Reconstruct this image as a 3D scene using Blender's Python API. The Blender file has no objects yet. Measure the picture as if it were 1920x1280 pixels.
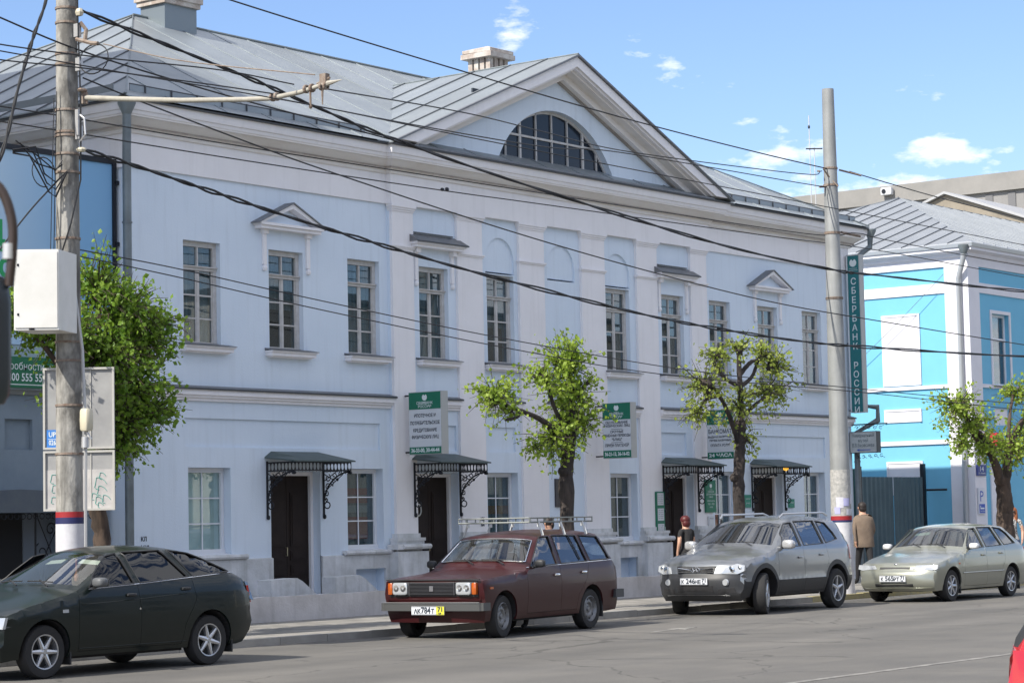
import bpy, bmesh, math, random
from math import sin, cos, pi, radians, sqrt, atan2, hypot
from mathutils import Vector, Matrix
from mathutils.geometry import delaunay_2d_cdt
random.seed(7)
SC = bpy.context.scene
COL = SC.collection

# ------------------------------------------------------------------ camera
_f, _yaw, _pit, _rol = 4347.67, radians(52.466), radians(4.440), radians(-1.21)
CAM = Vector((-39.415, -28.998, 1.683))
_F = Vector((sin(_yaw) * cos(_pit), cos(_yaw) * cos(_pit), sin(_pit)))
_R0 = Vector((cos(_yaw), -sin(_yaw), 0)); _U0 = _R0.cross(_F)
_R = _R0 * cos(_rol) + _U0 * sin(_rol); _U = -_R0 * sin(_rol) + _U0 * cos(_rol)
cam = bpy.data.objects.new('camera', bpy.data.cameras.new('camera'))
COL.objects.link(cam)
cam.matrix_world = Matrix(((_R.x, _U.x, -_F.x, CAM.x), (_R.y, _U.y, -_F.y, CAM.y), (_R.z, _U.z, -_F.z, CAM.z), (0, 0, 0, 1)))
cam.data.sensor_width = 36; cam.data.lens = 36 * _f / 1920
cam.data.clip_start = .1; cam.data.clip_end = 3000
cam.data.dof.use_dof = True; cam.data.dof.focus_distance = 42; cam.data.dof.aperture_fstop = 22
SC.camera = cam

# ------------------------------------------------------------------ world and sun
SUN_EL, SUN_A = radians(43.3), radians(8.0)        # sun from the left, slightly behind the facade line
S = Vector((-cos(SUN_EL) * cos(SUN_A), cos(SUN_EL) * sin(SUN_A), sin(SUN_EL)))
w = bpy.data.worlds.new('World'); SC.world = w; w.use_nodes = True
nt = w.node_tree; N = nt.nodes; LK = nt.links
for n in list(N): N.remove(n)
out = N.new('ShaderNodeOutputWorld'); bg = N.new('ShaderNodeBackground'); LK.new(bg.outputs[0], out.inputs[0])
sky = N.new('ShaderNodeTexSky'); sky.sky_type = 'NISHITA'; sky.sun_disc = False
sky.sun_elevation = SUN_EL; sky.sun_rotation = atan2(S.x, S.y)
sky.altitude = 200; sky.air_density = 1.0; sky.dust_density = 0.5; sky.ozone_density = 1.0
bg.inputs[1].default_value = 0.15
tc = N.new('ShaderNodeTexCoord')
mp = N.new('ShaderNodeMapping'); mp.inputs['Scale'].default_value = (1, 1, 2.6); mp.inputs['Location'].default_value = (2.3, .7, .4)
LK.new(tc.outputs['Generated'], mp.inputs[0])
nz = N.new('ShaderNodeTexNoise'); nz.inputs['Scale'].default_value = 15; nz.inputs['Detail'].default_value = 9; nz.inputs['Roughness'].default_value = .58
LK.new(mp.outputs[0], nz.inputs['Vector'])
sep = N.new('ShaderNodeSeparateXYZ'); LK.new(tc.outputs['Generated'], sep.inputs[0])
# cloud amount: heaped low over the horizon, dense unseen cover overhead added for fill
hr = N.new('ShaderNodeValToRGB'); LK.new(sep.outputs[2], hr.inputs[0])
e = hr.color_ramp.elements; e[0].position = 0; e[0].color = (.20, .20, .20, 1); e[1].position = .5; e[1].color = (.20, .20, .20, 1)
for p, v in ((.13, .21), (.152, .20), (.160, .11), (.168, .0), (.21, .0), (.245, .03), (.30, .18)):
    k = e.new(p); k.color = (max(v, 0), max(v, 0), max(v, 0), 1)
ad = N.new('ShaderNodeMath'); ad.operation = 'ADD'; LK.new(nz.outputs[0], ad.inputs[0]); LK.new(hr.outputs[0], ad.inputs[1])
cr = N.new('ShaderNodeValToRGB'); LK.new(ad.outputs[0], cr.inputs[0])
cr.color_ramp.elements[0].position = .64; cr.color_ramp.elements[1].position = .73
cr.color_ramp.elements[1].color = (.85, .85, .85, 1)
mx = N.new('ShaderNodeMix'); mx.data_type = 'RGBA'
LK.new(cr.outputs[0], mx.inputs[0])
tint = N.new('ShaderNodeMix'); tint.data_type = 'RGBA'; tint.blend_type = 'MULTIPLY'; tint.inputs[0].default_value = 1; tint.inputs[7].default_value = (.35, .38, .455, 1)
LK.new(sky.outputs[0], tint.inputs[6])
LK.new(tint.outputs[2], mx.inputs[6]); mx.inputs[7].default_value = (3.5, 3.5, 3.6, 1)
LK.new(mx.outputs[2], bg.inputs[0])

sun = bpy.data.objects.new('sun', bpy.data.lights.new('sun', 'SUN')); COL.objects.link(sun)
sun.data.energy = 2.4; sun.data.angle = radians(.53); sun.data.color = (1, .94, .84)
sun.rotation_euler = S.to_track_quat('Z', 'Y').to_euler()
SC.view_settings.view_transform = 'Standard'; SC.view_settings.look = 'None'
SC.view_settings.exposure = 1.45; SC.view_settings.gamma = 1; SC.view_settings.use_curve_mapping = False

# ------------------------------------------------------------------ materials
MATS = {}
def mat(name, col, rough=.6, metal=0.0, col2=None, scale=3.0, amt=.5, bump=0.0, bscale=60, spec=.5, coat=0.0, emit=None, detail=6, stretch=None, streak=0.0):
    if name in MATS: return MATS[name]
    m = bpy.data.materials.new(name); m.use_nodes = True; MATS[name] = m
    n = m.node_tree.nodes; l = m.node_tree.links; p = n['Principled BSDF']
    p.inputs['Roughness'].default_value = rough; p.inputs['Metallic'].default_value = metal
    p.inputs['Specular IOR Level'].default_value = spec
    if coat: p.inputs['Coat Weight'].default_value = coat; p.inputs['Coat Roughness'].default_value = .04
    p.inputs['Base Color'].default_value = (*col, 1)
    if emit:
        p.inputs['Emission Color'].default_value = (*col, 1); p.inputs['Emission Strength'].default_value = emit
    if col2 is not None or bump:
        g = n.new('ShaderNodeNewGeometry'); mpn = n.new('ShaderNodeMapping'); l.new(g.outputs['Position'], mpn.inputs[0])
        if stretch: mpn.inputs['Scale'].default_value = stretch
    if col2 is not None:
        t = n.new('ShaderNodeTexNoise'); t.inputs['Scale'].default_value = scale; t.inputs['Detail'].default_value = detail; t.inputs['Roughness'].default_value = .62
        l.new(mpn.outputs[0], t.inputs['Vector'])
        r = n.new('ShaderNodeValToRGB'); l.new(t.outputs[0], r.inputs[0])
        r.color_ramp.elements[0].position = .5 - .25 * (1.3 - amt); r.color_ramp.elements[1].position = .5 + .25 * (1.3 - amt)
        r.color_ramp.elements[0].color = (*col, 1); r.color_ramp.elements[1].color = (*col2, 1)
        last = r.outputs[0]
        if streak:
            m2 = n.new('ShaderNodeMapping'); m2.inputs['Scale'].default_value = (5, 5, .35); l.new(g.outputs['Position'], m2.inputs[0])
            t2 = n.new('ShaderNodeTexNoise'); t2.inputs['Scale'].default_value = 1.6; t2.inputs['Detail'].default_value = 5; l.new(m2.outputs[0], t2.inputs['Vector'])
            r2 = n.new('ShaderNodeValToRGB'); l.new(t2.outputs[0], r2.inputs[0])
            r2.color_ramp.elements[0].position = .52; r2.color_ramp.elements[1].position = .75
            r2.color_ramp.elements[1].color = (streak, streak, streak, 1)
            mm = n.new('ShaderNodeMix'); mm.data_type = 'RGBA'; l.new(r2.outputs[0], mm.inputs[0]); l.new(last, mm.inputs[6])
            mm.inputs[7].default_value = (col2[0] * .6, col2[1] * .6, col2[2] * .58, 1); last = mm.outputs[2]
        l.new(last, p.inputs['Base Color'])
    if bump:
        t3 = n.new('ShaderNodeTexNoise'); t3.inputs['Scale'].default_value = bscale; t3.inputs['Detail'].default_value = 4
        l.new(mpn.outputs[0], t3.inputs['Vector'])
        b = n.new('ShaderNodeBump'); b.inputs['Strength'].default_value = bump; b.inputs['Distance'].default_value = .02
        l.new(t3.outputs[0], b.inputs['Height']); l.new(b.outputs[0], p.inputs['Normal'])
    return m

def glass(name, tint=(.8, .85, .85), f0=.1, rough=.01, see=.8, dirt=(.3, .3, .28), dirty=.06):
    """thin window glass: see-through share, mirror share by fresnel, a little dust"""
    if name in MATS: return MATS[name]
    m = bpy.data.materials.new(name); m.use_nodes = True; MATS[name] = m
    n = m.node_tree.nodes; l = m.node_tree.links
    for x in list(n): n.remove(x)
    o = n.new('ShaderNodeOutputMaterial'); tr = n.new('ShaderNodeBsdfTransparent'); tr.inputs[0].default_value = (*[c * see for c in tint], 1)
    gl = n.new('ShaderNodeBsdfGlossy'); gl.inputs['Roughness'].default_value = rough; gl.inputs[0].default_value = (.95, .97, 1, 1)
    df = n.new('ShaderNodeBsdfDiffuse'); df.inputs[0].default_value = (*dirt, 1)
    lw = n.new('ShaderNodeLayerWeight'); lw.inputs[0].default_value = .5
    pw = n.new('ShaderNodeMath'); pw.operation = 'POWER'; pw.inputs[1].default_value = 3.2; l.new(lw.outputs['Facing'], pw.inputs[0])
    ma = n.new('ShaderNodeMath'); ma.operation = 'MULTIPLY_ADD'; ma.inputs[1].default_value = 1 - f0; ma.inputs[2].default_value = f0; l.new(pw.outputs[0], ma.inputs[0])
    a = n.new('ShaderNodeMixShader'); a.inputs[0].default_value = dirty; l.new(tr.outputs[0], a.inputs[1]); l.new(df.outputs[0], a.inputs[2])
    b = n.new('ShaderNodeMixShader'); l.new(ma.outputs[0], b.inputs[0]); l.new(a.outputs[0], b.inputs[1]); l.new(gl.outputs[0], b.inputs[2])
    l.new(b.outputs[0], o.inputs[0])
    return m

def leafmat(name, c1, c2):
    if name in MATS: return MATS[name]
    m = bpy.data.materials.new(name); m.use_nodes = True; MATS[name] = m
    n = m.node_tree.nodes; l = m.node_tree.links; p = n['Principled BSDF']; o = n['Material Output']
    g = n.new('ShaderNodeNewGeometry'); t = n.new('ShaderNodeTexNoise'); t.inputs['Scale'].default_value = 5; t.inputs['Detail'].default_value = 5; l.new(g.outputs['Position'], t.inputs['Vector'])
    r = n.new('ShaderNodeValToRGB'); l.new(t.outputs[0], r.inputs[0]); r.color_ramp.elements[0].position = .35; r.color_ramp.elements[1].position = .65
    r.color_ramp.elements[0].color = (*c1, 1); r.color_ramp.elements[1].color = (*c2, 1)
    l.new(r.outputs[0], p.inputs['Base Color']); p.inputs['Roughness'].default_value = .5
    tl = n.new('ShaderNodeBsdfTranslucent'); l.new(r.outputs[0], tl.inputs[0])
    mx = n.new('ShaderNodeMixShader'); mx.inputs[0].default_value = .45; l.new(p.outputs[0], mx.inputs[1]); l.new(tl.outputs[0], mx.inputs[2]); l.new(mx.outputs[0], o.inputs[0])
    return m

# ------------------------------------------------------------------ mesh builder
_jr = random.Random(3)
class MB:
    def __init__(s): s.v = []; s.f = []; s.m = []; s.cur = 0
    def add(s, vs, fs, M=None):
        b = len(s.v)
        s.v += [tuple(M @ Vector(v)) for v in vs] if M is not None else [tuple(v) for v in vs]
        s.f += [tuple(i + b for i in f) for f in fs]; s.m += [s.cur] * len(fs)
        return s
    def box(s, x0, x1, y0, y1, z0, z1, M=None):
        if M is None:      # neighbouring boxes never share a plane exactly
            j = lambda: _jr.uniform(.00005, .0007)
            x0 += j(); y0 += j(); z0 += j() * .5; x1 -= j(); y1 -= j(); z1 -= j()
        vs = [(x0, y0, z0), (x1, y0, z0), (x1, y1, z0), (x0, y1, z0), (x0, y0, z1), (x1, y0, z1), (x1, y1, z1), (x0, y1, z1)]
        return s.add(vs, [(0, 3, 2, 1), (4, 5, 6, 7), (0, 1, 5, 4), (1, 2, 6, 5), (2, 3, 7, 6), (3, 0, 4, 7)], M)
    def prism(s, poly, a, b, axis='y', M=None):
        """poly in the plane across axis; y: (x,z)  x: (y,z)  z: (x,y)"""
        n = len(poly)
        P = {'y': lambda p, c: (p[0], c, p[1]), 'x': lambda p, c: (c, p[0], p[1]), 'z': lambda p, c: (p[0], p[1], c)}[axis]
        vs = [P(p, a) for p in poly] + [P(p, b) for p in poly]
        fs = [tuple(range(n))[::-1], tuple(range(n, 2 * n))] + [(i, (i + 1) % n, (i + 1) % n + n, i + n) for i in range(n)]
        return s.add(vs, fs, M)
    def tube(s, pts, r, n=6, cap=True):
        pts = [Vector(p) for p in pts]; rr = r if isinstance(r, (list, tuple)) else [r] * len(pts)
        b = len(s.v); up = None; fs = []
        for i, p in enumerate(pts):
            d = (pts[min(i + 1, len(pts) - 1)] - pts[max(i - 1, 0)])
            if d.length < 1e-9: d = Vector((0, 0, 1))
            d.normalize()
            if up is None: up = Vector((0, 0, 1)) if abs(d.z) < .9 else Vector((1, 0, 0))
            a = d.cross(up)
            if a.length < 1e-6: a = d.orthogonal()
            a.normalize(); c = a.cross(d); up = c
            for k in range(n):
                t = 2 * pi * k / n; q = p + (a * cos(t) + c * sin(t)) * rr[i]; s.v.append(tuple(q))
        for i in range(len(pts) - 1):
            for k in range(n):
                k2 = (k + 1) % n; fs.append((b + i * n + k, b + i * n + k2, b + (i + 1) * n + k2, b + (i + 1) * n + k))
        if cap: fs += [tuple(b + k for k in range(n))[::-1], tuple(b + (len(pts) - 1) * n + k for k in range(n))]
        s.f += fs; s.m += [s.cur] * len(fs); return s
    def lathe(s, prof, n=24, axis='z', M=None, cen=(0, 0, 0)):
        vs = []; fs = []; m = len(prof)
        for i in range(n):
            t = 2 * pi * i / n
            for r, h in prof:
                if axis == 'z': q = (r * cos(t), r * sin(t), h)
                elif axis == 'y': q = (r * cos(t), h, r * sin(t))
                else: q = (h, r * cos(t), r * sin(t))
                vs.append((q[0] + cen[0], q[1] + cen[1], q[2] + cen[2]))
        for i in range(n):
            j = (i + 1) % n
            for k in range(m - 1): fs.append((i * m + k, j * m + k, j * m + k + 1, i * m + k + 1))
        return s.add(vs, fs, M)
    def blob(s, c, r, n=10, p=2.5, M=None):
        """rounded box / ellipsoid: superellipsoid with half sizes r"""
        vs = []; fs = []; h = n // 2 + 1; e = 2 / p
        sg = lambda v: (abs(v) ** e) * (1 if v >= 0 else -1)
        for i in range(h):
            a = -pi / 2 + pi * i / (h - 1)
            for k in range(n):
                t = 2 * pi * k / n
                vs.append((c[0] + r[0] * sg(cos(a)) * sg(cos(t)), c[1] + r[1] * sg(cos(a)) * sg(sin(t)), c[2] + r[2] * sg(sin(a))))
        for i in range(h - 1):
            for k in range(n): fs.append((i * n + k, i * n + (k + 1) % n, (i + 1) * n + (k + 1) % n, (i + 1) * n + k))
        return s.add(vs, fs, M)
    def quad(s, a, b, c, d): return s.add([a, b, c, d], [(0, 1, 2, 3)])

def pip(x, y, P):
    c = False; j = len(P) - 1
    for i in range(len(P)):
        if (P[i][1] > y) != (P[j][1] > y) and x < (P[j][0] - P[i][0]) * (y - P[i][1]) / (P[j][1] - P[i][1]) + P[i][0]: c = not c
        j = i
    return c

def tri_region(outline, holes=(), lines=(), step=None):
    """triangulate a polygon with holes, extra constraint lines and optional inner points -> verts2d, tris"""
    V = []; E = []
    def loop(P, closed=True):
        b = len(V); V.extend(Vector((p[0], p[1])) for p in P)
        for i in range(len(P) - (0 if closed else 1)): E.append((b + i, b + (i + 1) % len(P)))
    loop(outline)
    for h in holes: loop(h)
    for l_ in lines: loop(l_, False)
    if step:
        xs = [p[0] for p in outline]; ys = [p[1] for p in outline]
        x = min(xs) + step / 2; k = 0
        while x < max(xs):
            y = min(ys) + step * (.5 if k % 2 else .25)
            while y < max(ys):
                if pip(x, y, outline) and not any(pip(x, y, h) for h in holes): V.append(Vector((x, y)))
                y += step
            x += step; k += 1
    r = delaunay_2d_cdt(V, E, [], 0, 1e-5)
    vs, fs = r[0], r[2]; T = []
    for f in fs:
        cx = sum(vs[i].x for i in f) / 3; cy = sum(vs[i].y for i in f) / 3
        if pip(cx, cy, outline) and not any(pip(cx, cy, h) for h in holes):
            a, b, c = (vs[i] for i in f)
            if abs((b - a).cross(c - a)) > 1e-9:
                T.append(tuple(f) if (b - a).cross(c - a) > 0 else tuple(f)[::-1])
    return [(v.x, v.y) for v in vs], T

def emit_region(mb, vs, T, fn, fn_in=None, split=False, flip=False):
    """map the triangles through fn(a,b); boundary edges get a rim down to fn_in(a,b)"""
    used = sorted({i for t in T for i in t}); ix = {i: k for k, i in enumerate(used)}
    P = [fn(*vs[i]) for i in used]; F = [tuple(ix[i] for i in t) for t in T]
    if fn_in:
        n = len(P); Q = [fn_in(*vs[i]) for i in used]; cnt = {}
        for t in F:
            for k in range(3):
                e_ = (t[k], t[(k + 1) % 3]); cnt[e_] = 1
        bd = [e_ for e_ in cnt if (e_[1], e_[0]) not in cnt]; m_ = {}
        s_ = {}
        for a, b in bd:
            for q in (a, b):
                if q not in m_:
                    m_[q] = len(P); P.append(Q[q])
                    if split: s_[q] = len(P); P.append(P[q])
                    else: s_[q] = q
        F += [(s_[b], s_[a], m_[a], m_[b]) for a, b in bd]
    if flip: F = [f[::-1] for f in F]
    mb.add(P, F)

def plate(mb, outline, holes, y, depth, M=None):
    """front face on plane y (facing -Y), reveals of the holes and outer edge running back by depth"""
    vs, T = tri_region(outline, holes)
    t = MB(); emit_region(t, vs, T, lambda a, b: (a, y, b), lambda a, b: (a, y + depth, b))
    mb.add(t.v, t.f, M)

def rect(x0, x1, z0, z1): return [(x0, z0), (x1, z0), (x1, z1), (x0, z1)]

PW = {}
def tag(o, label=None, cat=None, group=None, kind=None):
    if label: o['label'] = label
    if cat: o['category'] = cat
    if group: o['group'] = group
    if kind: o['kind'] = kind
    return o
def link(o, parent=None, local=False):
    COL.objects.link(o)
    if parent is not None:
        o.parent = parent
        if not local: o.matrix_parent_inverse = PW.get(parent, Matrix()).inverted()
    return o
def thing(name, label, cat, loc=(0, 0, 0), rz=0, group=None, sc=1.0):
    o = bpy.data.objects.new(name, None); o.empty_display_size = .2
    o.location = loc; o.rotation_euler = (0, 0, rz); o.scale = (sc, sc, sc)
    PW[o] = Matrix.LocRotScale(Vector(loc), o.rotation_euler, o.scale)
    COL.objects.link(o); return tag(o, label, cat, group)
def mesh(name, mb, mats, smooth=None, fix=True):
    me = bpy.data.meshes.new(name); me.from_pydata(mb.v, [], mb.f)
    for m in (mats if isinstance(mats, (list, tuple)) else [mats]): me.materials.append(m)
    if isinstance(mats, (list, tuple)): me.polygons.foreach_set('material_index', mb.m)
    if fix:
        b = bmesh.new(); b.from_mesh(me); bmesh.ops.remove_doubles(b, verts=b.verts, dist=1e-5); bmesh.ops.recalc_face_normals(b, faces=b.faces); b.to_mesh(me); b.free()
    if smooth:
        me.shade_smooth(); me.set_sharp_from_angle(angle=radians(smooth))
    me.update(); return me
def obj(name, mb, mats, parent=None, smooth=None, local=False, label=None, cat=None, group=None, kind=None, fix=True, loc=None):
    me = mb if isinstance(mb, bpy.types.Mesh) else mesh(name, mb, mats, smooth, fix)
    o = bpy.data.objects.new(name, me)
    if loc is not None: o.location = loc
    link(o, parent, local); return tag(o, label, cat, group, kind)
def copy_tree(o, parent=None):
    c = o.copy(); COL.objects.link(c)
    if parent is not None: c.parent = parent
    if o in PW: PW[c] = PW[o]
    for ch in [k for k in bpy.data.objects if k.parent == o]: copy_tree(ch, c)
    return c

_fc = None
def text(body, size, width=None, bold=0.0, space=1.0, align='CENTER'):
    """lettering as a flat mesh in local XY, centred; width squeezes it"""
    c = bpy.data.curves.new('lettering', 'FONT'); c.body = body; c.size = size; c.align_x = align; c.align_y = 'CENTER'
    c.offset = bold; c.space_character = space; c.resolution_u = 2
    o = bpy.data.objects.new('lettering', c); COL.objects.link(o)
    dg = bpy.context.evaluated_depsgraph_get(); m = bpy.data.meshes.new_from_object(o.evaluated_get(dg))
    bpy.data.objects.remove(o)
    if width:
        xs = [v.co.x for v in m.vertices]
        if xs:
            k = width / max(max(xs) - min(xs), 1e-6); cx = (max(xs) + min(xs)) / 2
            for v in m.vertices: v.co.x = (v.co.x - cx) * k
    return m
FACE_X = lambda x, y, z: Matrix(((0, 0, -1, x), (-1, 0, 0, y), (0, 1, 0, z), (0, 0, 0, 1)))   # reads from -X
FACE_Y = lambda x, y, z: Matrix(((1, 0, 0, x), (0, 0, -1, y), (0, 1, 0, z), (0, 0, 0, 1)))    # reads from -Y
def letter(M, body, size, m, parent, width=None, name='lettering', **k):
    me = text(body, size, width, **k)
    me.transform(M); me.materials.clear(); me.materials.append(m)
    o = bpy.data.objects.new(name, me); link(o, parent); return o

M_WALL = mat('wall_pale_blue', (.69, .775, .875), .85, col2=(.635, .725, .83), scale=.7, amt=.5, bump=.15, bscale=30, streak=.16)
M_WHITE = mat('plaster_offwhite', (.85, .835, .855), .85, col2=(.79, .775, .79), scale=1.3, amt=.4, bump=.1, bscale=30, streak=.14)
M_PLINTH = mat('plinth_grey_white', (.74, .75, .77), .9, col2=(.50, .51, .51), scale=2.4, amt=.6, bump=.25, bscale=25, streak=.45)
M_SOFFIT = mat('cornice_stained_plaster', (.82, .80, .79), .9, col2=(.72, .68, .64), scale=2.2, amt=.5, bump=.1, bscale=30, stretch=(.5, 1, 2.5))
M_BROWN = mat('brown_edge', (.30, .26, .23), .9, col2=(.42, .38, .34), scale=5, amt=.6)  # darker brown for the strips under the cornice and along the rake
M_ROOF = mat('galvanised_sheet', (.30, .335, .36), .48, .45, col2=(.235, .265, .29), scale=1.1, amt=.5, bump=.05, bscale=5)
M_ROOFB = mat('galvanised_sheet_dull', (.275, .305, .325), .55, .4, col2=(.21, .235, .255), scale=.8, bump=.08, bscale=3)
M_ROOFC = mat('galvanised_sheet_pale', (.325, .36, .38), .42, .5, col2=(.26, .29, .31), scale=1.6, bump=.06, bscale=4)
M_SEAM = mat('roof_seam_grey', (.15, .16, .17), .6, .4)
M_DARKTRIM = mat('dark_metal_drip', (.07, .075, .085), .5, .4)
M_SILL = mat('weathered_metal_sill', (.22, .225, .24), .5, .5, col2=(.15, .155, .165), scale=6)
M_FRAME = mat('old_painted_frame', (.58, .57, .56), .6, col2=(.46, .44, .42), scale=9, amt=.6, bump=.15, bscale=80)
M_PVC = mat('white_window_frame', (.72, .74, .78), .4)
M_CURT = mat('curtain_greenish', (.56, .68, .69), .9, col2=(.15, .21, .23), scale=9, amt=.7, stretch=(1, 1, .06))
M_CURT2 = mat('curtain_grey', (.50, .51, .47), .9, col2=(.13, .14, .14), scale=9, amt=.7, stretch=(1, 1, .06))
M_BLIND = mat('pale_blind', (.55, .66, .66), .9, col2=(.46, .56, .57), scale=3)
G_WIN = glass('window_glass', (.70, .80, .84), f0=.05, see=.82, dirty=.03)
G_CLR = glass('window_glass_clear', (.92, .97, .97), f0=.05, see=.97, dirty=.02)
M_DOOR = mat('dark_brown_door', (.030, .021, .018), .6, col2=(.020, .014, .013), scale=4, spec=.2)
M_IRON = mat('black_wrought_iron', (.012, .014, .02), .45, .3)
M_CANOPY = mat('canopy_green_grey_sheet', (.10, .13, .13), .55, .3, col2=(.07, .095, .095), scale=4)
M_GREEN = mat('sign_green', (.004, .15, .085), .45)
M_SIGNW = mat('sign_white', (.60, .63, .66), .5)
M_SIGNE = mat('sign_side_grey', (.42, .43, .42), .5)
M_INK = mat('sign_black_ink', (.02, .03, .045), .6)
M_LETW = mat('letter_white', (.68, .74, .74), .5)
M_PIPE = mat('downpipe_grey', (.20, .235, .25), .5, .35, col2=(.13, .15, .16), scale=3)
M_DARK = mat('interior_dark', (.02, .02, .022), .9)
# ------------------------------------------------------------------ ground
def asphalt():
    m = bpy.data.materials.new('asphalt_road'); m.use_nodes = True; n = m.node_tree.nodes; l = m.node_tree.links; p = n['Principled BSDF']
    p.inputs['Roughness'].default_value = .85
    g = n.new('ShaderNodeNewGeometry')
    def noise(sc, st, det=5):
        mp_ = n.new('ShaderNodeMapping'); mp_.inputs['Scale'].default_value = st; l.new(g.outputs['Position'], mp_.inputs[0])
        t = n.new('ShaderNodeTexNoise'); t.inputs['Scale'].default_value = sc; t.inputs['Detail'].default_value = det; l.new(mp_.outputs[0], t.inputs['Vector']); return t
    t1 = noise(.5, (.12, 1.3, 1)); t2 = noise(90, (1, 1, 1), 3); t3 = noise(.8, (1, 1, 1))
    r1 = n.new('ShaderNodeValToRGB'); l.new(t1.outputs[0], r1.inputs[0]); r1.color_ramp.elements[0].position = .3; r1.color_ramp.elements[1].position = .7
    r1.color_ramp.elements[0].color = (.112, .108, .10, 1); r1.color_ramp.elements[1].color = (.165, .158, .145, 1)
    r2 = n.new('ShaderNodeValToRGB'); l.new(t2.outputs[0], r2.inputs[0]); r2.color_ramp.elements[0].position = .35; r2.color_ramp.elements[1].position = .7
    r2.color_ramp.elements[0].color = (.7, .7, .7, 1); r2.color_ramp.elements[1].color = (1.2, 1.2, 1.2, 1)
    mu = n.new('ShaderNodeMix'); mu.data_type = 'RGBA'; mu.blend_type = 'MULTIPLY'; mu.inputs[0].default_value = 1; l.new(r1.outputs[0], mu.inputs[6]); l.new(r2.outputs[0], mu.inputs[7])
    r3 = n.new('ShaderNodeValToRGB'); l.new(t3.outputs[0], r3.inputs[0]); r3.color_ramp.elements[0].position = .4; r3.color_ramp.elements[1].position = .62
    r3.color_ramp.elements[0].color = (.88, .88, .88, 1); r3.color_ramp.elements[1].color = (1.05, 1.04, 1.02, 1)
    m2 = n.new('ShaderNodeMix'); m2.data_type = 'RGBA'; m2.blend_type = 'MULTIPLY'; m2.inputs[0].default_value = 1; l.new(mu.outputs[2], m2.inputs[6]); l.new(r3.outputs[0], m2.inputs[7])
    # hairline cracks with tar, and a few squared-off repair patches
    nd = noise(1.3, (1, 1, 1), 4); va = n.new('ShaderNodeVectorMath'); va.operation = 'MULTIPLY_ADD'; va.inputs[1].default_value = (.9, .9, 0); l.new(nd.outputs['Color'], va.inputs[0]); l.new(g.outputs['Position'], va.inputs[2])
    vo = n.new('ShaderNodeTexVoronoi'); vo.feature = 'DISTANCE_TO_EDGE'; vo.inputs['Scale'].default_value = .28; l.new(va.outputs[0], vo.inputs['Vector'])
    lt = n.new('ShaderNodeMapRange'); lt.inputs[1].default_value = .003; lt.inputs[2].default_value = .007; lt.inputs[3].default_value = .62; lt.inputs[4].default_value = 1; l.new(vo.outputs['Distance'], lt.inputs[0])
    bk = n.new('ShaderNodeTexBrick'); bk.inputs['Scale'].default_value = .13; bk.inputs['Mortar Size'].default_value = 0; bk.inputs['Color1'].default_value = (.86, .86, .87, 1); bk.inputs['Color2'].default_value = (1.04, 1.03, 1.02, 1); l.new(g.outputs['Position'], bk.inputs['Vector'])
    m3 = n.new('ShaderNodeMix'); m3.data_type = 'RGBA'; m3.blend_type = 'MULTIPLY'; m3.inputs[0].default_value = 1; l.new(m2.outputs[2], m3.inputs[6]); l.new(lt.outputs[0], m3.inputs[7])
    m4 = n.new('ShaderNodeMix'); m4.data_type = 'RGBA'; m4.blend_type = 'MULTIPLY'; m4.inputs[0].default_value = .6; l.new(m3.outputs[2], m4.inputs[6]); l.new(bk.outputs[0], m4.inputs[7])
    l.new(m4.outputs[2], p.inputs['Base Color'])
    b = n.new('ShaderNodeBump'); b.inputs['Strength'].default_value = .25; b.inputs['Distance'].default_value = .01; l.new(t2.outputs[0], b.inputs['Height']); l.new(b.outputs[0], p.inputs['Normal'])
    return m
M_ASPH = asphalt()
M_WALK = mat('worn_pavement', (.28, .265, .24), .9, col2=(.17, .162, .148), scale=1.6, amt=.8, bump=.25, bscale=50)
M_KERB = mat('kerb_stone', (.33, .325, .31), .9, col2=(.24, .235, .22), scale=3, bump=.2)
M_YEL = mat('kerb_yellow_paint', (.45, .38, .16), .8, col2=(.30, .28, .2), scale=8)
M_LINE = mat('worn_road_paint', (.26, .25, .23), .85, col2=(.15, .145, .135), scale=4, amt=1.0)
M_EARTH = mat('far_ground', (.10, .11, .07), .95, col2=(.16, .15, .11), scale=.2)
obj('ground', MB().box(-900, 1200, -900, 1200, -1.2, -.06), M_EARTH, kind='structure')
mb = MB(); mb.box(-200, 300, -22.5, -5.93, -.05, 0); obj('road', mb, M_ASPH, kind='structure')
mb = MB(); mb.box(-200, 300, -5.82, 0.0, -.05, .085); mb.box(-200, 300, -27.5, -22.65, -.05, .1); mb.box(12.3, 19.2, 0.0, 14, -.05, .085); mb.box(-200, -12.2, 0, 14, -.05, .085)
obj('pavement', mb, M_WALK, kind='structure')
kerb = thing('kerb', 'low stone kerb between the road and the pavement in front of the pale blue bank', 'kerb', (0, -5.88, 0))
del kerb['label'], kerb['category']; kerb['kind'] = 'structure'
ks = {}
for i in range(-20, 34):
    x = i * 1.0; yel = x >= 0
    if yel not in ks: ks[yel] = mesh('kerb_stone', MB().box(0.004, .996, -.08, .075, -.05, .11), M_YEL if yel else M_KERB)
    obj('kerb_stone', ks[yel], None, kerb, loc=(x, -5.87, random.uniform(-.008, .008)), label='yellow painted kerb stone' if yel else None)
mb = MB(); mb.box(-200, -20, -5.95, -5.8, -.05, .11); mb.box(34, 300, -5.95, -5.8, -.05, .11); obj('kerb_run', mb, M_KERB, kerb)
mb = MB(); mb.box(-40, -7.2, -16.83, -16.72, .0, .004); mb.box(-5, 40, -16.83, -16.72, 0, .004)
obj('lane_line', mb, M_LINE, kind='structure')
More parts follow.
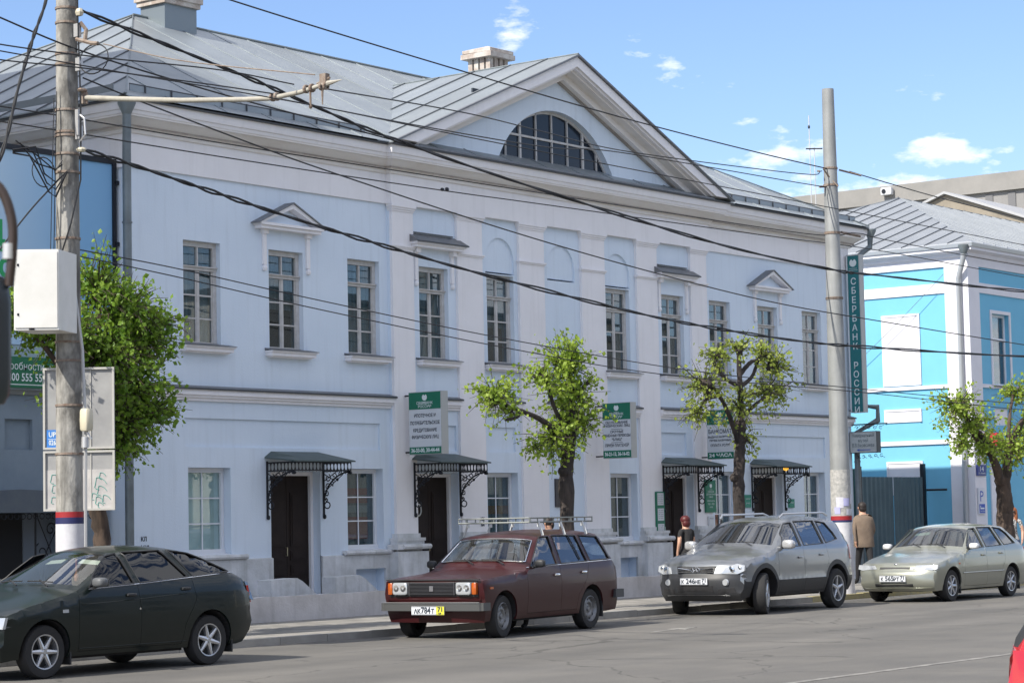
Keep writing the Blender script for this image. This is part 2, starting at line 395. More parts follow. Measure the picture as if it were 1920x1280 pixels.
mb = MB(); mb.prism([(-10.6, -9.42), (-9.75, -9.30), (-9.75, -9.42), (-9.1, -9.2), (-9.7, -9.06), (-9.7, -9.18), (-10.6, -9.32)], .0, .004, 'z')
mb.box(-7.5, -3.6, -6.35, -6.28, 0, .004)
obj('road_marking', mb, M_LINE, kind='structure')

# ------------------------------------------------------------------ bank building
bank = thing('bank_building', 'long pale blue bank building with white pilasters, pediment and grey sheet metal roof', 'building', (0, 6.5, 0))
XL, XR, YB = -12.31, 12.35, 12.5
YR, YP = -.06, -.12
PIL = [(-5.56, -4.92), (-3.56, -2.75), (-1.53, -.66), (.66, 1.53), (2.75, 3.56), (4.92, 5.6)]
UW = [-11.03, -8.88, -6.73, 5.85, 7.98, 10.06]       # wing windows, left edges (width .91)
UR = [(-4.70, -3.80), (-2.56, -1.66), (1.62, 2.52), (3.78, 4.68)]
ZU0, ZU1 = 4.89, 6.71
def rc(a, b, z0, z1): return rect(a, b, z0, z1)
GWL = [(-10.96, -9.92), (-6.83, -5.80)]; GWR = [(5.86, 6.86), (9.92, 10.94)]
D_L = (-8.9, -7.58); D_R = (7.58, 8.9)
mb = MB()
def wing(x0, x1, uws, gws, door, panel):
    h = [rc(u, u + .91, ZU0, ZU1) for u in uws] + [rc(a, b, 1.21, 2.74) for a, b in gws] + [rc(door[0], door[1], .16, 2.68)] + [rc(panel[0], panel[1], 3.1, 3.6)]
    for bx in panel[2]: h.append(rc(bx, bx + .86, .2, .86))
    plate(mb, rc(x0, x1, .05, 7.86), h, 0, .32)
    mb.box(panel[0] - .05, panel[1] + .05, .04, .1, 3.05, 3.65)
    for bx in panel[2]: mb.box(bx - .03, bx + .9, .2, .3, .1, .9)
wing(XL, -5.56, UW[:3], GWL, D_L, (-11.03, -5.87, [-6.67]))
wing(5.6, XR, UW[3:], GWR, D_R, (5.9, 11.0, []))
def arch(cx, hw, z0, zs, n=12): return [(cx - hw, z0), (cx + hw, z0)] + [(cx + hw * cos(t), zs + hw * sin(t)) for t in [pi * i / n for i in range(n + 1)]]
h = [rc(a, b, ZU0, ZU1) for a, b in UR] + [rc(-2.66, -1.64, 1.21, 2.68), rc(1.64, 2.66, 1.21, 2.68), rc(-4.9, -3.6, .16, 2.66), rc(3.6, 4.9, .16, 2.66)]
h += [arch(-2.11, .48, 6.73, 7.0), arch(2.07, .48, 6.73, 7.0), arch(0, .49, 6.73, 7.0), rc(-.55, .55, 3.1, 3.6), rc(1.7, 2.55, .2, .86), rc(3.62, 4.66, 3.1, 3.6), rc(-4.66, -3.62, 3.1, 3.6), rc(-2.6, -1.7, 3.1, 3.6), rc(1.7, 2.6, 3.1, 3.6)]
plate(mb, rc(-5.57, 5.61, .05, 7.855), h, YR, .33)
mb.box(-5.5, 5.5, -.018, .06, 6.77, 7.56); mb.box(-5.5, 5.5, -.018, .06, 3.0, 3.7); mb.box(1.6, 2.7, .15, .25, .1, .95)
mb.box(XL + .003, XL + .3, .004, YB, .05, 8.5); mb.box(XR - .3, XR - .003, .004, YB, .05, 8.5)
mb.box(XL, XR, YB - .3, YB, .05, 8.5)
obj('wall', mb, M_WALL, bank)
mb = MB(); mb.box(XL + .05, XR - .05, .9, .95, .1, 8.4); mb.box(XL + .3, XR - .3, .34, .9, 4.0, 4.1); mb.box(XL + .3, XR - .3, .34, .9, 8.3, 8.4)
obj('inner_wall', mb, M_DARK, bank)

def sweep(mb, path, prof):
    """profile (offset outward, z) swept along plan path with mitres; outward = right of travel"""
    P = [Vector(p) for p in path]; rings = []
    for i, p in enumerate(P):
        a = (P[i] - P[i - 1]).normalized() if i else None; b = (P[i + 1] - P[i]).normalized() if i < len(P) - 1 else None
        na = Vector((a.y, -a.x)) if a else None; nb = Vector((b.y, -b.x)) if b else None
        if na is None: n_ = nb
        elif nb is None: n_ = na
        else: n_ = (na + nb); n_ = n_ / max(n_.dot(na), 1e-3) if n_.length > 1e-6 else na
        rings.append([(p.x + n_.x * o, p.y + n_.y * o, z) for o, z in prof])
    m = len(prof); vs = [v for r in rings for v in r]; fs = []
    for i in range(len(P) - 1):
        for k in range(m - 1): fs.append((i * m + k, (i + 1) * m + k, (i + 1) * m + k + 1, i * m + k + 1))
    fs += [tuple(range(m)), tuple((len(P) - 1) * m + k for k in range(m))[::-1]]
    mb.add(vs, fs)
PATH = [(XL, YB), (XL, 0), (-5.58, 0), (-5.58, YP), (5.62, YP), (5.62, 0), (XR, 0), (XR, YB)]
mb = MB(); sweep(mb, PATH, [(-.06, 7.85), (.045, 7.85), (.045, 8.43), (-.06, 8.43)]); obj('frieze', mb, M_WHITE, bank)
mb = MB(); sweep(mb, PATH, [(-.1, 8.43), (.075, 8.43), (.085, 8.455), (.09, 8.49), (.13, 8.525), (.15, 8.53), (.15, 8.545), (.30, 8.655), (.345, 8.665), (.345, 8.70), (-.1, 8.70)]); obj('cornice_soffit', mb, M_SOFFIT, bank)
mb = MB(); sweep(mb, PATH, [(.14, 8.53), (.165, 8.515), (.165, 8.548), (.14, 8.55)]); obj('cornice_groove', mb, M_BROWN, bank)
mb = MB(); sweep(mb, PATH, [(-.1, 8.70), (.36, 8.70), (.375, 8.755), (.40, 8.765), (.41, 8.80), (.43, 8.905), (-.1, 8.905)]); obj('cornice', mb, M_WHITE, bank)
mb = MB(); sweep(mb, PATH, [(-.1, 8.905), (.475, 8.905), (.48, 8.935), (-.1, 9.02)]); obj('eave_drip', mb, M_DARKTRIM, bank)
# upstand gutter with brackets, and the sloped sheet below it
for (x0, x1) in ((XL - .1, -6.35), (6.35, XR + .25)):
    mb = MB(); mb.box(x0, x1, -.17, -.15, 9.11, 9.235); mb.prism([(-.47, 8.95), (-.15, 9.10), (-.15, 9.12), (-.47, 8.97)], x0 - .1 if x0 < 0 else x0, x1, 'x'); obj('gutter', mb, M_ROOF, bank)
    x = x0 + .35; gm = None
    while x < x1 - .1:
        gm = gm or mesh('gutter_bracket', MB().box(-.012, .012, -.19, -.17, 9.10, 9.25).box(-.012, .012, -.19, .0, 9.235, 9.255), M_DARKTRIM)
        obj('gutter_bracket', gm, None, bank, loc=(x, 0, 0)); x += .62
    obj('gutter_edge', MB().tube([(x0, -.16, 9.245), (x1, -.16, 9.245)], .014, 5), M_DARKTRIM, bank)
mb = MB(); mb.box(XL - .32, XL - .30, .0, YB, 9.11, 9.235); obj('gutter', mb, M_ROOF, bank)

# ---- roof, built panel by panel
def clip(poly, a, b, c):
    """keep a*x+b*y<=c"""
    o = []
    for i in range(len(poly)):
        p, q = poly[i], poly[(i + 1) % len(poly)]; dp = a * p[0] + b * p[1] - c; dq = a * q[0] + b * q[1] - c
        if dp <= 0: o.append(p)
        if (dp < 0 < dq) or (dq < 0 < dp):
            t = dp / (dp - dq); o.append((p[0] + (q[0] - p[0]) * t, p[1] + (q[1] - p[1]) * t))
    return o
roof = obj('roof', MB().prism([(-12.7, -.4), (12.7, -.4), (12.7, 12.5), (-12.7, 12.5)], 8.93, 8.96, 'z'), M_ROOF, bank)
def slope(poly, zf, axis, w_, seam_m, off=0.0, seamh=.03):
    """cut a roof plane (plan polygon) into standing seam panels of width w_ across axis (0: x strips, 1: y strips)"""
    lo = min(p[axis] for p in poly); hi = max(p[axis] for p in poly); c = lo + off
    while c < hi - .02:
        d = min(c + w_, hi)
        q = clip(poly, -1 if axis == 0 else 0, 0 if axis == 0 else -1, -c); q = clip(q, 1 if axis == 0 else 0, 0 if axis == 0 else 1, d) if len(q) > 2 else q
        if len(q) > 2:
            m_ = MB(); dz = random.uniform(0, .006); n = len(q)
            m_.add([(x, y, zf(x, y) + dz) for x, y in q] + [(x, y, zf(x, y) - .02) for x, y in q], [tuple(range(n)), tuple(range(n, 2 * n))[::-1]] + [(i, (i + 1) % n, (i + 1) % n + n, i + n) for i in range(n)])
            es = sorted([p for p in q if abs(p[axis] - d) < 1e-4], key=lambda p: p[1 - axis])
            m_.cur = 1
            if len(es) >= 2 and d < hi - .01:
                a, b = es[0], es[-1]
                ox = (.016, 0) if axis == 0 else (0, .016)
                P = [(a[0] - ox[0], a[1] - ox[1]), (a[0] + ox[0], a[1] + ox[1]), (b[0] + ox[0], b[1] + ox[1]), (b[0] - ox[0], b[1] - ox[1])]
                m_.add([(x, y, zf(x, y) - .01) for x, y in P] + [(x, y, zf(x, y) + seamh) for x, y in P], [(4, 5, 6, 7), (0, 1, 5, 4), (1, 2, 6, 5), (2, 3, 7, 6), (3, 0, 4, 7)])
            pm_ = random.choice((M_ROOF, M_ROOF, M_ROOFB, M_ROOFC)) if roof.parent is bank else M_ROOF; o_ = obj('roof_panel', m_, [pm_, pm_ if seam_m is M_ROOF else seam_m], roof)
            o_.matrix_parent_inverse = Matrix()
        c += w_
AP = 6.52; YRG = 6.0; ZR = 12.3; ex = 12.78; ey = -.47; ez = 8.97
sf = (ZR - ez) / (YRG - ey); ss = (ZR - ez) / (ex - AP); eb = YRG + (YRG - ey)
slope([(-ex, ey), (ex, ey), (AP, YRG), (-AP, YRG)], lambda x, y: ez + sf * (y - ey), 0, 1.2, M_ROOF, seamh=.018)
slope([(-ex, eb), (-ex, ey), (-AP, YRG)], lambda x, y: ez + ss * (x + ex), 1, 1.02, M_SEAM, off=.2)
slope([(ex, ey), (ex, eb), (AP, YRG)], lambda x, y: ez + ss * (ex - x), 1, 1.0, M_SEAM)
slope([(ex, eb), (-ex, eb), (-AP, YRG), (AP, YRG)], lambda x, y: ez + sf * (eb - y), 0, 1.3, M_SEAM)
gz = lambda x, y: 11.52 - .425 * abs(x)
slope([(-6.0, -.66), (0, -.66), (0, 4.55), (-6.0, -.4)], gz, 1, 1.0, M_SEAM, off=-.18)
slope([(0, -.66), (6.0, -.66), (6.0, -.4), (0, 4.55)], gz, 1, 1.0, M_SEAM, off=-.18)
mb = MB(); mb.tube([(-AP, YRG, ZR + .02), (AP, YRG, ZR + .02)], .03, 6); mb.tube([(-ex, ey, ez + .02), (-AP, YRG, ZR + .02), (-ex, eb, ez + .02)], .018, 6); mb.tube([(ex, ey, ez + .03), (AP, YRG, ZR + .02)], .018, 6); mb.tube([(0, -.66, 11.53), (0, 4.5, 11.53)], .022, 6)
o_ = obj('ridge_cap', mb, M_PIPE, roof); o_.matrix_parent_inverse = Matrix()
# ---- chimneys
M_CHW = mat('chimney_whitewash', (.55, .52, .48), .9, col2=(.36, .30, .26), scale=4, amt=.8, bump=.3, bscale=20)
M_CHM = mat('chimney_sheet', (.20, .235, .26), .5, .5)
M_BRICK = mat('chimney_brick', (.36, .20, .13), .9, col2=(.5, .42, .36), scale=9, amt=.7)
c1 = obj('chimney', MB().box(-6.12, -5.20, 5.48, 6.20, 11.6, 12.56), M_CHM, roof, label='sheet clad chimney with white cap'); c1.matrix_parent_inverse = Matrix()
mb = MB(); mb.box(-6.18, -5.14, 5.42, 6.26, 12.56, 12.66); mb.box(-6.22, -5.10, 5.38, 6.30, 12.66, 12.80); mb.box(-6.15, -5.17, 5.45, 6.23, 12.80, 12.9); mb.box(-6.05, -5.3, 5.55, 6.15, 12.9, 13.2)
o_ = obj('chimney_cap', mb, M_CHW, c1); o_.matrix_parent_inverse = Matrix()
cy0, cy1, cx0, cx1 = 5.3, 5.98, 4.58, 5.30
c2 = obj('chimney', MB().box(cx0, cx1, cy0, cy1, 11.6, 12.62), M_CHW, roof, label='open whitewashed brick chimney head on little piers'); c2.matrix_parent_inverse = Matrix()
mb = MB()
for i in range(4):
    for j in range(4):
        if 0 < i < 3 and 0 < j < 3: continue
        x = cx0 + (cx1 - cx0 - .13) * i / 3; y = cy0 + (cy1 - cy0 - .13) * j / 3; mb.box(x, x + .13, y, y + .13, 12.6, 12.98)
o_ = obj('chimney_pier', mb, M_CHW, c2); o_.matrix_parent_inverse = Matrix()
mb = MB(); mb.box(cx0 + .25, cx1 - .25, cy0 + .22, cy1 - .22, 12.6, 13.0); mb.box(cx0 + .2, cx0 + .45, cy0 - .012, cy0 + .1, 12.3, 12.42); mb.box(cx0 - .012, cx0 + .1, cy0 + .2, cy0 + .5, 12.42, 12.55)
o_ = obj('chimney_brickwork', mb, M_BRICK, c2); o_.matrix_parent_inverse = Matrix()
mb = MB(); mb.box(cx0 - .13, cx1 + .13, cy0 - .13, cy1 + .13, 12.98, 13.10)
mb.add([(cx0 - .06, cy0 - .06, 13.12), (cx1 + .1, cy0 - .1, 13.12), (cx1 + .1, cy1 + .1, 13.12), (cx0 - .1, cy1 + .1, 13.12), (cx0 - .06, cy0 - .06, 13.2), (cx1 + .1, cy0 - .1, 13.2), (cx1 + .1, cy1 + .1, 13.2), (cx0 - .1, cy1 + .1, 13.2), ((cx0 + cx1) / 2, (cy0 + cy1) / 2, 13.34)], [(0, 1, 5, 4), (1, 2, 6, 5), (2, 3, 7, 6), (3, 0, 4, 7), (4, 5, 8), (5, 6, 8), (6, 7, 8), (7, 4, 8)])
o_ = obj('chimney_cap', mb, M_CHW, c2); o_.matrix_parent_inverse = Matrix()

# ---- pediment
def chevron(mb, a, b, y0, y1, hw=5.95, z0=8.97, za=11.47):
    """band between vertical drops a and b under the rake line"""
    P = [(-hw, z0 - a), (0, za - a), (hw, z0 - a), (hw, z0 - b), (0, za - b), (-hw, z0 - b)]
    mb.prism(P[:2] + P[4:], y0, y1); mb.prism(P[1:5], y0, y1)
def rake(mb, a, b, y0, y1):
    zc = 9.02; sl = 2.5 / 5.95
    xo = lambda d: (11.47 - d - zc) / sl
    L_ = [(-xo(a), zc), (0, 11.47 - a), (0, 11.47 - b), (-xo(b), zc)]
    mb.prism(L_, y0, y1); mb.prism([(-p[0], p[1]) for p in L_][::-1], y0, y1)
mb = MB(); rake(mb, 0, .21, -.62, .1); rake(mb, .2, .255, -.56, .08); obj('raking_cornice', mb, M_WHITE, bank)
mb = MB(); rake(mb, .254, .30, -.46, .08); rake(mb, .30, .44, -.24, .06); obj('raking_soffit', mb, M_SOFFIT, bank)
mb = MB(); rake(mb, .44, .465, -.12, .05); obj('raking_edge', mb, M_BROWN, bank)
mb = MB(); mb.prism([(-6.05, 8.975), (0, 11.52), (6.05, 8.975), (6.05, 8.955), (0, 11.47), (-6.05, 8.955)][:3] + [(6.05, 8.95), (0, 11.475), (-6.05, 8.95)], -.68, -.6); obj('rake_flashing', mb, M_SILL, bank)
lun = []
RL, ZC = 2.33, 8.04
a0 = math.asin((9.12 - ZC) / RL); n = 28
lun = [(RL * cos(a0 + (pi - 2 * a0) * i / n), ZC + RL * sin(a0 + (pi - 2 * a0) * i / n)) for i in range(n + 1)]
mb = MB(); plate(mb, [(-5.4, 9.0), (5.4, 9.0), (0, 11.25)], [lun], -.04, .3); obj('tympanum', mb, M_WALL, bank)
mb = MB(); mb.prism([(-.56, 8.95), (-.56, 8.985), (-.02, 9.13), (-.02, 8.95)], -5.35, 5.35, 'x'); obj('pediment_ledge', mb, M_SILL, bank)
# half round window
fy = .10
fr = MB()
ri = RL - .06
li = [(ri * cos(a0 + .02 + (pi - 2 * a0 - .04) * i / n), ZC + ri * sin(a0 + .02 + (pi - 2 * a0 - .04) * i / n)) for i in range(n + 1)]
plate(fr, lun, [[(x, max(z, 9.19)) for x, z in li]], fy, .08)
bars = [-1.62, -1.12, -.56, 0.0, .56, 1.12, 1.62]
def topz(x): return ZC + sqrt(max(RL ** 2 - x * x, 0)) - .03
for b_ in bars:
    w_ = .03 if abs(b_) in (1.12,) else .014
    fr.box(b_ - w_, b_ + w_, fy - .01, fy + .05, 9.13, topz(b_))
fr.box(-1.98, 1.98, fy - .008, fy + .05, 9.72, 9.765)
lw = obj('lunette_window', fr, M_FRAME, bank, label='wide half round attic window')
xs_ = [-2.2] + bars + [2.2]
for i in range(len(xs_) - 1):
    for (z0, z1) in ((9.14, 9.74), (9.74, 10.5)):
        P = rect(xs_[i], xs_[i + 1], z0, z1)
        inner = [p for p in lun]
        q = [(x, z) for x, z in P]
        # clip with the arc polygon
        for k in range(len(lun) - 1):
            (x1, y1), (x2, y2) = lun[k], lun[k + 1]; nx, nz_ = (y2 - y1), -(x2 - x1)
            if len(q) > 2: q = clip(q, nx, nz_, nx * x1 + nz_ * y1)
        if len(q) > 2:
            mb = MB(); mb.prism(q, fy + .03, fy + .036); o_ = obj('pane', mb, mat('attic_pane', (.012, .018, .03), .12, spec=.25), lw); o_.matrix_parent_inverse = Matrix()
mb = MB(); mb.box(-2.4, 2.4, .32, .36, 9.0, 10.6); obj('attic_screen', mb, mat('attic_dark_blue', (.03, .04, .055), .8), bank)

# ---- pilasters
for i, (a, b) in enumerate(PIL):
    mb = MB(); mb.box(a, b, YP, -.02, 1.5, 7.74)
    p_ = obj('pilaster', mb, M_WHITE, bank)
    mb = MB(); mb.box(a - .03, b + .03, YP - .035, -.02, 7.76, 7.80); mb.box(a - .05, b + .05, YP - .055, -.02, 7.80, 7.85); mb.box(a - .015, b + .015, YP - .015, -.02, 7.72, 7.76)
    o_ = obj('capital', mb, M_WHITE, p_); mb = MB()
    mb.box(a - .015, b + .02, YP - .02, -.02, 7.0, 7.03); mb.box(a - .03, b + .035, YP - .04, -.02, 7.03, 7.065)
    o_ = obj('neck_moulding', mb, M_WHITE, p_)
    mb = MB()
    k = .0
    for z0, z1, o in ((1.42, 1.5, .03), (1.36, 1.42, .10), (1.30, 1.36, .08), (1.20, 1.30, .17), (.085, 1.16, .14)): mb.box(a - o * (1 if i == 0 else .35), b + o, YP - o, -.02, z0, z1)
    mb.box(a - .05, b + .05, YP - .05, -.02, 1.16, 1.2)
    # rounded torus edge
    mb.tube([(a - .02, YP - .16, 1.25), (b + .15, YP - .16, 1.25), (b + .15, 0, 1.25)], .05, 8)
    o_ = obj('pilaster_base', mb, M_PLINTH, p_, smooth=30); o_.matrix_parent_inverse = Matrix()
# ---- string course
for (a, b, y) in ((XL, -5.56, 0), (5.6, XR, 0)) + tuple((PIL[i][1], PIL[i + 1][0], YR) for i in range(5)):
    mb = MB(); mb.box(a, b, y - .13, y, 4.0, 4.10); mb.box(a, b, y - .09, y, 3.955, 4.0); mb.box(a, b, y - .05, y, 3.90, 3.955); obj('string_course', mb, M_WHITE, bank)
    mb = MB(); mb.prism([(y - .16, 4.10), (y - .16, 4.122), (y - .0, 4.17), (y - .0, 4.10)], a - (.0), b + (.04 if b == -5.56 else 0), 'x'); obj('ledge_cover', mb, M_SILL, bank)
    obj('ledge_drip', MB().box(a, b + (.04 if b == -5.56 else 0), y - .165, y - .158, 4.088, 4.118), M_DARKTRIM, bank)
# ---- wall plinth
for seg in (([(XL, 3), (XL, 0), (D_L[0], 0)]), ([(D_L[1], 0), (-6.72, 0)]), ([(-5.76, 0), (-5.6, 0)]), ([(5.7, 0), (D_R[0], 0)]), ([(D_R[1], 0), (XR, 0), (XR, 3)])):
    mb = MB(); sweep(mb, seg, [(-.02, .06), (.05, .06), (.05, 1.12), (-.02, 1.14)]); obj('plinth', mb, M_PLINTH, bank)
mb = MB(); plate(mb, rc(-6.72, -5.76, .06, 1.13), [rc(-6.67, -5.81, .2, .86)], -.05, .05); obj('plinth', mb, M_PLINTH, bank)
for a, b in ((-2.72, -1.55), (1.55, 2.72), (-.66, .66)):
    mb = MB(); mb.box(a, b, -.11, -.05, .88, 1.12); mb.box(a, b, -.11, -.05, .06, .19)
    if a != 1.55: mb.box(a, b, -.11, -.05, .19, .88)
    else: mb = MB(); plate(mb, rc(a, b, .06, 1.12), [rc(1.7, 2.55, .2, .86)], -.11, .06)
    obj('plinth', mb, M_PLINTH, bank)
for (a, b, y) in ((-7.0, -5.66, 0), (1.5, 2.8, YR), (-2.8, -1.5, YR), (-.7, .7, YR), (5.75, 7.0, 0), (-11.1, -9.6, 0), (9.8, 11.1, 0)):
    mb = MB(); mb.tube([(a, y - .08, 1.17), (b, y - .08, 1.17)], .045, 8); mb.box(a, b, y - .09, y, 1.165, 1.21); obj('sill_moulding', mb, M_PLINTH, bank, smooth=30)

# ---- upper windows: one built, the rest copied
def make_upper(curt):
    w_, h_ = .906, 1.816; y0, y1 = .10, .16
    f = MB()
    f.box(0, .085, y0, y1 + .08, 0, h_); f.box(w_ - .085, w_, y0, y1 + .08, 0, h_); f.box(0, w_, y0, y1 + .08, h_ - .09, h_); f.box(0, w_, y0, y1, 0, .055)
    f.box(.0, w_, y0 - .012, y1, 1.31, 1.365); f.box(.03, w_ - .01, y0 - .045, y1, 1.365, 1.385)
    f.box(.43, .48, y0 + .012, y1, .05, 1.31); f.box(.405, .505, y0 + .022, y1, .05, 1.31)
    f.box(.44, .47, y0 + .01, y1, 1.38, h_ - .08)
    for z in (.45, .86): f.box(.08, w_ - .08, y0 + .02, y1, z, z + .028)
    f.box(.085, .11, y0 + .015, y1, .05, 1.31); f.box(w_ - .11, w_ - .085, y0 + .015, y1, .05, 1.31)
    o = obj('window', f, M_FRAME, bank, local=True, loc=(0, 0, 0))
    pm = {}
    for (a, b) in ((.10, .415), (.495, .81)):
        for (c, d) in ((.05, .455), (.47, .865), (.88, 1.32), (1.37, 1.74)):
            k = (round(b - a, 3), round(d - c, 3))
            if k not in pm: pm[k] = mesh('pane', MB().box(0, b - a, 0, .004, 0, d - c), G_WIN)
            q = obj('pane', pm[k], None, o, local=True, loc=(a, y0 + .035, c)); q.rotation_euler = (random.uniform(-.006, .006), 0, random.uniform(-.008, .008))
    s = MB(); s.prism([(-.22, -.035), (-.22, -.025), (.09, .035), (.09, .0)], -.13, w_ + .19, 'x'); obj('sill', s, M_SILL, o, local=True)
    s = MB(); s.box(-.11, w_ + .16, -.165, 0.02, -.13, -.06); s.box(-.13, w_ + .19, -.20, 0.0, -.062, -.036); s.box(-.06, w_ + .1, -.12, .02, -.155, -.13); obj('sill_moulding', s, M_WHITE, o, local=True)
    c = MB(); n_ = 40
    P = [(-.1 + (w_ + .2) * i / n_, .200 + .016 * sin(i * 1.35) + .01 * sin(i * .61)) for i in range(n_ + 1)]
    c.add([(x, y, .0) for x, y in P] + [(x, y, h_) for x, y in P], [(i, i + 1, n_ + 2 + i, n_ + 1 + i) for i in range(n_)])
    obj('curtain', c, curt, o, local=True, smooth=60)
    return o
ua = make_upper(M_CURT); ub = make_upper(M_CURT2)
spots = [(u, 0.0) for u in UW] + [(a - .005, YR) for a, b in UR]
for i, (x, y) in enumerate(spots):
    src = ub if i in (3, 4, 5, 8, 9) else ua
    o = src if i in (0, 3) else copy_tree(src, bank)
    o.location = (x + .002, y, ZU0 + .002); o.matrix_parent_inverse = PW[bank].inverted()
def drape(segs, z0=0.0, z1=1.816):
    b = MB()
    for x0, x1, zlo in segs:
        n_ = max(6, int((x1 - x0) / .02)); P = [(x0 + (x1 - x0) * i / n_, .200 + .016 * sin(i * 1.35 + x0 * 9) + .01 * sin(i * .61)) for i in range(n_ + 1)]
        b.add([(x, y, zlo) for x, y in P] + [(x, y, z1) for x, y in P], [(i, i + 1, n_ + 2 + i, n_ + 1 + i) for i in range(n_)])
    return b
vs_ = [mesh('curtain', drape(q), m_, 60) for q, m_ in (([(-.1, .40, 0), (.62, 1.0, 0)], M_CURT), ([(-.1, .30, 0), (.30, .62, .9), (.62, 1.0, 0)], M_CURT2), ([(-.1, .55, 0)], mat('curtain_pale', (.62, .64, .62), .9, col2=(.30, .31, .30), scale=8, stretch=(1, 1, .06))), ([(.35, 1.0, 0)], M_CURT), ([(-.1, 1.0, .75)], MATS['curtain_pale']))]
up_ = [k for k in bank.children if k.name.startswith('window') and abs(k.location.z - ZU0) < .01 and k.children]
for i, k in enumerate(up_):
    for ch in k.children:
        if ch.name.startswith('curtain') and i % 3: ch.data = vs_[(i * 2) % 5]
# diamond grilles behind the panes on the right half
gm = MB()
for i in range(-6, 14):
    for s_ in (1, -1):
        pts = []
        x0, z0 = .09 + i * .12, .06
        a, b = (x0, z0), (x0 + s_ * 1.68 * .5, z0 + 1.68)
        q = clip([a, b, (b[0] + .012, b[1]), (a[0] + .012, a[1])], -1, 0, -.09); q = clip(q, 1, 0, .82) if len(q) > 2 else q
        if len(q) > 2: gm.prism(q, .175, .18)
gme = mesh('window_grille', gm, mat('grille_grey', (.12, .13, .13), .6))
for (x, y) in [(UW[3], 0), (UW[4], 0), (UW[5], 0), (UR[2][0], YR), (UR[3][0], YR)]:
    obj('window_grille', gme, None, bank, loc=(x, y, ZU0))
# ---- ground floor windows
def make_gf(w_, h_, curt, cols=2):
    y0, y1 = .17, .23; f = MB()
    f.box(0, .07, y0, y1, 0, h_); f.box(w_ - .07, w_, y0, y1, 0, h_); f.box(0, w_, y0, y1, h_ - .08, h_); f.box(0, w_, y0 - .03, y1, 0, .10)
    o = obj('window', f, M_PVC, bank, local=True)
    g = MB(); g.box(w_ / 2 - .012, w_ / 2 + .012, y0 + .02, y0 + .034, .1, h_ - .08)
    for k in (1, 2): z = .1 + (h_ - .18) * k / 3; g.box(.07, w_ - .07, y0 + .021, y0 + .033, z - .012, z + .012)
    obj('glazing_bar', g, M_PVC, o, local=True)
    pw, ph = (w_ - .14) / 2, (h_ - .18) / 3
    pm = mesh('pane', MB().box(0, pw, 0, .004, 0, ph), G_CLR if curt == M_BLIND else G_WIN)
    for i in range(2):
        for j in range(3): obj('pane', pm, None, o, local=True, loc=(.07 + pw * i, y0 + .04, .1 + ph * j))
    c = MB(); n_ = 30
    P = [(-.05 + (w_ + .1) * i / n_, .24 + (.008 * sin(i * 1.5) if curt != M_BLIND else 0)) for i in range(n_ + 1)]
    c.add([(x, y, .0) for x, y in P] + [(x, y, h_) for x, y in P], [(i, i + 1, n_ + 2 + i, n_ + 1 + i) for i in range(n_)])
    obj('curtain', c, curt, o, local=True, smooth=60)
    s = MB(); s.prism([(-.04, -.02), (-.04, 0), (.18, .03), (.18, .0)], 0, w_, 'x'); obj('sill', s, M_PVC, o, local=True)
    return o
for (x0, x1, y, zt, c) in ((GWL[0][0], GWL[0][1], 0, 2.74, M_BLIND), (GWL[1][0], GWL[1][1], 0, 2.74, M_CURT2), (-2.66, -1.64, YR, 2.68, M_CURT), (1.64, 2.66, YR, 2.68, mat('curtain_beige', (.42, .37, .30), .9, col2=(.25, .24, .22), scale=7, stretch=(1, 1, .06))), (GWR[0][0], GWR[0][1], 0, 2.74, M_CURT), (GWR[1][0], GWR[1][1], 0, 2.74, M_CURT)):
    o = make_gf(x1 - x0 - .006, zt - 1.216, c); o.location = (x0 + .003, y, 1.213); o.matrix_parent_inverse = PW[bank].inverted()
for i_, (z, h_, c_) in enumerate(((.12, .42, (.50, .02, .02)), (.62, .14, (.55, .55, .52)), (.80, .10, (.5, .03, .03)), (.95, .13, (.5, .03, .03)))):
    b_ = MB(); b_.box(-6.74, -6.02, .215, .222, 1.30 + z, 1.30 + z + h_); obj('window_display', b_, mat('reflection_%s' % ('red' if c_[1] < .1 else 'white'), c_, .6), bank)  # coloured boards imitate a red bus mirrored in this pane
b_ = MB(); b_.box(-2.58, -1.72, YR + .215, YR + .222, 1.85, 2.02); obj('window_display', b_, mat('reflection_orange', (.6, .25, .08), .6), bank)  # orange tone in the pane imitated by a board in the same way
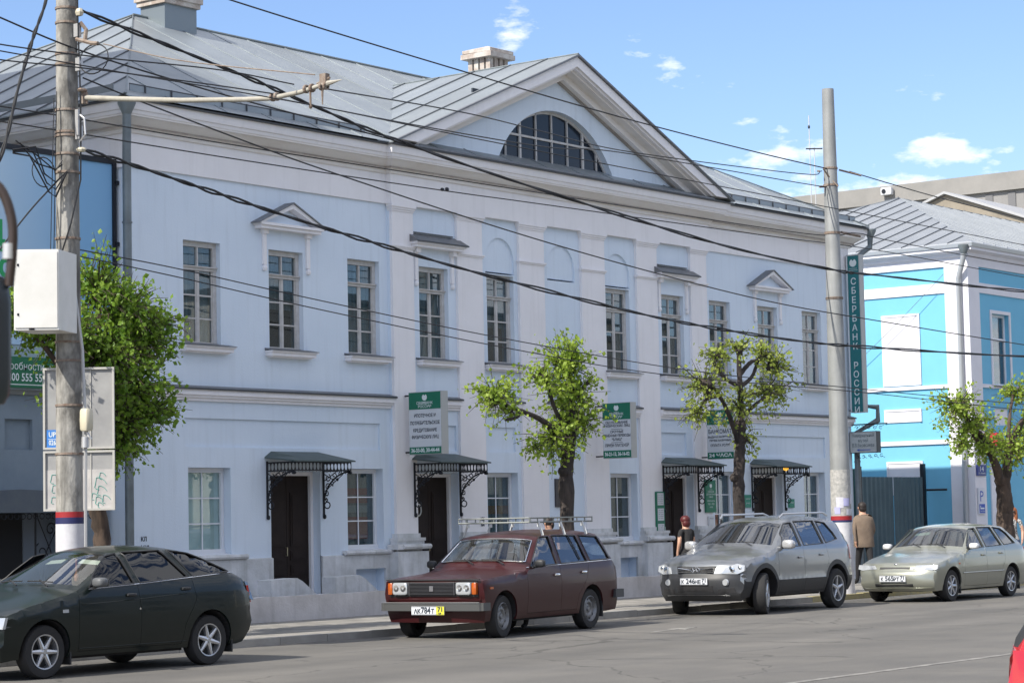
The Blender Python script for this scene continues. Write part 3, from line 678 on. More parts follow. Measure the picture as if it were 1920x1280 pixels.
# ---- doors
def make_door(x0, x1, y, zt, oval=False):
    f = MB(); x0 += .003; w_ = x1 - x0 - .003; zt -= .003
    f.box(0, .07, .18, .30, .16, zt); f.box(w_ - .07, w_, .18, .30, .16, zt); f.box(0, w_, .18, .30, zt - .07, zt)
    d = obj('door', f, M_WHITE, bank, local=True); d.location = (x0, y, 0); d.matrix_parent_inverse = PW[bank].inverted()
    half = (w_ - .14) / 2
    for k in range(2):
        l_ = MB(); a = .07 + half * k; l_.box(a + .004, a + half - .004, .24, .29, .16, zt - .07)
        for (p0, p1) in ((.28, .72), (.80, .98), (1.06, 1.24), (1.32, 2.30)):
            l_.box(a + .09, a + half - .09, .222, .24, p0, p1); l_.box(a + .13, a + half - .13, .212, .222, p0 + .04, p1 - .04)
        obj('door_leaf', l_, M_DOOR, d, local=True)
    h_ = MB(); h_.tube([(w_ / 2 - .05, .22, 1.15), (w_ / 2 - .05, .18, 1.15), (w_ / 2 - .05, .18, 1.3), (w_ / 2 - .05, .22, 1.3)], .01, 6); obj('handle', h_, mat('brass_handle', (.4, .36, .25), .3, .9), d, local=True)
    if oval:
        h_ = MB(); h_.tube([(.30 + .085 * cos(t), .205, 1.95 + .115 * sin(t)) for t in [2 * pi * i / 20 for i in range(21)]], .014, 6); obj('oval_frame', h_, mat('oval_white', (.6, .6, .58), .5), d, local=True)
    st = MB(); st.box(0, w_, -.12, .3, .06, .16); obj('threshold', st, M_PLINTH, d, local=True)
make_door(*D_L, 0, 2.68); make_door(-4.9, -3.6, YR, 2.66, True); make_door(3.6, 4.9, YR, 2.66); make_door(*D_R, 0, 2.68)
# ---- window hoods
def ped_hood(xc):
    b = MB(); b.box(xc - .80, xc + .80, -.17, 0, 7.06, 7.12); b.box(xc - .84, xc + .84, -.21, 0, 7.12, 7.17)
    for s_ in (-1, 1):
        P = [(xc + s_ * .86, 7.17), (xc + s_ * .74, 7.17), (xc, 7.47), (xc, 7.56)]
        b.prism(P if s_ < 0 else P[::-1], -.21, -.0)
        b.box(xc + s_ * .58 - .045, xc + s_ * .58 + .045, -.045, 0, 6.42, 7.06); b.box(xc + s_ * .58 - .07, xc + s_ * .58 + .07, -.08, 0, 6.98, 7.06)
        b.blob((xc + s_ * .58, -.03, 6.36), (.05, .045, .06), 8)
    h_ = obj('window_hood', b, M_WHITE, bank)
    b = MB()
    for s_ in (-1, 1):
        P = [(xc + s_ * .90, 7.165), (xc, 7.585), (xc, 7.56), (xc + s_ * .90, 7.145)]
        b.prism(P if s_ < 0 else P[::-1], -.24, 0)
    o_ = obj('hood_flashing', b, M_SILL, h_); o_.matrix_parent_inverse = Matrix()
    b = MB(); b.prism([(xc - .7, 7.172), (xc + .7, 7.172), (xc, 7.46)], -.05, -.0); o_ = obj('hood_field', b, M_WALL, h_); o_.matrix_parent_inverse = Matrix()
def flat_hood(xc):
    y = YR; b = MB(); b.box(xc - .72, xc + .74, y - .20, y, 7.06, 7.12); b.box(xc - .76, xc + .78, y - .25, y, 7.12, 7.165)
    for s_ in (-1, 1):
        b.box(xc + s_ * .56 - .045, xc + s_ * .56 + .045, y - .05, y, 6.42, 7.06); b.box(xc + s_ * .56 - .06, xc + s_ * .56 + .06, y - .12, y, 6.96, 7.06); b.blob((xc + s_ * .56, y - .03, 6.36), (.05, .045, .06), 8)
    h_ = obj('window_hood', b, M_WHITE, bank)
    b = MB(); b.prism([(y - .27, 7.165), (y - .27, 7.18), (y, 7.34), (y, 7.165)], xc - .78, xc + .8, 'x'); b.box(xc - .6, xc + .6, y - .03, y, 7.36, 7.375); o_ = obj('hood_flashing', b, M_SILL, h_); o_.matrix_parent_inverse = Matrix()
    b = MB(); b.box(xc - .79, xc + .81, y - .28, y - .265, 7.15, 7.175); b.box(xc - .6, xc + .6, y - .04, y - .02, 7.352, 7.362); o_ = obj('hood_drip', b, M_DARKTRIM, h_); o_.matrix_parent_inverse = Matrix()
ped_hood(-8.43); ped_hood(8.43); flat_hood(-4.25); flat_hood(4.23)
# ---- iron canopies over the doors
def canopy(x0, x1, y, lamp=False):
    D = .74; zb, zf = 3.0, 2.86
    r_ = MB()
    r_.add([(x0 - .05, y, zb - .06), (x0 + .12, y, zb + .04), (x1 - .12, y, zb + .04), (x1 + .05, y, zb - .06), (x0 - .06, y - D, zf), (x1 + .08, y - D, zf), (x0 + .3, y - D * .55, zf + .085), (x1 - .3, y - D * .55, zf + .085),
            (x0 - .05, y, zb - .085), (x1 + .05, y, zb - .085), (x0 - .06, y - D, zf - .025), (x1 + .08, y - D, zf - .025)],
           [(0, 4, 6, 1), (1, 6, 7, 2), (2, 7, 5, 3), (4, 5, 7, 6), (4, 10, 11, 5), (0, 8, 10, 4), (5, 11, 9, 3), (8, 9, 11, 10), (0, 1, 2, 3, 9, 8)])
    c_ = obj('door_canopy', r_, M_CANOPY, bank)
    fz = zf - .03
    def ring_row(p, q, n_, h_, m_):
        p, q = Vector(p), Vector(q)
        for i in range(n_):
            c = p.lerp(q, (i + .5) / n_); u = (q - p).normalized() * ((q - p).length / n_ / 2 * .98)
            m_.tube([c + u * cos(t) + Vector((0, 0, -h_ / 2 + h_ / 2 * sin(t))) for t in [2 * pi * k / 10 for k in range(11)]], .0085, 4, False)
        m_.tube([p, q], .013, 4); m_.tube([p - Vector((0, 0, h_)), q - Vector((0, 0, h_))], .008, 4)
        for i in range(n_ + 1):
            c = p.lerp(q, i / n_); m_.tube([c, c - Vector((0, 0, h_ * 1.12))], .008, 4)
    f_ = MB(); ring_row((x0, y - D + .04, fz), (x1, y - D + .04, fz), 16, .15, f_); o_ = obj('canopy_fringe', f_, M_IRON, c_); o_.matrix_parent_inverse = Matrix()
    for x in (x0, x1):
        b = MB(); ring_row((x, y - .02, fz), (x, y - D + .04, fz), 8, .15, b)
        b.tube([(x, y - .015, fz + .03), (x, y - .015, 1.86)], .022, 6); b.blob((x, y - .03, 1.85), (.03, .035, .045), 8)
        b.tube([(x, y - .02 - (D - .08) * (1 - cos(t)), 2.08 + (fz - .17 - 2.08) * sin(t)) for t in [pi / 2 * k / 14 for k in range(15)]], .016, 5)
        b.tube([(x, y - .03 - .07 * (1 - cos(t)), 2.06 + .06 * sin(t)) for t in [2 * pi * k / 12 for k in range(13)]], .012, 5)
        b.blob((x, y - D + .07, fz - .19), (.03, .05, .03), 8)
        def scroll(cy, cz, R_, d=1, t0=0):
            b.tube([(x, cy + R_ * (1 - k / 22) * cos(t0 + d * k * .42), cz + R_ * (1 - k / 22) * sin(t0 + d * k * .42)) for k in range(19)], .011, 4)
        for (cy, cz, R_, d) in ((.10, 2.56, .075, 1), (.10, 2.40, .06, -1), (.07, 2.27, .05, 1), (.26, 2.60, .07, -1), (.40, 2.64, .05, 1), (.22, 2.46, .045, 1), (.52, 2.655, .035, -1), (.07, 2.16, .035, -1), (.34, 2.53, .03, -1)): scroll(y - .02 - cy, cz, R_, d, cy * 20)
        b.tube([(x, y - .02, 2.64), (x, y - .3, 2.5)], .009, 4); b.tube([(x, y - .05, 2.32), (x, y - .5, 2.62)], .009, 4); b.tube([(x, y - .02, 2.5), (x, y - .35, 2.68)], .009, 4)
        o_ = obj('bracket', b, M_IRON, c_); o_.matrix_parent_inverse = Matrix()
    if lamp:
        b = MB(); b.blob((x0 + .75, y - .5, 2.80), (.06, .06, .05), 12, 2); o_ = obj('lamp', b, mat('lamp_amber', (.9, .45, .05), .4, emit=.8), c_, smooth=60); o_.matrix_parent_inverse = Matrix()
canopy(-9.0, -7.5, 0); canopy(-5.02, -3.62, YP); canopy(3.58, 5.0, YP); canopy(7.5, 9.0, 0, True)
# ---- downpipes
def downpipe(pts, r, head):
    b = MB(); b.tube(pts, r, 10)
    z = pts[-1][2] + .8
    while z < pts[-2][2]: b.lathe([(r + .012, 0), (r + .012, .03)], 10, cen=(pts[-1][0], pts[-1][1], z)); z += 1.9
    d_ = obj('downpipe', b, M_PIPE, bank, smooth=40)
    b = MB(); b.lathe([(r, head[2] - .22), (r + .005, head[2] - .2), (.155, head[2] - .04), (.155, head[2]), (.14, head[2])], 14, cen=(head[0], head[1], 0)); o_ = obj('rainwater_head', b, M_PIPE, d_, smooth=30); o_.matrix_parent_inverse = Matrix()
downpipe([(-12.72, -.42, 8.7), (-12.72, -.42, 8.4), (-12.72, -.41, 8.1), (-12.72, -.41, .3)], .075, (-12.72, -.42, 8.86))
downpipe([(12.9, -.42, 8.75), (12.9, -.40, 8.48), (12.47, -.12, 8.12), (12.47, -.1, 4.45), (12.75, -.55, 4.38), (12.75, -.55, 4.05), (12.43, -.1, 3.75), (12.43, -.1, .3)], .075, (12.9, -.42, 8.93))
letter(FACE_Y(-12.02, -.004, 1.52), 'КЛ', .10, M_INK, bank, name='stencil_mark', bold=.004); letter(FACE_Y(-12.0, -.004, 1.38), '1410', .10, M_INK, bank, name='stencil_mark', bold=.004)
letter(FACE_Y(-2.92, YP - .004, 1.75), 'КК', .09, M_INK, bank, name='stencil_mark', bold=.004)
letter(FACE_Y(-2.92, YP - .004, 1.63), 'N4', .09, M_INK, bank, name='stencil_mark', bold=.004)
# ------------------------------------------------------------------ low wall and stoops in front of the bank
M_LOW = mat('whitewashed_low_wall', (.66, .64, .64), .9, col2=(.42, .40, .39), scale=1.6, amt=.35, bump=.3, bscale=25, streak=.3)
lw_ = MB(); yW = -1.72
def jag(x0, x1, z0, z1, y0, y1, n):
    P = [(x0, z0), (x1, z0)] + [(x1 - (x1 - x0) * i / n, z1 + random.uniform(-.012, .012)) for i in range(n + 1)]
    return P
b = MB(); b.prism(jag(-14.6, 5.3, .05, .50, 0, 0, 90), yW, yW + .22)
low = obj('low_wall', b, M_LOW, label='long low whitewashed wall edging the pavement in front of the bank', cat='low wall')
def cheek(x, name_lab):
    b = MB(); b.prism([(-.05, .05), (-.05, .78), (-.75, .78), (-.95, .74), (-1.2, .62), (-1.62, .30), (-1.62, .05)], x, x + .32, 'x')
    return obj('stoop_cheek', b, M_PLINTH, label=name_lab, cat='step wall', group='sloping side walls of the door steps')
def cheeky(x, lab):
    b = MB(); b.prism([(x, .05), (x, .76), (x + .66, .78), (x + .8, .72), (x + 1.25, .42), (x + 1.35, .05)], -1.05, -.72)
    return obj('stoop_cheek', b, M_PLINTH, label=lab, cat='step wall', group='sloping side walls of the door steps')
cheeky(-10.02, 'sloping white side wall of the steps left of the leftmost door')
cheeky(-8.36, 'sloping white side wall of the steps right of the leftmost door')
for (a, b_, l_) in ((-9.1, -7.4, 'brick coloured landing step under the leftmost bank door'), (-5.1, -3.5, 'landing step under the bank door with the oval ring'), (3.5, 5.1, 'landing step under the door behind the silver car'), (7.4, 9.1, 'landing step under the rightmost bank door')):
    m_ = MB(); m_.box(a, b_, -.9, -.19, .085, .30); m_.box(a, b_, -1.2, -.9, .085, .19); obj('door_step', m_, mat('step_reddish', (.28, .22, .19), .9, col2=(.2, .17, .15), scale=4), label=l_, cat='step', group='landing steps')

# ------------------------------------------------------------------ bank signs
def logo(parent, M, r, m, n_=28):
    """disc with a notch at its top and a fold line, two thin bars under it"""
    P = []
    for i in range(n_):
        t = pi / 2 + .42 + (2 * pi - .84) * i / (n_ - 1); P.append((r * cos(t), r * sin(t)))
    P.append((0, r * .48))
    vs, T = tri_region(P); b = MB(); b.add([(x, y, 0) for x, y in vs], T, M)
    b.box(-r * 1.1, r * 1.1, -r * 1.5, -r * 1.42, 0, .001, M); b.box(-r * 1.3, r * 1.3, -r * 1.95, -r * 1.87, 0, .001, M)
    return obj('logo', b, m, parent, fix=False)
def blade(x, y0, y1, z0, z1, top, lab, lines, foot, th=.2, wallY=YP, arms=True):
    t = thing('bank_sign', lab, 'sign', (x, wallY, z0), group='bank signs standing out from the facade')
    b = MB(); b.box(x, x + th, y0, y1, z0, z1); obj('sign_box', b, M_SIGNE, t)
    b = MB(); b.box(x - .006, x, y0 + .01, y1 - .01, z0 + .01, z1 - .01); obj('sign_face', b, M_SIGNW, t)
    b = MB(); b.box(x - .010, x - .006, y0 + .012, y1 - .012, z1 - top, z1 - .012); obj('green_field', b, M_GREEN, t); b = MB(); b.box(x - .010, x - .006, y0 + .012, y1 - .012, z0 + .012, z0 + foot[1]); obj('green_field', b, M_GREEN, t)
    yc = (y0 + y1) / 2; w_ = (y1 - y0)
    logo(t, FACE_X(x - .012, yc, z1 - .11), .062, M_LETW)
    letter(FACE_X(x - .012, yc, z1 - top + .115), 'СБЕРБАНК', .07, M_LETW, t, width=w_ * .5, bold=.001); letter(FACE_X(x - .012, yc, z1 - top + .05), 'РОССИИ', .07, M_LETW, t, width=w_ * .4, bold=.001)
    for (s_, dz, sz, ww) in lines:
        if s_ == '-':
            b = MB(); b.box(x - .009, x - .0065, yc - w_ * ww / 2, yc + w_ * ww / 2, z1 - dz - .005, z1 - dz + .004); obj('rule', b, M_INK, t)
        else: letter(FACE_X(x - .0085, yc, z1 - dz), s_, sz, M_INK, t, width=w_ * ww, bold=.002)
    letter(FACE_X(x - .012, yc, z0 + foot[1] / 2 + .005), foot[0], .105, M_LETW, t, width=w_ * .86, bold=.004)
    if arms:
        for z in (z1 - .06, z0 + .05):
            b = MB(); b.tube([(x + .05, y1 - .02, z), (x + .05, wallY + .01, z)], .018, 6); obj('bracket', b, M_IRON, t)
    return t
blade(-5.3, -1.06, -.25, 3.0, 4.2, .335, 'bank sign with mortgage and consumer credit lettering over the door with the oval ring', [('ИПОТЕЧНОЕ И', .46, .09, .66), ('ПОТРЕБИТЕЛЬСКОЕ', .60, .09, .90), ('КРЕДИТОВАНИЕ', .74, .09, .72), ('ФИЗИЧЕСКИХ ЛИЦ', .87, .09, .82)], ('36-33-00, 30-44-44', .145))
blade(1.0, -1.08, -.34, 2.98, 4.16, .36, 'bank sign with seven text lines beside the crown of the middle street tree', [('ОБСЛУЖИВАНИЕ', .425, .075, .78), ('ФИЗИЧЕСКИХ ЛИЦ', .495, .075, .92), ('-', .56, 0, .4), ('СРОЧНЫЕ', .62, .075, .46), ('ДЕНЕЖНЫЕ ПЕРЕВОДЫ', .70, .075, .94), ('"БЛИЦ"', .785, .075, .36), ('-', .845, 0, .4), ('ПРИЕМ ПЛАТЕЖЕЙ', .91, .085, .82)], ('36-21-13, 36-16-02', .165))
blade(5.15, -1.02, -.30, 3.0, 4.12, .34, 'bank sign for the cash machine half hidden behind the right hand street tree', [('БАНКОМАТ', .50, .13, .86), ('ВЫДАЧА НАЛИЧНЫХ', .62, .06, .9), ('ПРИЕМ НАЛИЧНЫХ', .70, .06, .8), ('ОПЛАТА УСЛУГ', .81, .075, .74)], ('24 ЧАСА', .155))
# tall vertical blade on the right corner
t = thing('tall_bank_sign', 'tall narrow green vertical sign with white letters on the right corner of the bank', 'sign', (12.2, 0, 4.24))
M_TEAL = mat('sign_teal', (.012, .155, .165), .45)
b = MB(); b.box(12.2, 12.42, -.46, -.08, 4.24, 8.24); obj('sign_box', b, M_SIGNE, t)
b = MB(); b.box(12.192, 12.2, -.44, -.13, 4.26, 8.21); obj('green_field', b, M_TEAL, t)
b = MB(); b.box(12.19, 12.2, -.125, -.085, 4.26, 8.21); obj('white_edge', b, M_SIGNW, t)
logo(t, FACE_X(12.19, -.285, 8.03), .10, M_LETW)
zz = [7.55 - i * .235 for i in range(8)] + [5.42 - i * .225 for i in range(6)]
for ch, z in zip('СБЕРБАНК' + 'РОССИИ', zz): letter(FACE_X(12.188, -.285, z), ch, .23, M_LETW, t, bold=.002)
for z in (7.9, 6.0, 4.3):
    b = MB(); b.tube([(12.3, -.1, z), (12.3, .02, z)], .02, 6); obj('bracket', b, M_IRON, t)
# museum direction sign
t = thing('museum_sign', 'weathered pointer sign with blue arrow and iron scrolls on the right bank corner', 'sign', (12.2, 0, 3.2))
b = MB(); b.box(12.2, 12.40, -.80, -.03, 3.22, 3.76); obj('sign_box', b, mat('sign_case_dark', (.05, .055, .06), .5), t)
b = MB(); b.box(12.19, 12.2, -.785, -.045, 3.235, 3.745); obj('sign_face', b, mat('weathered_sign_face', (.52, .55, .54), .6, col2=(.36, .38, .38), scale=6, amt=.6), t)
for s_, z, ww in (('Мемориальный', 3.655, .62), ('музей', 3.53, .28), ('В.В.Вересаева', 3.41, .62)): letter(FACE_X(12.188, -.415, z), s_, .12, mat('faded_ink', (.06, .10, .11), .7), t, width=ww)
b = MB(); b.prism([(-.62, 3.305), (-.30, 3.305), (-.30, 3.325), (-.22, 3.295), (-.30, 3.265), (-.30, 3.285), (-.62, 3.285)], 12.186, 12.189, 'x'); obj('arrow', b, mat('arrow_blue', (.05, .10, .42), .6), t)
b = MB(); b.tube([(12.3, .06, 3.94), (12.3, -1.05, 3.94)], .018, 6); obj('arm', b, M_IRON, t)
for (z, s_) in ((3.86, 1), (3.14, -1)):
    b = MB()
    for k in range(5):
        yc = -.18 - k * .17; b.tube([(12.3, yc + .055 * (1 - j / 14) * cos(j * .55 + k), z + .055 * (1 - j / 14) * sin(j * .55 + k) * s_) for j in range(12)], .007, 4)
        b.tube([(12.3, yc, z), (12.3, yc - .1, z + s_ * .05)], .006, 4)
    obj('scrollwork', b, M_IRON, t)
# small boards on the facade
def board(name, x0, x1, y, z0, z1, m, label, cat, lines, mi, frame=None, th=.03, logo_r=0):
    t = thing(name, label, cat, ((x0 + x1) / 2, y, z0))
    b = MB(); b.box(x0, x1, y - th, y, z0, z1); obj('panel', b, frame or m, t)
    b = MB(); b.box(x0 + .025, x1 - .025, y - th - .004, y - th, z0 + .025, z1 - .025); obj('face', b, m, t)
    if logo_r: logo(t, FACE_Y((x0 + x1) / 2, y - th - .008, z1 - .13), logo_r, mi)
    for s_, z, sz, ww in lines: letter(FACE_Y((x0 + x1) / 2, y - th - .007, z), s_, sz, mi, t, width=(x1 - x0) * ww)
    return t
board('tall_green_board', 5.24, 5.68, YP - .01, 1.80, 2.54, M_GREEN, 'tall green bank board with white lettering right of the door behind the silver car', 'sign', [('СБЕРБАНК', 2.27, .06, .6), ('ДОПОЛНИТЕЛЬНЫЙ', 2.21, .05, .85), ('ОФИС', 2.15, .05, .4), ('РЕЖИМ РАБОТЫ', 2.06, .05, .7), ('9.00 - 19.00', 1.99, .06, .6), ('14.00', 1.92, .05, .3)], M_LETW, logo_r=.05)
board('green_notice', 7.12, 7.42, -.0, 1.90, 2.20, mat('sign_green_pale', (.03, .24, .17), .5), 'small square green notice left of the rightmost bank door', 'notice', [('БАНКОМАТ', 2.10, .05, .7), ('24 ЧАСА', 2.0, .05, .6)], M_LETW)
board('green_notice', 9.14, 9.40, -.0, 1.88, 2.09, mat('sign_green_pale', (.03, .24, .17), .5), 'small green notice right of the rightmost bank door', 'notice', [('БАНК', 2.0, .05, .6)], M_LETW)
board('paper_notice', 5.36, 5.58, YP - .01, 1.50, 1.72, M_SIGNW, 'white paper notice under the tall green bank board', 'notice', [('ОБЪЯВЛЕНИЕ', 1.66, .03, .7)], M_INK)
t = thing('notice_board', 'green framed notice board with three sheets on the pilaster left of a door', 'notice board', (3.42, YP, 1.29))
b = MB(); b.box(3.24, 3.56, YP - .04, YP, 1.26, 2.28); obj('frame', b, M_GREEN, t)
for z0 in (1.30, 1.64, 1.98):
    b = MB(); b.box(3.28, 3.52, YP - .045, YP - .04, z0, z0 + .27); obj('sheet', b, M_SIGNW, t)
    for k in range(5): letter(FACE_Y(3.4, YP - .047, z0 + .23 - k * .045), 'информация'[: 6 + (k * 3) % 5], .03, M_INK, t, width=.18)
t = thing('memorial_plaque', 'dark square memorial plaque on the middle bay of the bank wall', 'plaque', (-.1, YR, 1.97))
b = MB(); b.box(-.40, .16, YR - .04, YR, 1.97, 2.56); obj('slab', b, mat('plaque_dark_stone', (.045, .04, .045), .3), t)
for s_, z in (('В ЭТОМ ДОМЕ', 2.44), ('РАБОТАЛ', 2.34), ('1917 - 1925', 2.24)): letter(FACE_Y(-.12, YR - .043, z), s_, .06, mat('plaque_gold', (.25, .2, .1), .4), t, width=.38)

# ------------------------------------------------------------------ side wing left of the bank: gate wall, billboard
M_GW = mat('gate_wall_grey_blue', (.23, .285, .34), .9, col2=(.19, .24, .29), scale=2, bump=.15)
t = thing('gate_wall', 'grey blue gate wall with recessed panel and arched canopy left of the bank', 'wall', (-16, .4, 0))
b = MB(); plate(b, rc(-19, XL - .15, .06, 3.92), [rc(-14.66, -14.08, 3.02, 3.52), rc(-18.2, -17.4, 3.02, 3.52), rc(-16.2, -13.45, .1, 2.05)], .42, .3); obj('wall', b, M_GW, t)
b = MB(); b.box(-19, XL - .15, .36, .74, 3.92, 4.0); obj('coping', b, mat('coping_grey', (.26, .27, .27), .9), t)
b = MB(); b.box(-18.3, -13.4, .5, .56, 3.0, 3.54); obj('recess_back', b, M_GW, t)
b = MB(); P = [(-16.3, 2.0), (-13.45, 1.98), (-13.75, 2.22), (-14.2, 2.33), (-15, 2.36), (-16.3, 2.3)]; b.prism(P, -.35, .42); obj('gate_canopy', b, mat('gate_canopy_slate', (.075, .095, .125), .6, col2=(.1, .12, .14), scale=5), t)
b = MB()
for k in range(22): b.tube([(-16.2 + k * .13 + .05 * cos(u), -.3, 1.93 + .045 * sin(u)) for u in [2 * pi * q / 8 for q in range(9)]], .009, 4, False)
for k, (cx, cz, R_) in enumerate(((-13.75, 1.72, .12), (-13.95, 1.35, .16), (-13.6, 1.3, .14), (-13.85, .95, .15))): b.tube([(cx + R_ * (1 - j / 22) * cos(j * .45 + k * 2), .36, cz + R_ * (1 - j / 22) * sin(j * .45 + k * 2)) for j in range(18)], .012, 4)
b.tube([(-14.05, .36, 1.95), (-13.75, .36, 1.35), (-14.1, .36, .6)], .012, 4); b.tube([(-13.5, .36, 1.95), (-13.85, .36, 1.35), (-13.5, .36, .6)], .012, 4)
for x in (-14.08, -13.48): b.tube([(x, .36, 2.0), (x, .36, .1)], .018, 5)
obj('wrought_iron_grille', b, M_IRON, t)
b = MB(); b.box(-16.2, -14.1, .66, .70, .08, 2.05); obj('gate_leaf', b, M_DARK, t)
b = MB(); b.box(-14.05, -13.45, .70, .72, .08, 2.05); obj('gate_side_panel', b, mat('gate_panel_grey', (.2, .23, .27), .8), t)
t = thing('billboard', 'large sky blue billboard with green lettering standing over the gate wall', 'billboard', (-16, .3, 4))
m = bpy.data.materials.new('billboard_print'); m.use_nodes = True; n = m.node_tree.nodes; l = m.node_tree.links; p = n['Principled BSDF']; p.inputs['Roughness'].default_value = .5
g = n.new('ShaderNodeNewGeometry'); sx = n.new('ShaderNodeSeparateXYZ'); l.new(g.outputs['Position'], sx.inputs[0])
mr = n.new('ShaderNodeMapRange'); mr.inputs[1].default_value = -13.2; mr.inputs[2].default_value = -15.5; l.new(sx.outputs[0], mr.inputs[0])
r = n.new('ShaderNodeValToRGB'); l.new(mr.outputs[0], r.inputs[0]); r.color_ramp.elements[0].color = (.21, .43, .68, 1); r.color_ramp.elements[1].color = (.50, .64, .76, 1); l.new(r.outputs[0], p.inputs['Base Color'])
b = MB(); b.box(-19, -12.45, .25, .30, 4.72, 7.9); obj('poster', b, m, t)
b = MB(); b.box(-19, -12.38, .22, .34, 7.9, 7.99); b.box(-12.45, -12.37, .22, .34, 3.95, 7.99); obj('frame', b, M_IRON, t)
b = MB(); b.box(-12.4, -12.33, .2, .36, 7.55, 7.62); b.box(-12.4, -12.33, .2, .36, 5.6, 5.67); b.box(-12.4, -12.33, .2, .36, 6.5, 6.57); obj('wall_fixing', b, M_IRON, t)
b = MB(); b.box(-19, -13.3, .2, .26, 4.02, 4.52); obj('green_strip', b, mat('billboard_green', (.006, .13, .055), .5), t)
b = MB(); b.box(-19, -13.3, .27, .33, 4.0, 4.72); obj('backing_strip', b, mat('billboard_haze', (.3, .4, .45), .6), t)
MG = mat('print_green', (.01, .32, .10), .5)
letter(FACE_Y(-14.62, .245, 5.97), 'со', .52, MG, t, bold=.018); letter(FACE_Y(-15.0, .245, 6.55), 'д', .7, MG, t, bold=.02)
letter(FACE_Y(-14.42, .195, 4.36), 'Подробности на', .17, M_LETW, t, width=1.25); letter(FACE_Y(-14.38, .195, 4.18), '8 800 555 55 50', .18, M_LETW, t, width=1.05, bold=.003)
b = MB(); b.box(-19, -13.35, .196, .199, 4.06, 4.075); obj('rule', b, M_LETW, t)

# ------------------------------------------------------------------ left utility pole with its fittings
M_CONC = mat('pole_concrete', (.34, .33, .305), .95, col2=(.13, .125, .115), scale=4.5, amt=.9, bump=1.0, bscale=14, stretch=(1, 1, .45), streak=.7)
M_PW = mat('pole_white_band', (.62, .62, .64), .8, col2=(.48, .47, .50), scale=5, amt=.5, bump=.2)
M_PR = mat('pole_red_band', (.30, .015, .02), .7); M_PB = mat('pole_blue_band', (.015, .02, .09), .7)
M_RUST = mat('rusty_fitting', (.18, .12, .09), .8, .3, col2=(.32, .28, .24), scale=12)
M_GALV = mat('galvanised_fitting', (.5, .5, .5), .45, .5)
PX, PY = -18.37, -5.3
def ring(b, x, y, z, r, h): b.lathe([(r, 0), (r + .012, .0), (r + .012, h), (r, h)], 18, cen=(x, y, z))
pole = thing('utility_pole', 'weathered concrete pole with tangled wires, long tram wire arm and red white painted foot', 'utility pole', (PX, PY, 0))
rr = lambda z: .192 - .0058 * z
def seg(z0, z1, m, nm, dr=0.0, px=PX, py=PY, rr=rr):
    b = MB(); n_ = max(2, int((z1 - z0) / .5)); b.tube([(px, py, z0 + (z1 - z0) * i / n_) for i in range(n_ + 1)], [rr(z0 + (z1 - z0) * i / n_) + dr for i in range(n_ + 1)], 24); return obj(nm, b, m, pole, smooth=40)
seg(1.94, 11.5, M_CONC, 'shaft'); seg(.05, 1.78, M_PW, 'white_band', .004); seg(1.78, 1.865, M_PB, 'blue_band', .005); seg(1.865, 1.94, M_PR, 'red_band', .005)
for z in (3.35, 3.95, 4.2, 6.5, 6.75, 7.0, 7.05, 7.35, 7.98, 8.12, 8.55, 8.75, 2.7, 5.6): b = MB(); ring(b, PX, PY, z, rr(z) + .002, .03); obj('clamp_band', b, M_RUST, pole)
b = MB(); b.tube([(PX + .1, PY - .2, 7.53), (PX + .1, PY - .8, 7.44), (PX + .1, -7.4, 7.25), (PX + .1, -8.55, 7.115), (PX + .1, -9.0, 7.07), (PX + .1, -9.5, 7.085), (PX + .1, -9.9, 7.13)], [.038, .036, .034, .032, .031, .03, .026], 10)
b.tube([(PX + .1, -9.9, 7.13), (PX + .1, -10.2, 7.15)], [.045, .003], 8)
arm = obj('arm', b, mat('arm_pale_paint', (.40, .385, .33), .6, col2=(.30, .28, .24), scale=7), pole, smooth=40)
b = MB()
for y in (-9.05, -9.12, -9.62, -9.72, -9.88, -9.95): b = MB(); b.lathe([(.035, 0), (.055, .005), (.055, .035), (.035, .04)], 10, 'y', cen=(PX + .1, y, 7.08 if y > -9.3 else 7.11)); obj('arm_collar', b, M_RUST, pole)
b = MB(); b.tube([(PX + .1, -9.67, 7.1), (PX + .1, -9.67, 6.9)], .014, 6); b.blob((PX + .1, -9.67, 6.88), (.022, .022, .03), 8); obj('wire_hanger', b, M_RUST, pole); b = MB(); b.tube([(PX + .1, -9.87, 7.1), (PX + .1, -9.87, 6.88)], [.02, .008], 6); obj('wire_hanger', b, M_RUST, pole); b = MB(); b.box(PX + .06, PX + .14, -9.96, -9.86, 7.12, 7.26); b.tube([(PX + .1, -9.78, 7.15), (PX + .1, -10.0, 7.2)], .015, 5)
obj('arm_head', b, M_RUST, pole); b = MB(); b.tube([(PX + .1, PY - .24, 7.60), (PX + .1, PY - .24, 7.44)], .05, 6); b.blob((PX + .05, PY - .25, 7.62), (.08, .05, .03), 8)
obj('arm_clamp', b, M_RUST, pole)
b = MB()
for (z, y) in ((8.45, -5.5), (7.98, -5.53), (7.05, -5.52)): b.box(PX - .02, PX + .05, y - .04, y + .04, z - .1, z + .08)
b.tube([(PX, PY - .22, 7.3), (PX, PY - .34, 7.22), (PX, PY - .36, 7.0), (PX, PY - .24, 6.9)], .014, 5); b.box(PX - .04, PX + .0, PY - .26, PY - .2, 7.0, 7.35)
obj('wire_clamp', b, M_GALV, pole)
b = MB(); b.blob((PX, PY - .26, 8.68), (.05, .06, .06), 8); b.blob((PX, PY - .28, 6.8), (.06, .07, .035), 8); obj('insulator', b, mat('insulator_cream', (.5, .46, .36), .4), pole)
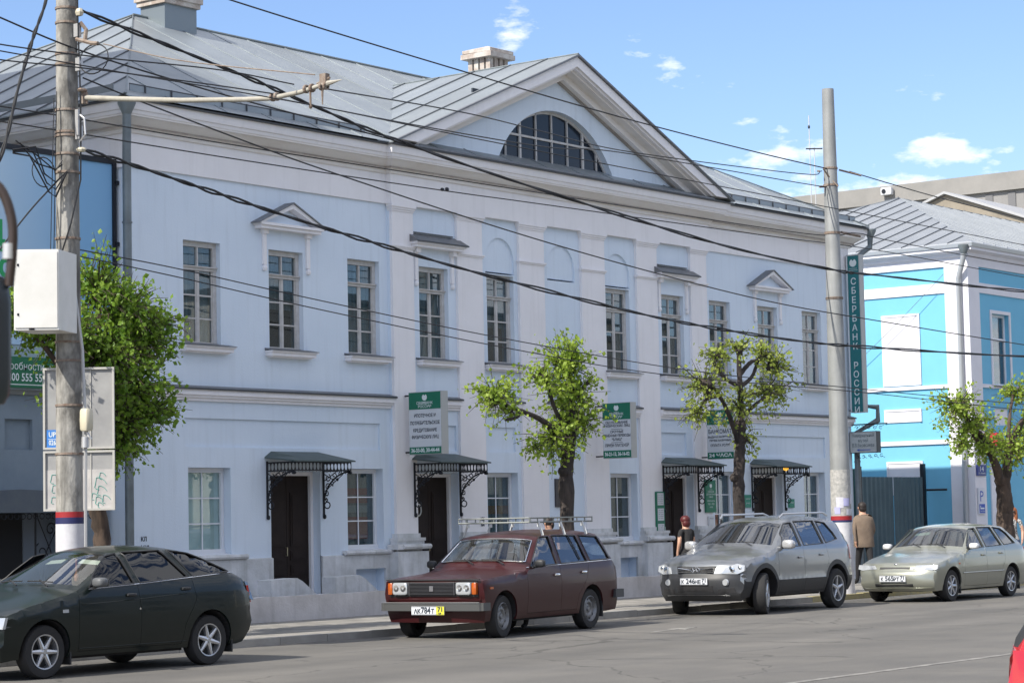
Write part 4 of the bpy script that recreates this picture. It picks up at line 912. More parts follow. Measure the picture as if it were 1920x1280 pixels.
b = MB(); b.tube([(PX + .03, PY - .24, 8.55), (PX + .08, PY - .3, 8.45), (PX + .06, PY - .3, 8.3)], .03, 6); b.tube([(PX, PY - .2, 8.32), (PX, PY - .5, 8.22), (PX, PY - .62, 8.2)], .03, 6); obj('strain_insulator', b, M_RUST, pole)
b = MB(); b.tube([(PX - .1, PY - .18, 5.2), (PX + .03, PY - .24, 4.1), (PX + .06, PY - .26, 3.0), (PX + .06, PY - .25, 2.3), (PX + .06, PY - .24, .2)], .022, 6); obj('conduit', b, M_GALV, pole)
b = MB(); b.tube([(PX - .03, PY - .22, 11), (PX - .01, PY - .24, 8.5), (PX + .01, PY - .26, 7.5), (PX + .0, PY - .27, 6.9), (PX + .02, PY - .24, 6.4), (PX - .12, PY - .2, 5.8), (PX - .2, PY - .1, 5.4)], .012, 5)
for k in range(2): b.tube([(PX - .20 - .05 * k, PY - .02, 7.6 - .1 * k), (PX - .24 - .05 * k, PY - .03, 6.6), (PX - .25 - .06 * k, PY, 5.35)], .008, 4)
b.tube([(PX + .35 * 0 + .32 * 0, PY - .3 - .24 + .28 * cos(u), 8.0 + .20 * sin(u)) for u in [2 * pi * q / 20 for q in range(21)]], .010, 4, False)
b.tube([(PX - .42 + .2 * cos(u), PY, 6.48 + .2 * sin(u)) for u in [2 * pi * q / 20 for q in range(17)]], .009, 4, False)
for k in range(2):
    z = 6.75 - .06 * k; b.tube([(PX - .9 + .1 * k, PY, z + .1), (PX - .55, PY - .02, z - .06 - .05 * (k % 3)), (PX - .3, PY - .1, z - .25 + .08 * k), (PX - .2, PY - .12, z - .1)], .011, 4)
for k in range(3): b.tube([(PX - .95, PY, 6.72 - .02 * k), (PX - .6 - .05 * k, PY - .05, 6.8 - .07 * k), (PX - .45 + .04 * k, PY - .05, 6.45 - .12 * k), (PX - .28, PY - .08, 6.35 - .1 * k), (PX - .15, PY - .16, 6.5)], .013, 4)
obj('loose_wire', b, mat('wire_black', (.012, .013, .016), .6), pole)
M_WIRE = MATS['wire_black']
t = thing('electrical_cabinet', 'large white steel cabinet strapped high on the left concrete pole', 'cabinet', (-19.3, -5.7, 4.3))
cab = MB(); cx, cy = -19.09, -5.88; d = Vector((.83, -.56, 0)).normalized(); e_ = Vector((d.y, -d.x, 0))
# front faces left of the street, side faces the road
M_ = Matrix(((1, 0, 0, 0), (0, 1, 0, 0), (0, 0, 1, 0), (0, 0, 0, 1)))
def obox(mb, o, a, b_, z0, z1):
    """box from corner o spanned by plan vectors a and b"""
    P = [o, o + a, o + a + b_, o + b_]; mb.prism([(p.x, p.y) for p in P], z0, z1, 'z')
O = Vector((-19.05, -5.88, 0)); A_ = Vector((-.40, .42, 0)); B_ = Vector((.58, .30, 0))
obox(cab, O, A_ * .995, B_, 4.31, 5.37); obj('cabinet_body', cab, mat('cabinet_white', (.70, .69, .66), .45, col2=(.62, .61, .57), scale=3), t)
n_ = Vector((A_.y, -A_.x, 0)).normalized(); n_ = -n_ if n_.dot(Vector((-1, -1, 0))) < 0 else n_
dr = MB(); obox(dr, O + A_ * .03 + n_ * .001, A_ * .94, n_ * .012, 4.34, 5.34); obj('cabinet_door', dr, MATS['cabinet_white'], t)
dr = MB()
for z in (4.5, 5.15): q = O + A_ * .9 + n_ * .014; dr.box(q.x - .01, q.x + .01, q.y - .01, q.y + .01, z, z + .03)
q = O + A_ * .6 + n_ * .014; dr.box(q.x - .03, q.x + .03, q.y - .02, q.y + .02, 4.31, 4.335); obj('lock', dr, M_IRON, t)
t = thing('junction_box', 'small cream plastic box on the right side of the left concrete pole', 'junction box', (PX, PY - .3, 3.0))
b = MB(); b.blob((PX + .04, PY - .30, 3.16), (.07, .075, .155), 12, 6); obj('box_body', b, mat('cream_plastic', (.58, .53, .40), .5), t, smooth=50)
b = MB(); b.tube([(PX + .04, PY - .3, 3.0), (PX + .08, PY - .34, 2.9)], .02, 6); b.lathe([(0, 2.78), (.05, 2.79), (.045, 2.93), (.0, 2.95)], 10, cen=(PX + .02, PY - .29, 0)); obj('lamp_socket', b, M_GALV, t, smooth=40)
# back of a double street panel fixed behind the pole
t = thing('street_panel', 'grey back of a double street board with graffiti, fixed behind the left concrete pole', 'sign', (-17, -3.9, 1.9))
Pa, Pb = Vector((-17.36, -3.62, 0)), Vector((-16.72, -4.40, 0)); u = (Pb - Pa).normalized(); nn = Vector((u.y, -u.x, 0)); nn = nn if nn.dot(Vector((-1, -1, 0))) > 0 else -nn; W_ = (Pb - Pa).length
M_PANEL = mat('panel_back_grey', (.34, .34, .335), .6, col2=(.26, .26, .26), scale=3)
for (z0, z1) in ((1.97, 2.82), (2.84, 4.0)):
    b = MB(); obox(b, Pa, u * W_, -nn * .03, z0, z1); p_ = obj('panel', b, M_PANEL, t)
    b = MB()
    for (s0, s1, za, zb) in ((0, .03, z0, z1), (W_ - .03, W_, z0, z1), (.03, W_ - .03, z0, z0 + .03), (.03, W_ - .03, z1 - .03, z1)): obox(b, Pa + u * s0 + nn * .001, u * (s1 - s0), nn * .03, za, zb)
    obox(b, Pa + u * (W_ * .66) + nn * .001, u * .012, nn * .012, z0 + .03, z1 - .03)
    o_ = obj('panel_frame', b, mat('panel_frame_pale', (.45, .44, .41), .5), p_)
b = MB(); obox(b, Pa + nn * .002 + u * .02, u * (W_ - .04), nn * .003, 1.99, 2.55); obj('pale_wash', b, mat('panel_pale_wash', (.52, .50, .48), .7, col2=(.36, .35, .35), scale=5), t)
b = MB(); MGR = mat('graffiti_teal', (.10, .36, .31), .7)
def gpt(s_, z): q = Pa + u * s_ + nn * .009; return (q.x, q.y, z)
for (s_, z, r_) in ((.16, 2.42, .07), (.17, 2.28, .06), (.15, 2.12, .05), (.83, 2.45, .05), (.80, 2.34, .09), (.82, 2.24, .07), (.78, 2.10, .06), (.88, 2.12, .06), (.72, 2.16, .05), (.80, 2.04, .04)):
    b.tube([gpt(s_ + r_ * cos(q) * (.9 + .2 * sin(3 * q + z)), z + r_ * sin(q) * (1.15 + .25 * cos(2 * q + s_))) for q in [2 * pi * k / 14 for k in range(11)]], .0042, 4, False)
obj('graffiti', b, MGR, t)
b = MB(); obox(b, Pa + u * .05 + nn * .012, u * .16, nn * .003, 2.87, 3.12); st_ = obj('number_sticker', b, mat('sticker_blue', (.04, .19, .55), .5), t)
Mst = Matrix(((u.x, 0, nn.x, 0), (u.y, 0, nn.y, 0), (0, 1, 0, 0), (0, 0, 0, 1)))
for s_, z in (('UP', 3.05), ('026', 2.935)):
    q = Pa + u * .13 + nn * .018; letter(Matrix.Translation((q.x, q.y, z)) @ Mst, s_, .10, M_LETW, t, width=.10, bold=.002)
b = MB(); obox(b, Pa + u * .07 + nn * .016, u * .12, nn * .001, 2.985, 2.991); obj('rule', b, M_LETW, t)

# ------------------------------------------------------------------ right trolley pole
PX2, PY2 = 2.36, -5.3
M_STEEL = mat('pole_grey_paint', (.33, .34, .34), .6, .2, col2=(.24, .25, .25), scale=1.4, amt=.6, bump=.15, bscale=8, streak=.4)
M_PEEL = mat('pole_torn_paper', (.42, .41, .39), .9, col2=(.30, .30, .29), scale=14, amt=.9, bump=.5, bscale=20)
rr2 = lambda z: .225 - .0098 * z
pole = thing('trolley_pole', 'tall smooth grey steel pole with torn posters and a painted foot behind the silver car', 'pole', (PX2, PY2, 0))
def seg2(z0, z1, m, nm, dr=0.0):
    b = MB(); n_ = max(2, int((z1 - z0) / .5)); b.tube([(PX2, PY2, z0 + (z1 - z0) * i / n_) for i in range(n_ + 1)], [rr2(z0 + (z1 - z0) * i / n_) + dr for i in range(n_ + 1)], 28); return obj(nm, b, m, pole, smooth=40)
seg2(2.6, 10.48, M_STEEL, 'shaft'); seg2(1.62, 2.6, M_PEEL, 'poster_remains', .003); seg2(.05, 1.53, M_PW, 'white_band', .006); seg2(1.53, 1.575, M_PB, 'blue_band', .007); seg2(1.575, 1.66, M_PR, 'red_band', .007)
for z in (6.1, 7.45, 8.45, 8.8): b = MB(); ring(b, PX2, PY2, z, rr2(z) + .002, .04 if z > 8 else .05); obj('clamp_band', b, M_RUST, pole)
b = MB(); b.tube([(PX2, PY2 + .3, 8.8), (PX2 - .1, PY2 + .2, 8.78), (PX2 - .3, PY2 + .1, 8.74)], .02, 5); b.tube([(PX2 - .25, PY2, 8.76), (PX2 - .1, PY2 - .05, 8.6), (PX2 - .05, PY2 - .2, 8.42)], .018, 5); b.tube([(PX2 - .3, PY2 + .1, 8.42), (PX2, PY2, 8.45)], .025, 5)
obj('wire_bracket', b, M_RUST, pole); b = MB(); b.tube([(PX2 + .2, PY2 - .1, 8.8), (PX2 + .75, PY2 - .3, 8.72)], .022, 5); obj('wire_bracket', b, M_RUST, pole); b = MB(); b.tube([(PX2 + .2, PY2 - .1, 7.5), (PX2 + .8, PY2 - .2, 7.46)], .028, 5)
obj('wire_bracket', b, M_RUST, pole)
b = MB(); ring(b, PX2, PY2, 6.12, rr2(6.12) + .004, .012); obj('steel_band', b, M_IRON, pole)
for k, (th, z, w__, h_) in enumerate(((3.55, 1.82, .5, .22), (4.2, 1.86, .45, .16), (4.9, 1.90, .4, .2), (3.3, 1.70, .4, .14), (4.5, 1.68, .5, .12))):
    b = MB(); r_ = rr2(1.8) + .01
    vs = []; n_ = 5
    for i in range(n_ + 1):
        a = th + (w__ * i / n_ - w__ / 2) * 1.4; vs += [(PX2 + r_ * cos(a), PY2 + r_ * sin(a), z), (PX2 + (r_ + .01) * cos(a), PY2 + (r_ + .01) * sin(a), z + h_)]
    b.add(vs, [(2 * i, 2 * i + 2, 2 * i + 3, 2 * i + 1) for i in range(n_)]); obj('paper_notice', b, mat('notice_paper', (.62, .62, .70), .8, col2=(.5, .5, .55), scale=20) if k % 2 == 0 else mat('notice_paper_lilac', (.42, .42, .66), .8), pole)

# ------------------------------------------------------------------ corrugated gate between the houses
M_CORR = mat('gate_sheet_slate', (.085, .135, .155), .5, .3, col2=(.065, .105, .125), scale=2)
t = thing('corrugated_gate', 'dark slate corrugated metal gate between the bank and the blue house', 'gate', (15.6, 1.4, 0))
for (x0, x1) in ((12.75, 15.0), (15.03, 17.0), (17.03, 18.72)):
    b = MB(); n_ = int((x1 - x0) / .06); P = [(x0 + (x1 - x0) * i / n_, 1.4 + (.022 if (i // 2) % 2 else -.022)) for i in range(n_ + 1)]
    b.add([(x, y, .12) for x, y in P] + [(x, y, 2.68) for x, y in P], [(i, i + 1, n_ + 2 + i, n_ + 1 + i) for i in range(n_)]); obj('gate_sheet', b, M_CORR, t, fix=False)
b = MB(); b.box(18.74, 18.86, 1.34, 1.46, .1, 3.05); b.box(12.62, 12.74, 1.34, 1.46, .1, 2.9); obj('gate_post', b, M_IRON, t)
b = MB(); b.tube([(18.8, 1.3, 2.32), (18.95, .75, 2.32)], .035, 6); obj('hinge_bar', b, M_IRON, t)
t = thing('open_gate_leaf', 'narrow dark green gate leaf standing open beside the right downpipe of the bank', 'gate', (13.1, .9, 0))
b = MB(); b.box(12.9, 12.94, .15, .62, .12, 2.85); obj('gate_sheet', b, mat('gate_leaf_green', (.05, .12, .11), .6), t)
b = MB(); b.box(12.88, 12.96, .08, .15, .1, 2.9); b.box(12.88, 12.96, .62, .69, .1, 2.9); obj('leaf_frame', b, M_IRON, t)

# ------------------------------------------------------------------ blue house on the right
M_BLUE = mat('bright_blue_plaster', (.17, .47, .66), .85, col2=(.155, .44, .63), scale=1.5, amt=.4, bump=.08)
M_BW = mat('white_plaster', (.74, .73, .77), .85, col2=(.68, .67, .71), scale=2, amt=.4, bump=.06)
M_BR = mat('blue_house_roof', (.33, .35, .37), .5, .45, col2=(.27, .29, .31), scale=1.5)
bh = thing('blue_house', 'bright blue two storey house with white trim and a grey hipped metal roof', 'house', (30, 7, 0))
XC = 19.13; XE = 46; YE = 14
b = MB(); h = [rc(20.54, 21.64, 5.22, 7.25), rc(20.55, 21.45, 4.1, 4.58)] + [rc(20.54 + 2.6 * k, 21.64 + 2.6 * k, 5.22, 7.25) for k in range(1, 9)] + [rc(20.3 + 2.6 * k, 21.2 + 2.6 * k, .9, 2.9) for k in range(1, 9)]
plate(b, rc(XC + .01, XE, .05, 8.8), h, 0, .3)
b.box(XC, XC + .3, .004, YE, .05, 8.8); b.box(XE - .3, XE, .31, YE, .05, 8.8); b.box(XC, XE, YE - .3, YE, .05, 8.8); b.box(XC + .3, XE - .3, .9, .95, .1, 8.7); obj('wall', b, M_BLUE, bh)
b = MB(); b.box(XC - .05, XC, .0, .68, .08, 8.52); b.box(XC - .05, 19.76, -.05, 0.0, .08, 8.52); obj('corner_pilaster', b, M_BW, bh)
b = MB(); b.box(20.1, 20.55, -.04, 0, .08, 3.6); obj('wall_strip', b, M_BW, bh)
for (z0, z1, o) in ((7.79, 8.07, .04), (5.14, 5.24, .05), (3.59, 3.71, .05)):
    b = MB(); b.box(XC - o, XC, .68, YE, z0, z1)
    if z1 > 5: b.box(19.76, XE, -o, 0, z0 + .0, z1)
    obj('wall_band', b, M_BW, bh)
b = MB(); sweep(b, [(XC, YE), (XC, 0), (XE, 0)], [(-.1, 8.52), (.05, 8.52), (.05, 8.74), (.12, 8.78), (.14, 8.86), (.30, 8.92), (.30, 9.0), (-.1, 9.0)]); obj('cornice', b, M_BW, bh)
b = MB(); sweep(b, [(XC, YE), (XC, 0), (XE, 0)], [(-.1, 9.0), (.34, 9.0), (.36, 9.10), (.30, 9.14), (-.1, 9.16)]); obj('gutter', b, mat('gutter_pale', (.5, .52, .54), .4, .5), bh)
for (y0, y1, z0, z1) in ((1.5, 2.7, 5.27, 7.28), (1.53, 2.7, 4.24, 4.61), (1.54, 2.68, 2.2, 3.14), (5.0, 6.2, 5.27, 7.28)):
    b = MB(); b.box(XC - .035, XC, y0, y1, z0, z1); p_ = obj('blind_window', b, M_BW, bh)
    b = MB(); b.box(XC - .055, XC - .035, y0 - .0, y1 + .0, z1 - .06, z1); b.box(XC - .05, XC - .035, y0, y0 + .05, z0, z1 - .06); b.box(XC - .05, XC - .035, y1 - .05, y1, z0, z1 - .06); o_ = obj('blind_frame', b, M_BW, p_)
wn = None
for k in range(9):
    f = MB(); f.box(0, .07, .12, .18, 0, 2.03); f.box(1.03, 1.1, .12, .18, 0, 2.03); f.box(0, 1.1, .12, .18, 1.96, 2.03); f.box(0, 1.1, .12, .18, 0, .07); f.box(0, 1.1, .11, .18, 1.28, 1.36)
    if k == 0:
        wn = obj('window', f, M_PVC, bh, local=True)
        for (z0, z1) in ((.07, 1.28), (1.36, 1.96)): obj('pane', MB().box(.07, 1.03, .15, .155, z0, z1), G_WIN, wn, local=True)
        obj('sill', MB().box(-.08, 1.18, -.08, .12, -.04, 0), M_SILL, wn, local=True)
        obj('curtain', MB().box(.02, 1.08, .22, .225, 0, 2.03), M_CURT2, wn, local=True)
        obj('surround', MB().box(-.10, -.005, -.03, .0, -.1, 2.13).box(1.105, 1.2, -.03, 0, -.1, 2.13).box(-.10, 1.2, -.03, 0, 2.035, 2.13), M_BW, wn, local=True)
        o_ = wn
    else: o_ = copy_tree(wn, bh)
    o_.location = (20.54 + 2.6 * k, 0, 5.22); o_.matrix_parent_inverse = PW[bh].inverted()
obj('blind_window', MB().box(20.55, 21.45, .04, .09, 4.1, 4.58), M_BW, bh)
rf = obj('roof', MB().box(XC - .25, XE + .25, -.25, YE + .25, 9.10, 9.13), M_BR, bh)
def slope_b(poly, zf, axis, w_, seam):
    global roof; sv = roof; roof = rf; globals()['M_ROOF'], k_ = M_BR, M_ROOF; slope(poly, zf, axis, w_, seam, seamh=.03); globals()['M_ROOF'] = k_; roof = sv
ZT = 12.0; ya = 6.95; xa = 28.4; x0_, y0_ = XC - .33, -.33; s1 = (ZT - 9.12) / (ya - y0_); s2 = (ZT - 9.12) / (xa - x0_)
slope_b([(x0_, y0_), (XE, y0_), (XE, ya), (xa, ya)], lambda x, y: 9.12 + s1 * (y - y0_), 0, .75, M_BR)
slope_b([(x0_, 14.3), (x0_, y0_), (xa, ya)], lambda x, y: 9.12 + s2 * (x - x0_), 1, .72, mat('dark_seam', (.10, .11, .13), .5, .4))
slope_b([(XE, 14.3), (x0_, 14.3), (xa, ya), (XE, ya)], lambda x, y: 9.12 + s1 * (14.3 - y), 0, 1.6, M_SEAM)
b = MB(); pts = [(18.78, -.10, 8.95), (18.78, -.08, 8.7), (19.0, .20, 8.15), (19.0, .22, .3)]; b.tube(pts, .075, 10); dp = obj('downpipe', b, mat('pale_downpipe', (.42, .44, .46), .5, .3), bh, smooth=40)
b = MB(); b.lathe([(.08, 8.8), (.15, 9.0), (.15, 9.05)], 12, cen=(18.78, -.10, 0)); obj('rainwater_head', b, M_PIPE, dp, smooth=30)
board('parking_sign', 19.16, 19.56, -.06, 1.62, 2.34, mat('sign_pale', (.6, .62, .68), .5), 'blue and white parking sign with letter P on the blue house corner', 'sign', [('P', 2.1, .42, .5)], mat('sign_royal_blue', (.03, .08, .42), .5))
b = MB(); b.box(19.19, 19.53, -.098, -.09, 1.65, 1.90); o_ = obj('blue_field', b, MATS['sign_royal_blue']); tag(o_, 'dark blue lower field with a tow arrow under the letter P of the parking sign', 'sign field')
pk = [k for k in bpy.data.objects if k.name == 'parking_sign'][0]
for k_ in ('label', 'category'): del o_[k_]
o_.parent = pk; o_.matrix_parent_inverse = PW[pk].inverted()
b = MB(); b.box(19.24, 19.48, -.102, -.099, 1.76, 1.80); b.box(19.24, 19.27, -.102, -.099, 1.80, 1.86); obj('arrow', b, M_LETW, pk)
letter(FACE_Y(19.36, -.102, 1.70), 'ПАРКОВКА', .05, M_LETW, pk, width=.28)
board('house_number_plate', 19.14, 19.70, -.06, 2.68, 2.98, mat('sign_navy', (.03, .05, .22), .5), 'navy house number plate above the parking sign', 'house number', [('14', 2.86, .2, .4), ('УЛ. ЛЕНИНА', 2.74, .06, .8)], M_LETW)
t = thing('red_sign_box', 'small red box sign projecting from the blue house behind the rightmost street tree', 'sign', (20.1, 0, 3.5))
b = MB(); b.box(19.72, 20.1, -.45, -.02, 3.52, 3.86); obj('sign_box', b, mat('sign_red', (.45, .015, .03), .45), t)
letter(FACE_Y(19.91, -.455, 3.68), 'АПТЕКА', .10, M_LETW, t, width=.3)

# ------------------------------------------------------------------ buildings behind
t = thing('panel_block', 'long pale grey concrete panel block rising far behind the blue house', 'building', (66, 22, 0))
M_PB1 = mat('panel_grey', (.27, .265, .26), .9, col2=(.21, .205, .20), scale=.5, streak=.3)
b = MB(); b.box(60, 74, -6, 48, 0, 16.6); obj('wall', b, M_PB1, t)
b = MB(); b.box(59.8, 74.2, -6.2, 48.2, 16.6, 17.45); obj('parapet', b, mat('parapet_pale', (.27, .26, .245), .9, col2=(.21, .205, .195), scale=.8), t)
wm = None
for k in range(46):
    y = -5.4 + k * 1.15
    if k % 4 == 3: continue
    wm = wm or mesh('facade_rib', MB().box(-.02, .02, 0, .38, 8, 16.5), mat('rib_dark_grey', (.16, .16, .165), .9))
    o_ = obj('facade_rib', wm, None, t, loc=(59.97, y, 0))
t = thing('air_conditioner', 'small white air conditioner box on the parapet of the grey block', 'air conditioner', (59.5, 23.9, 16))
b = MB(); b.blob((59.6, 24.1, 17.15), (.14, .30, .19), 12, 8); obj('case', b, mat('ac_white', (.55, .56, .57), .5), t)
b = MB(); b.lathe([(0, -.02), (.11, -.02), (.11, 0), (.08, .0)], 16, 'x', cen=(59.45, 24.2, 17.15)); obj('fan_grille', b, M_IRON, t)
b = MB(); b.box(59.4, 59.6, 23.9, 24.3, 16.2, 16.5); obj('bracket', b, M_IRON, t)
t = thing('gabled_house', 'beige gable with a white roof edge between the blue house roof and the grey block', 'house', (48, 12, 0))
b = MB(); b.prism([(5, 0), (20, 0), (20, 12.2), (13.6, 14.45), (5, 11.2)], 45, 56, 'x'); obj('wall', b, mat('beige_plaster', (.30, .265, .21), .9, col2=(.23, .20, .16), scale=.8, streak=.3), t)
b = MB(); b.prism([(4.6, 11.05), (13.6, 14.48), (20.4, 12.1), (20.4, 12.2), (13.6, 14.58), (4.6, 11.17)], 44.8, 56.2, 'x'); obj('roof', b, mat('gable_roof_pale', (.42, .42, .42), .5, .4), t)
t = thing('rooftop_antenna', 'thin twin television antenna mast on the roof far behind the bank', 'antenna', (47.2, 21, 9))
for (x, y, z0, z1) in ((47.21, 21.12, 9, 18.9), (47.3, 20.95, 9, 17.5)):
    b = MB(); b.tube([(x, y, z0), (x, y, z1)], .022, 5); obj('mast', b, M_GALV, t)
b = MB(); b.tube([(47.1, 21.25, 17.45), (47.4, 20.6, 17.42)], .03, 5); obj('crossbar', b, M_IRON, t); b = MB(); b.blob((47.2, 21.12, 18.4), (.05, .05, .08), 8); obj('mast_fitting', b, M_IRON, t)
t = thing('antenna_house', 'low flat block carrying the antenna, mostly hidden behind the bank roof', 'building', (50, 24, 0))
b = MB(); b.box(46, 54, 18, 30, 0, 10.5); obj('wall', b, M_PB1, t); b = MB(); b.box(45.8, 54.2, 17.8, 30.2, 10.5, 10.8); obj('roof', b, M_BR, t)
t = thing('lamp_mast', 'curved lamp mast with brackets rising beside the grey block at the right edge', 'lamp mast', (50, 11, 0))
b = MB(); b.tube([(50, 10.8, 8), (50, 10.8, 16.2), (50, 10.95, 16.9), (50, 11.3, 17.15), (50, 11.7, 17.0), (50, 11.85, 16.6)], .07, 6); obj('mast', b, M_PIPE, t)
b = MB(); b.tube([(50, 10.3, 15.4), (50, 11.5, 15.2)], .04, 5); b.tube([(50, 10.5, 15.9), (50, 11.1, 15.9)], .05, 5); b.blob((50, 11.3, 15.4), (.15, .2, .1), 8); obj('crossarm', b, M_IRON, t)

# ------------------------------------------------------------------ houses just outside the picture, which shade and mirror in the scene
def plain_house(label, x0, x1, y0, y1, h, col, face, win=True):
    t = thing('neighbour_house', label, 'building', ((x0 + x1) / 2, (y0 + y1) / 2, 0), group='houses outside the picture')
    b = MB(); b.box(x0, x1, y0, y1, -.04, h); obj('wall', b, mat('wall_' + label.split()[1], col, .9, col2=tuple(c * .85 for c in col), scale=.8), t)
    b = MB(); b.box(x0 - .3, x1 + .3, y0 - .3, y1 + .3, h, h + .3); obj('roof', b, M_SEAM, t)
    if win:
        wm_ = mesh('window', MB().box(0, 1.1, 0, .06, 0, 1.9), mat('window_dark', (.03, .04, .05), .15))
        z = 1.2
        while z < h - 2.2:
            x = x0 + 1
            while x < x1 - 1.6:
                obj('window', wm_, None, t, loc=(x, y1 - .02 if face > 0 else y0 - .04, z)); x += 2.9
            z += 3.3
    return t
plain_house('tall ochre house across the street behind the camera, left part', -46, -22, -58, -46, 10, (.66, .58, .44), 1)
plain_house('tall tan house across the street behind the camera, middle part', -21, 2, -56, -43, 10.5, (.5, .42, .36), 1)
plain_house('tall grey house across the street behind the camera, right part', 3, 34, -60, -46, 11, (.6, .6, .58), 1)
plain_house('tall cream house across the street behind the camera, far right part', 35, 75, -58, -44, 12, (.66, .62, .54), 1)
plain_house('tall buff apartment house beside the bank, beyond the left picture edge', -36, -20.1, 1.0, 17, 20.3, (.36, .31, .24), -1)
# ------------------------------------------------------------------ cars
M_RUB = mat('tyre_rubber', (.018, .018, .019), .8, bump=.1, bscale=40)
M_BLKP = mat('black_plastic', (.025, .026, .028), .55)
M_GREYP = mat('grey_plastic', (.055, .057, .062), .55, col2=(.045, .047, .05), scale=6)
M_CHR = mat('chrome', (.75, .76, .78), .12, 1.0)
M_ALLOY = mat('alloy_silver', (.52, .53, .55), .3, .75)
M_HUB = mat('steel_rim_grey', (.25, .26, .28), .45, .6, col2=(.12, .12, .12), scale=10)
M_SEAT = mat('seat_fabric', (.05, .055, .065), .9)
M_LENS = mat('headlamp_lens', (.42, .44, .46), .12, .2, spec=.8, coat=1.0)
M_ORG = mat('indicator_orange', (.42, .085, .006), .25, coat=1.0)
M_REDL = mat('tail_lamp_red', (.40, .004, .006), .12, coat=1.0)
M_PLATE = mat('plate_white', (.62, .64, .68), .5); M_PLY = mat('plate_yellow', (.60, .58, .05), .5)
def paint(name, c, metal=.0, dust=.3, rough=.32, cw=.8):
    if name in MATS: return MATS[name]
    m = mat(name, c, rough, metal, coat=cw)
    n = m.node_tree.nodes; l = m.node_tree.links; p = n['Principled BSDF']
    if cw < .5: p.inputs['Specular IOR Level'].default_value = .3
    g = n.new('ShaderNodeNewGeometry'); t = n.new('ShaderNodeTexNoise'); t.inputs['Scale'].default_value = 3; t.inputs['Detail'].default_value = 7; l.new(g.outputs['Position'], t.inputs['Vector'])
    sx = n.new('ShaderNodeSeparateXYZ'); l.new(g.outputs['Position'], sx.inputs[0])
    sn = n.new('ShaderNodeSeparateXYZ'); l.new(g.outputs['Normal'], sn.inputs[0])
    lo = n.new('ShaderNodeMapRange'); lo.inputs[1].default_value = .65; lo.inputs[2].default_value = .15; lo.inputs[4].default_value = .45; l.new(sx.outputs[2], lo.inputs[0])
    up = n.new('ShaderNodeMapRange'); up.inputs[1].default_value = .4; up.inputs[2].default_value = 1.0; up.inputs[4].default_value = .8; l.new(sn.outputs[2], up.inputs[0])
    mxm = n.new('ShaderNodeMath'); mxm.operation = 'MAXIMUM'; l.new(lo.outputs[0], mxm.inputs[0]); l.new(up.outputs[0], mxm.inputs[1])
    mu = n.new('ShaderNodeMath'); mu.operation = 'MULTIPLY'; l.new(mxm.outputs[0], mu.inputs[0]); l.new(t.outputs[0], mu.inputs[1])
    m2 = n.new('ShaderNodeMath'); m2.operation = 'MULTIPLY'; m2.inputs[1].default_value = dust * 2; l.new(mu.outputs[0], m2.inputs[0])
    mx = n.new('ShaderNodeMix'); mx.data_type = 'RGBA'; l.new(m2.outputs[0], mx.inputs[0]); mx.inputs[6].default_value = (*c, 1); mx.inputs[7].default_value = (.15, .138, .122, 1); l.new(mx.outputs[2], p.inputs['Base Color'])
    rg = n.new('ShaderNodeMapRange'); rg.inputs[3].default_value = .05; rg.inputs[4].default_value = .4; l.new(m2.outputs[0], rg.inputs[0]); l.new(rg.outputs[0], p.inputs['Coat Roughness'])
    return m
def interp(T, x):
    if x <= T[0][0]: return T[0][1]
    for (a, b), (c, d) in zip(T, T[1:]):
        if x <= c: return b + (d - b) * (x - a) / (c - a)
    return T[-1][1]
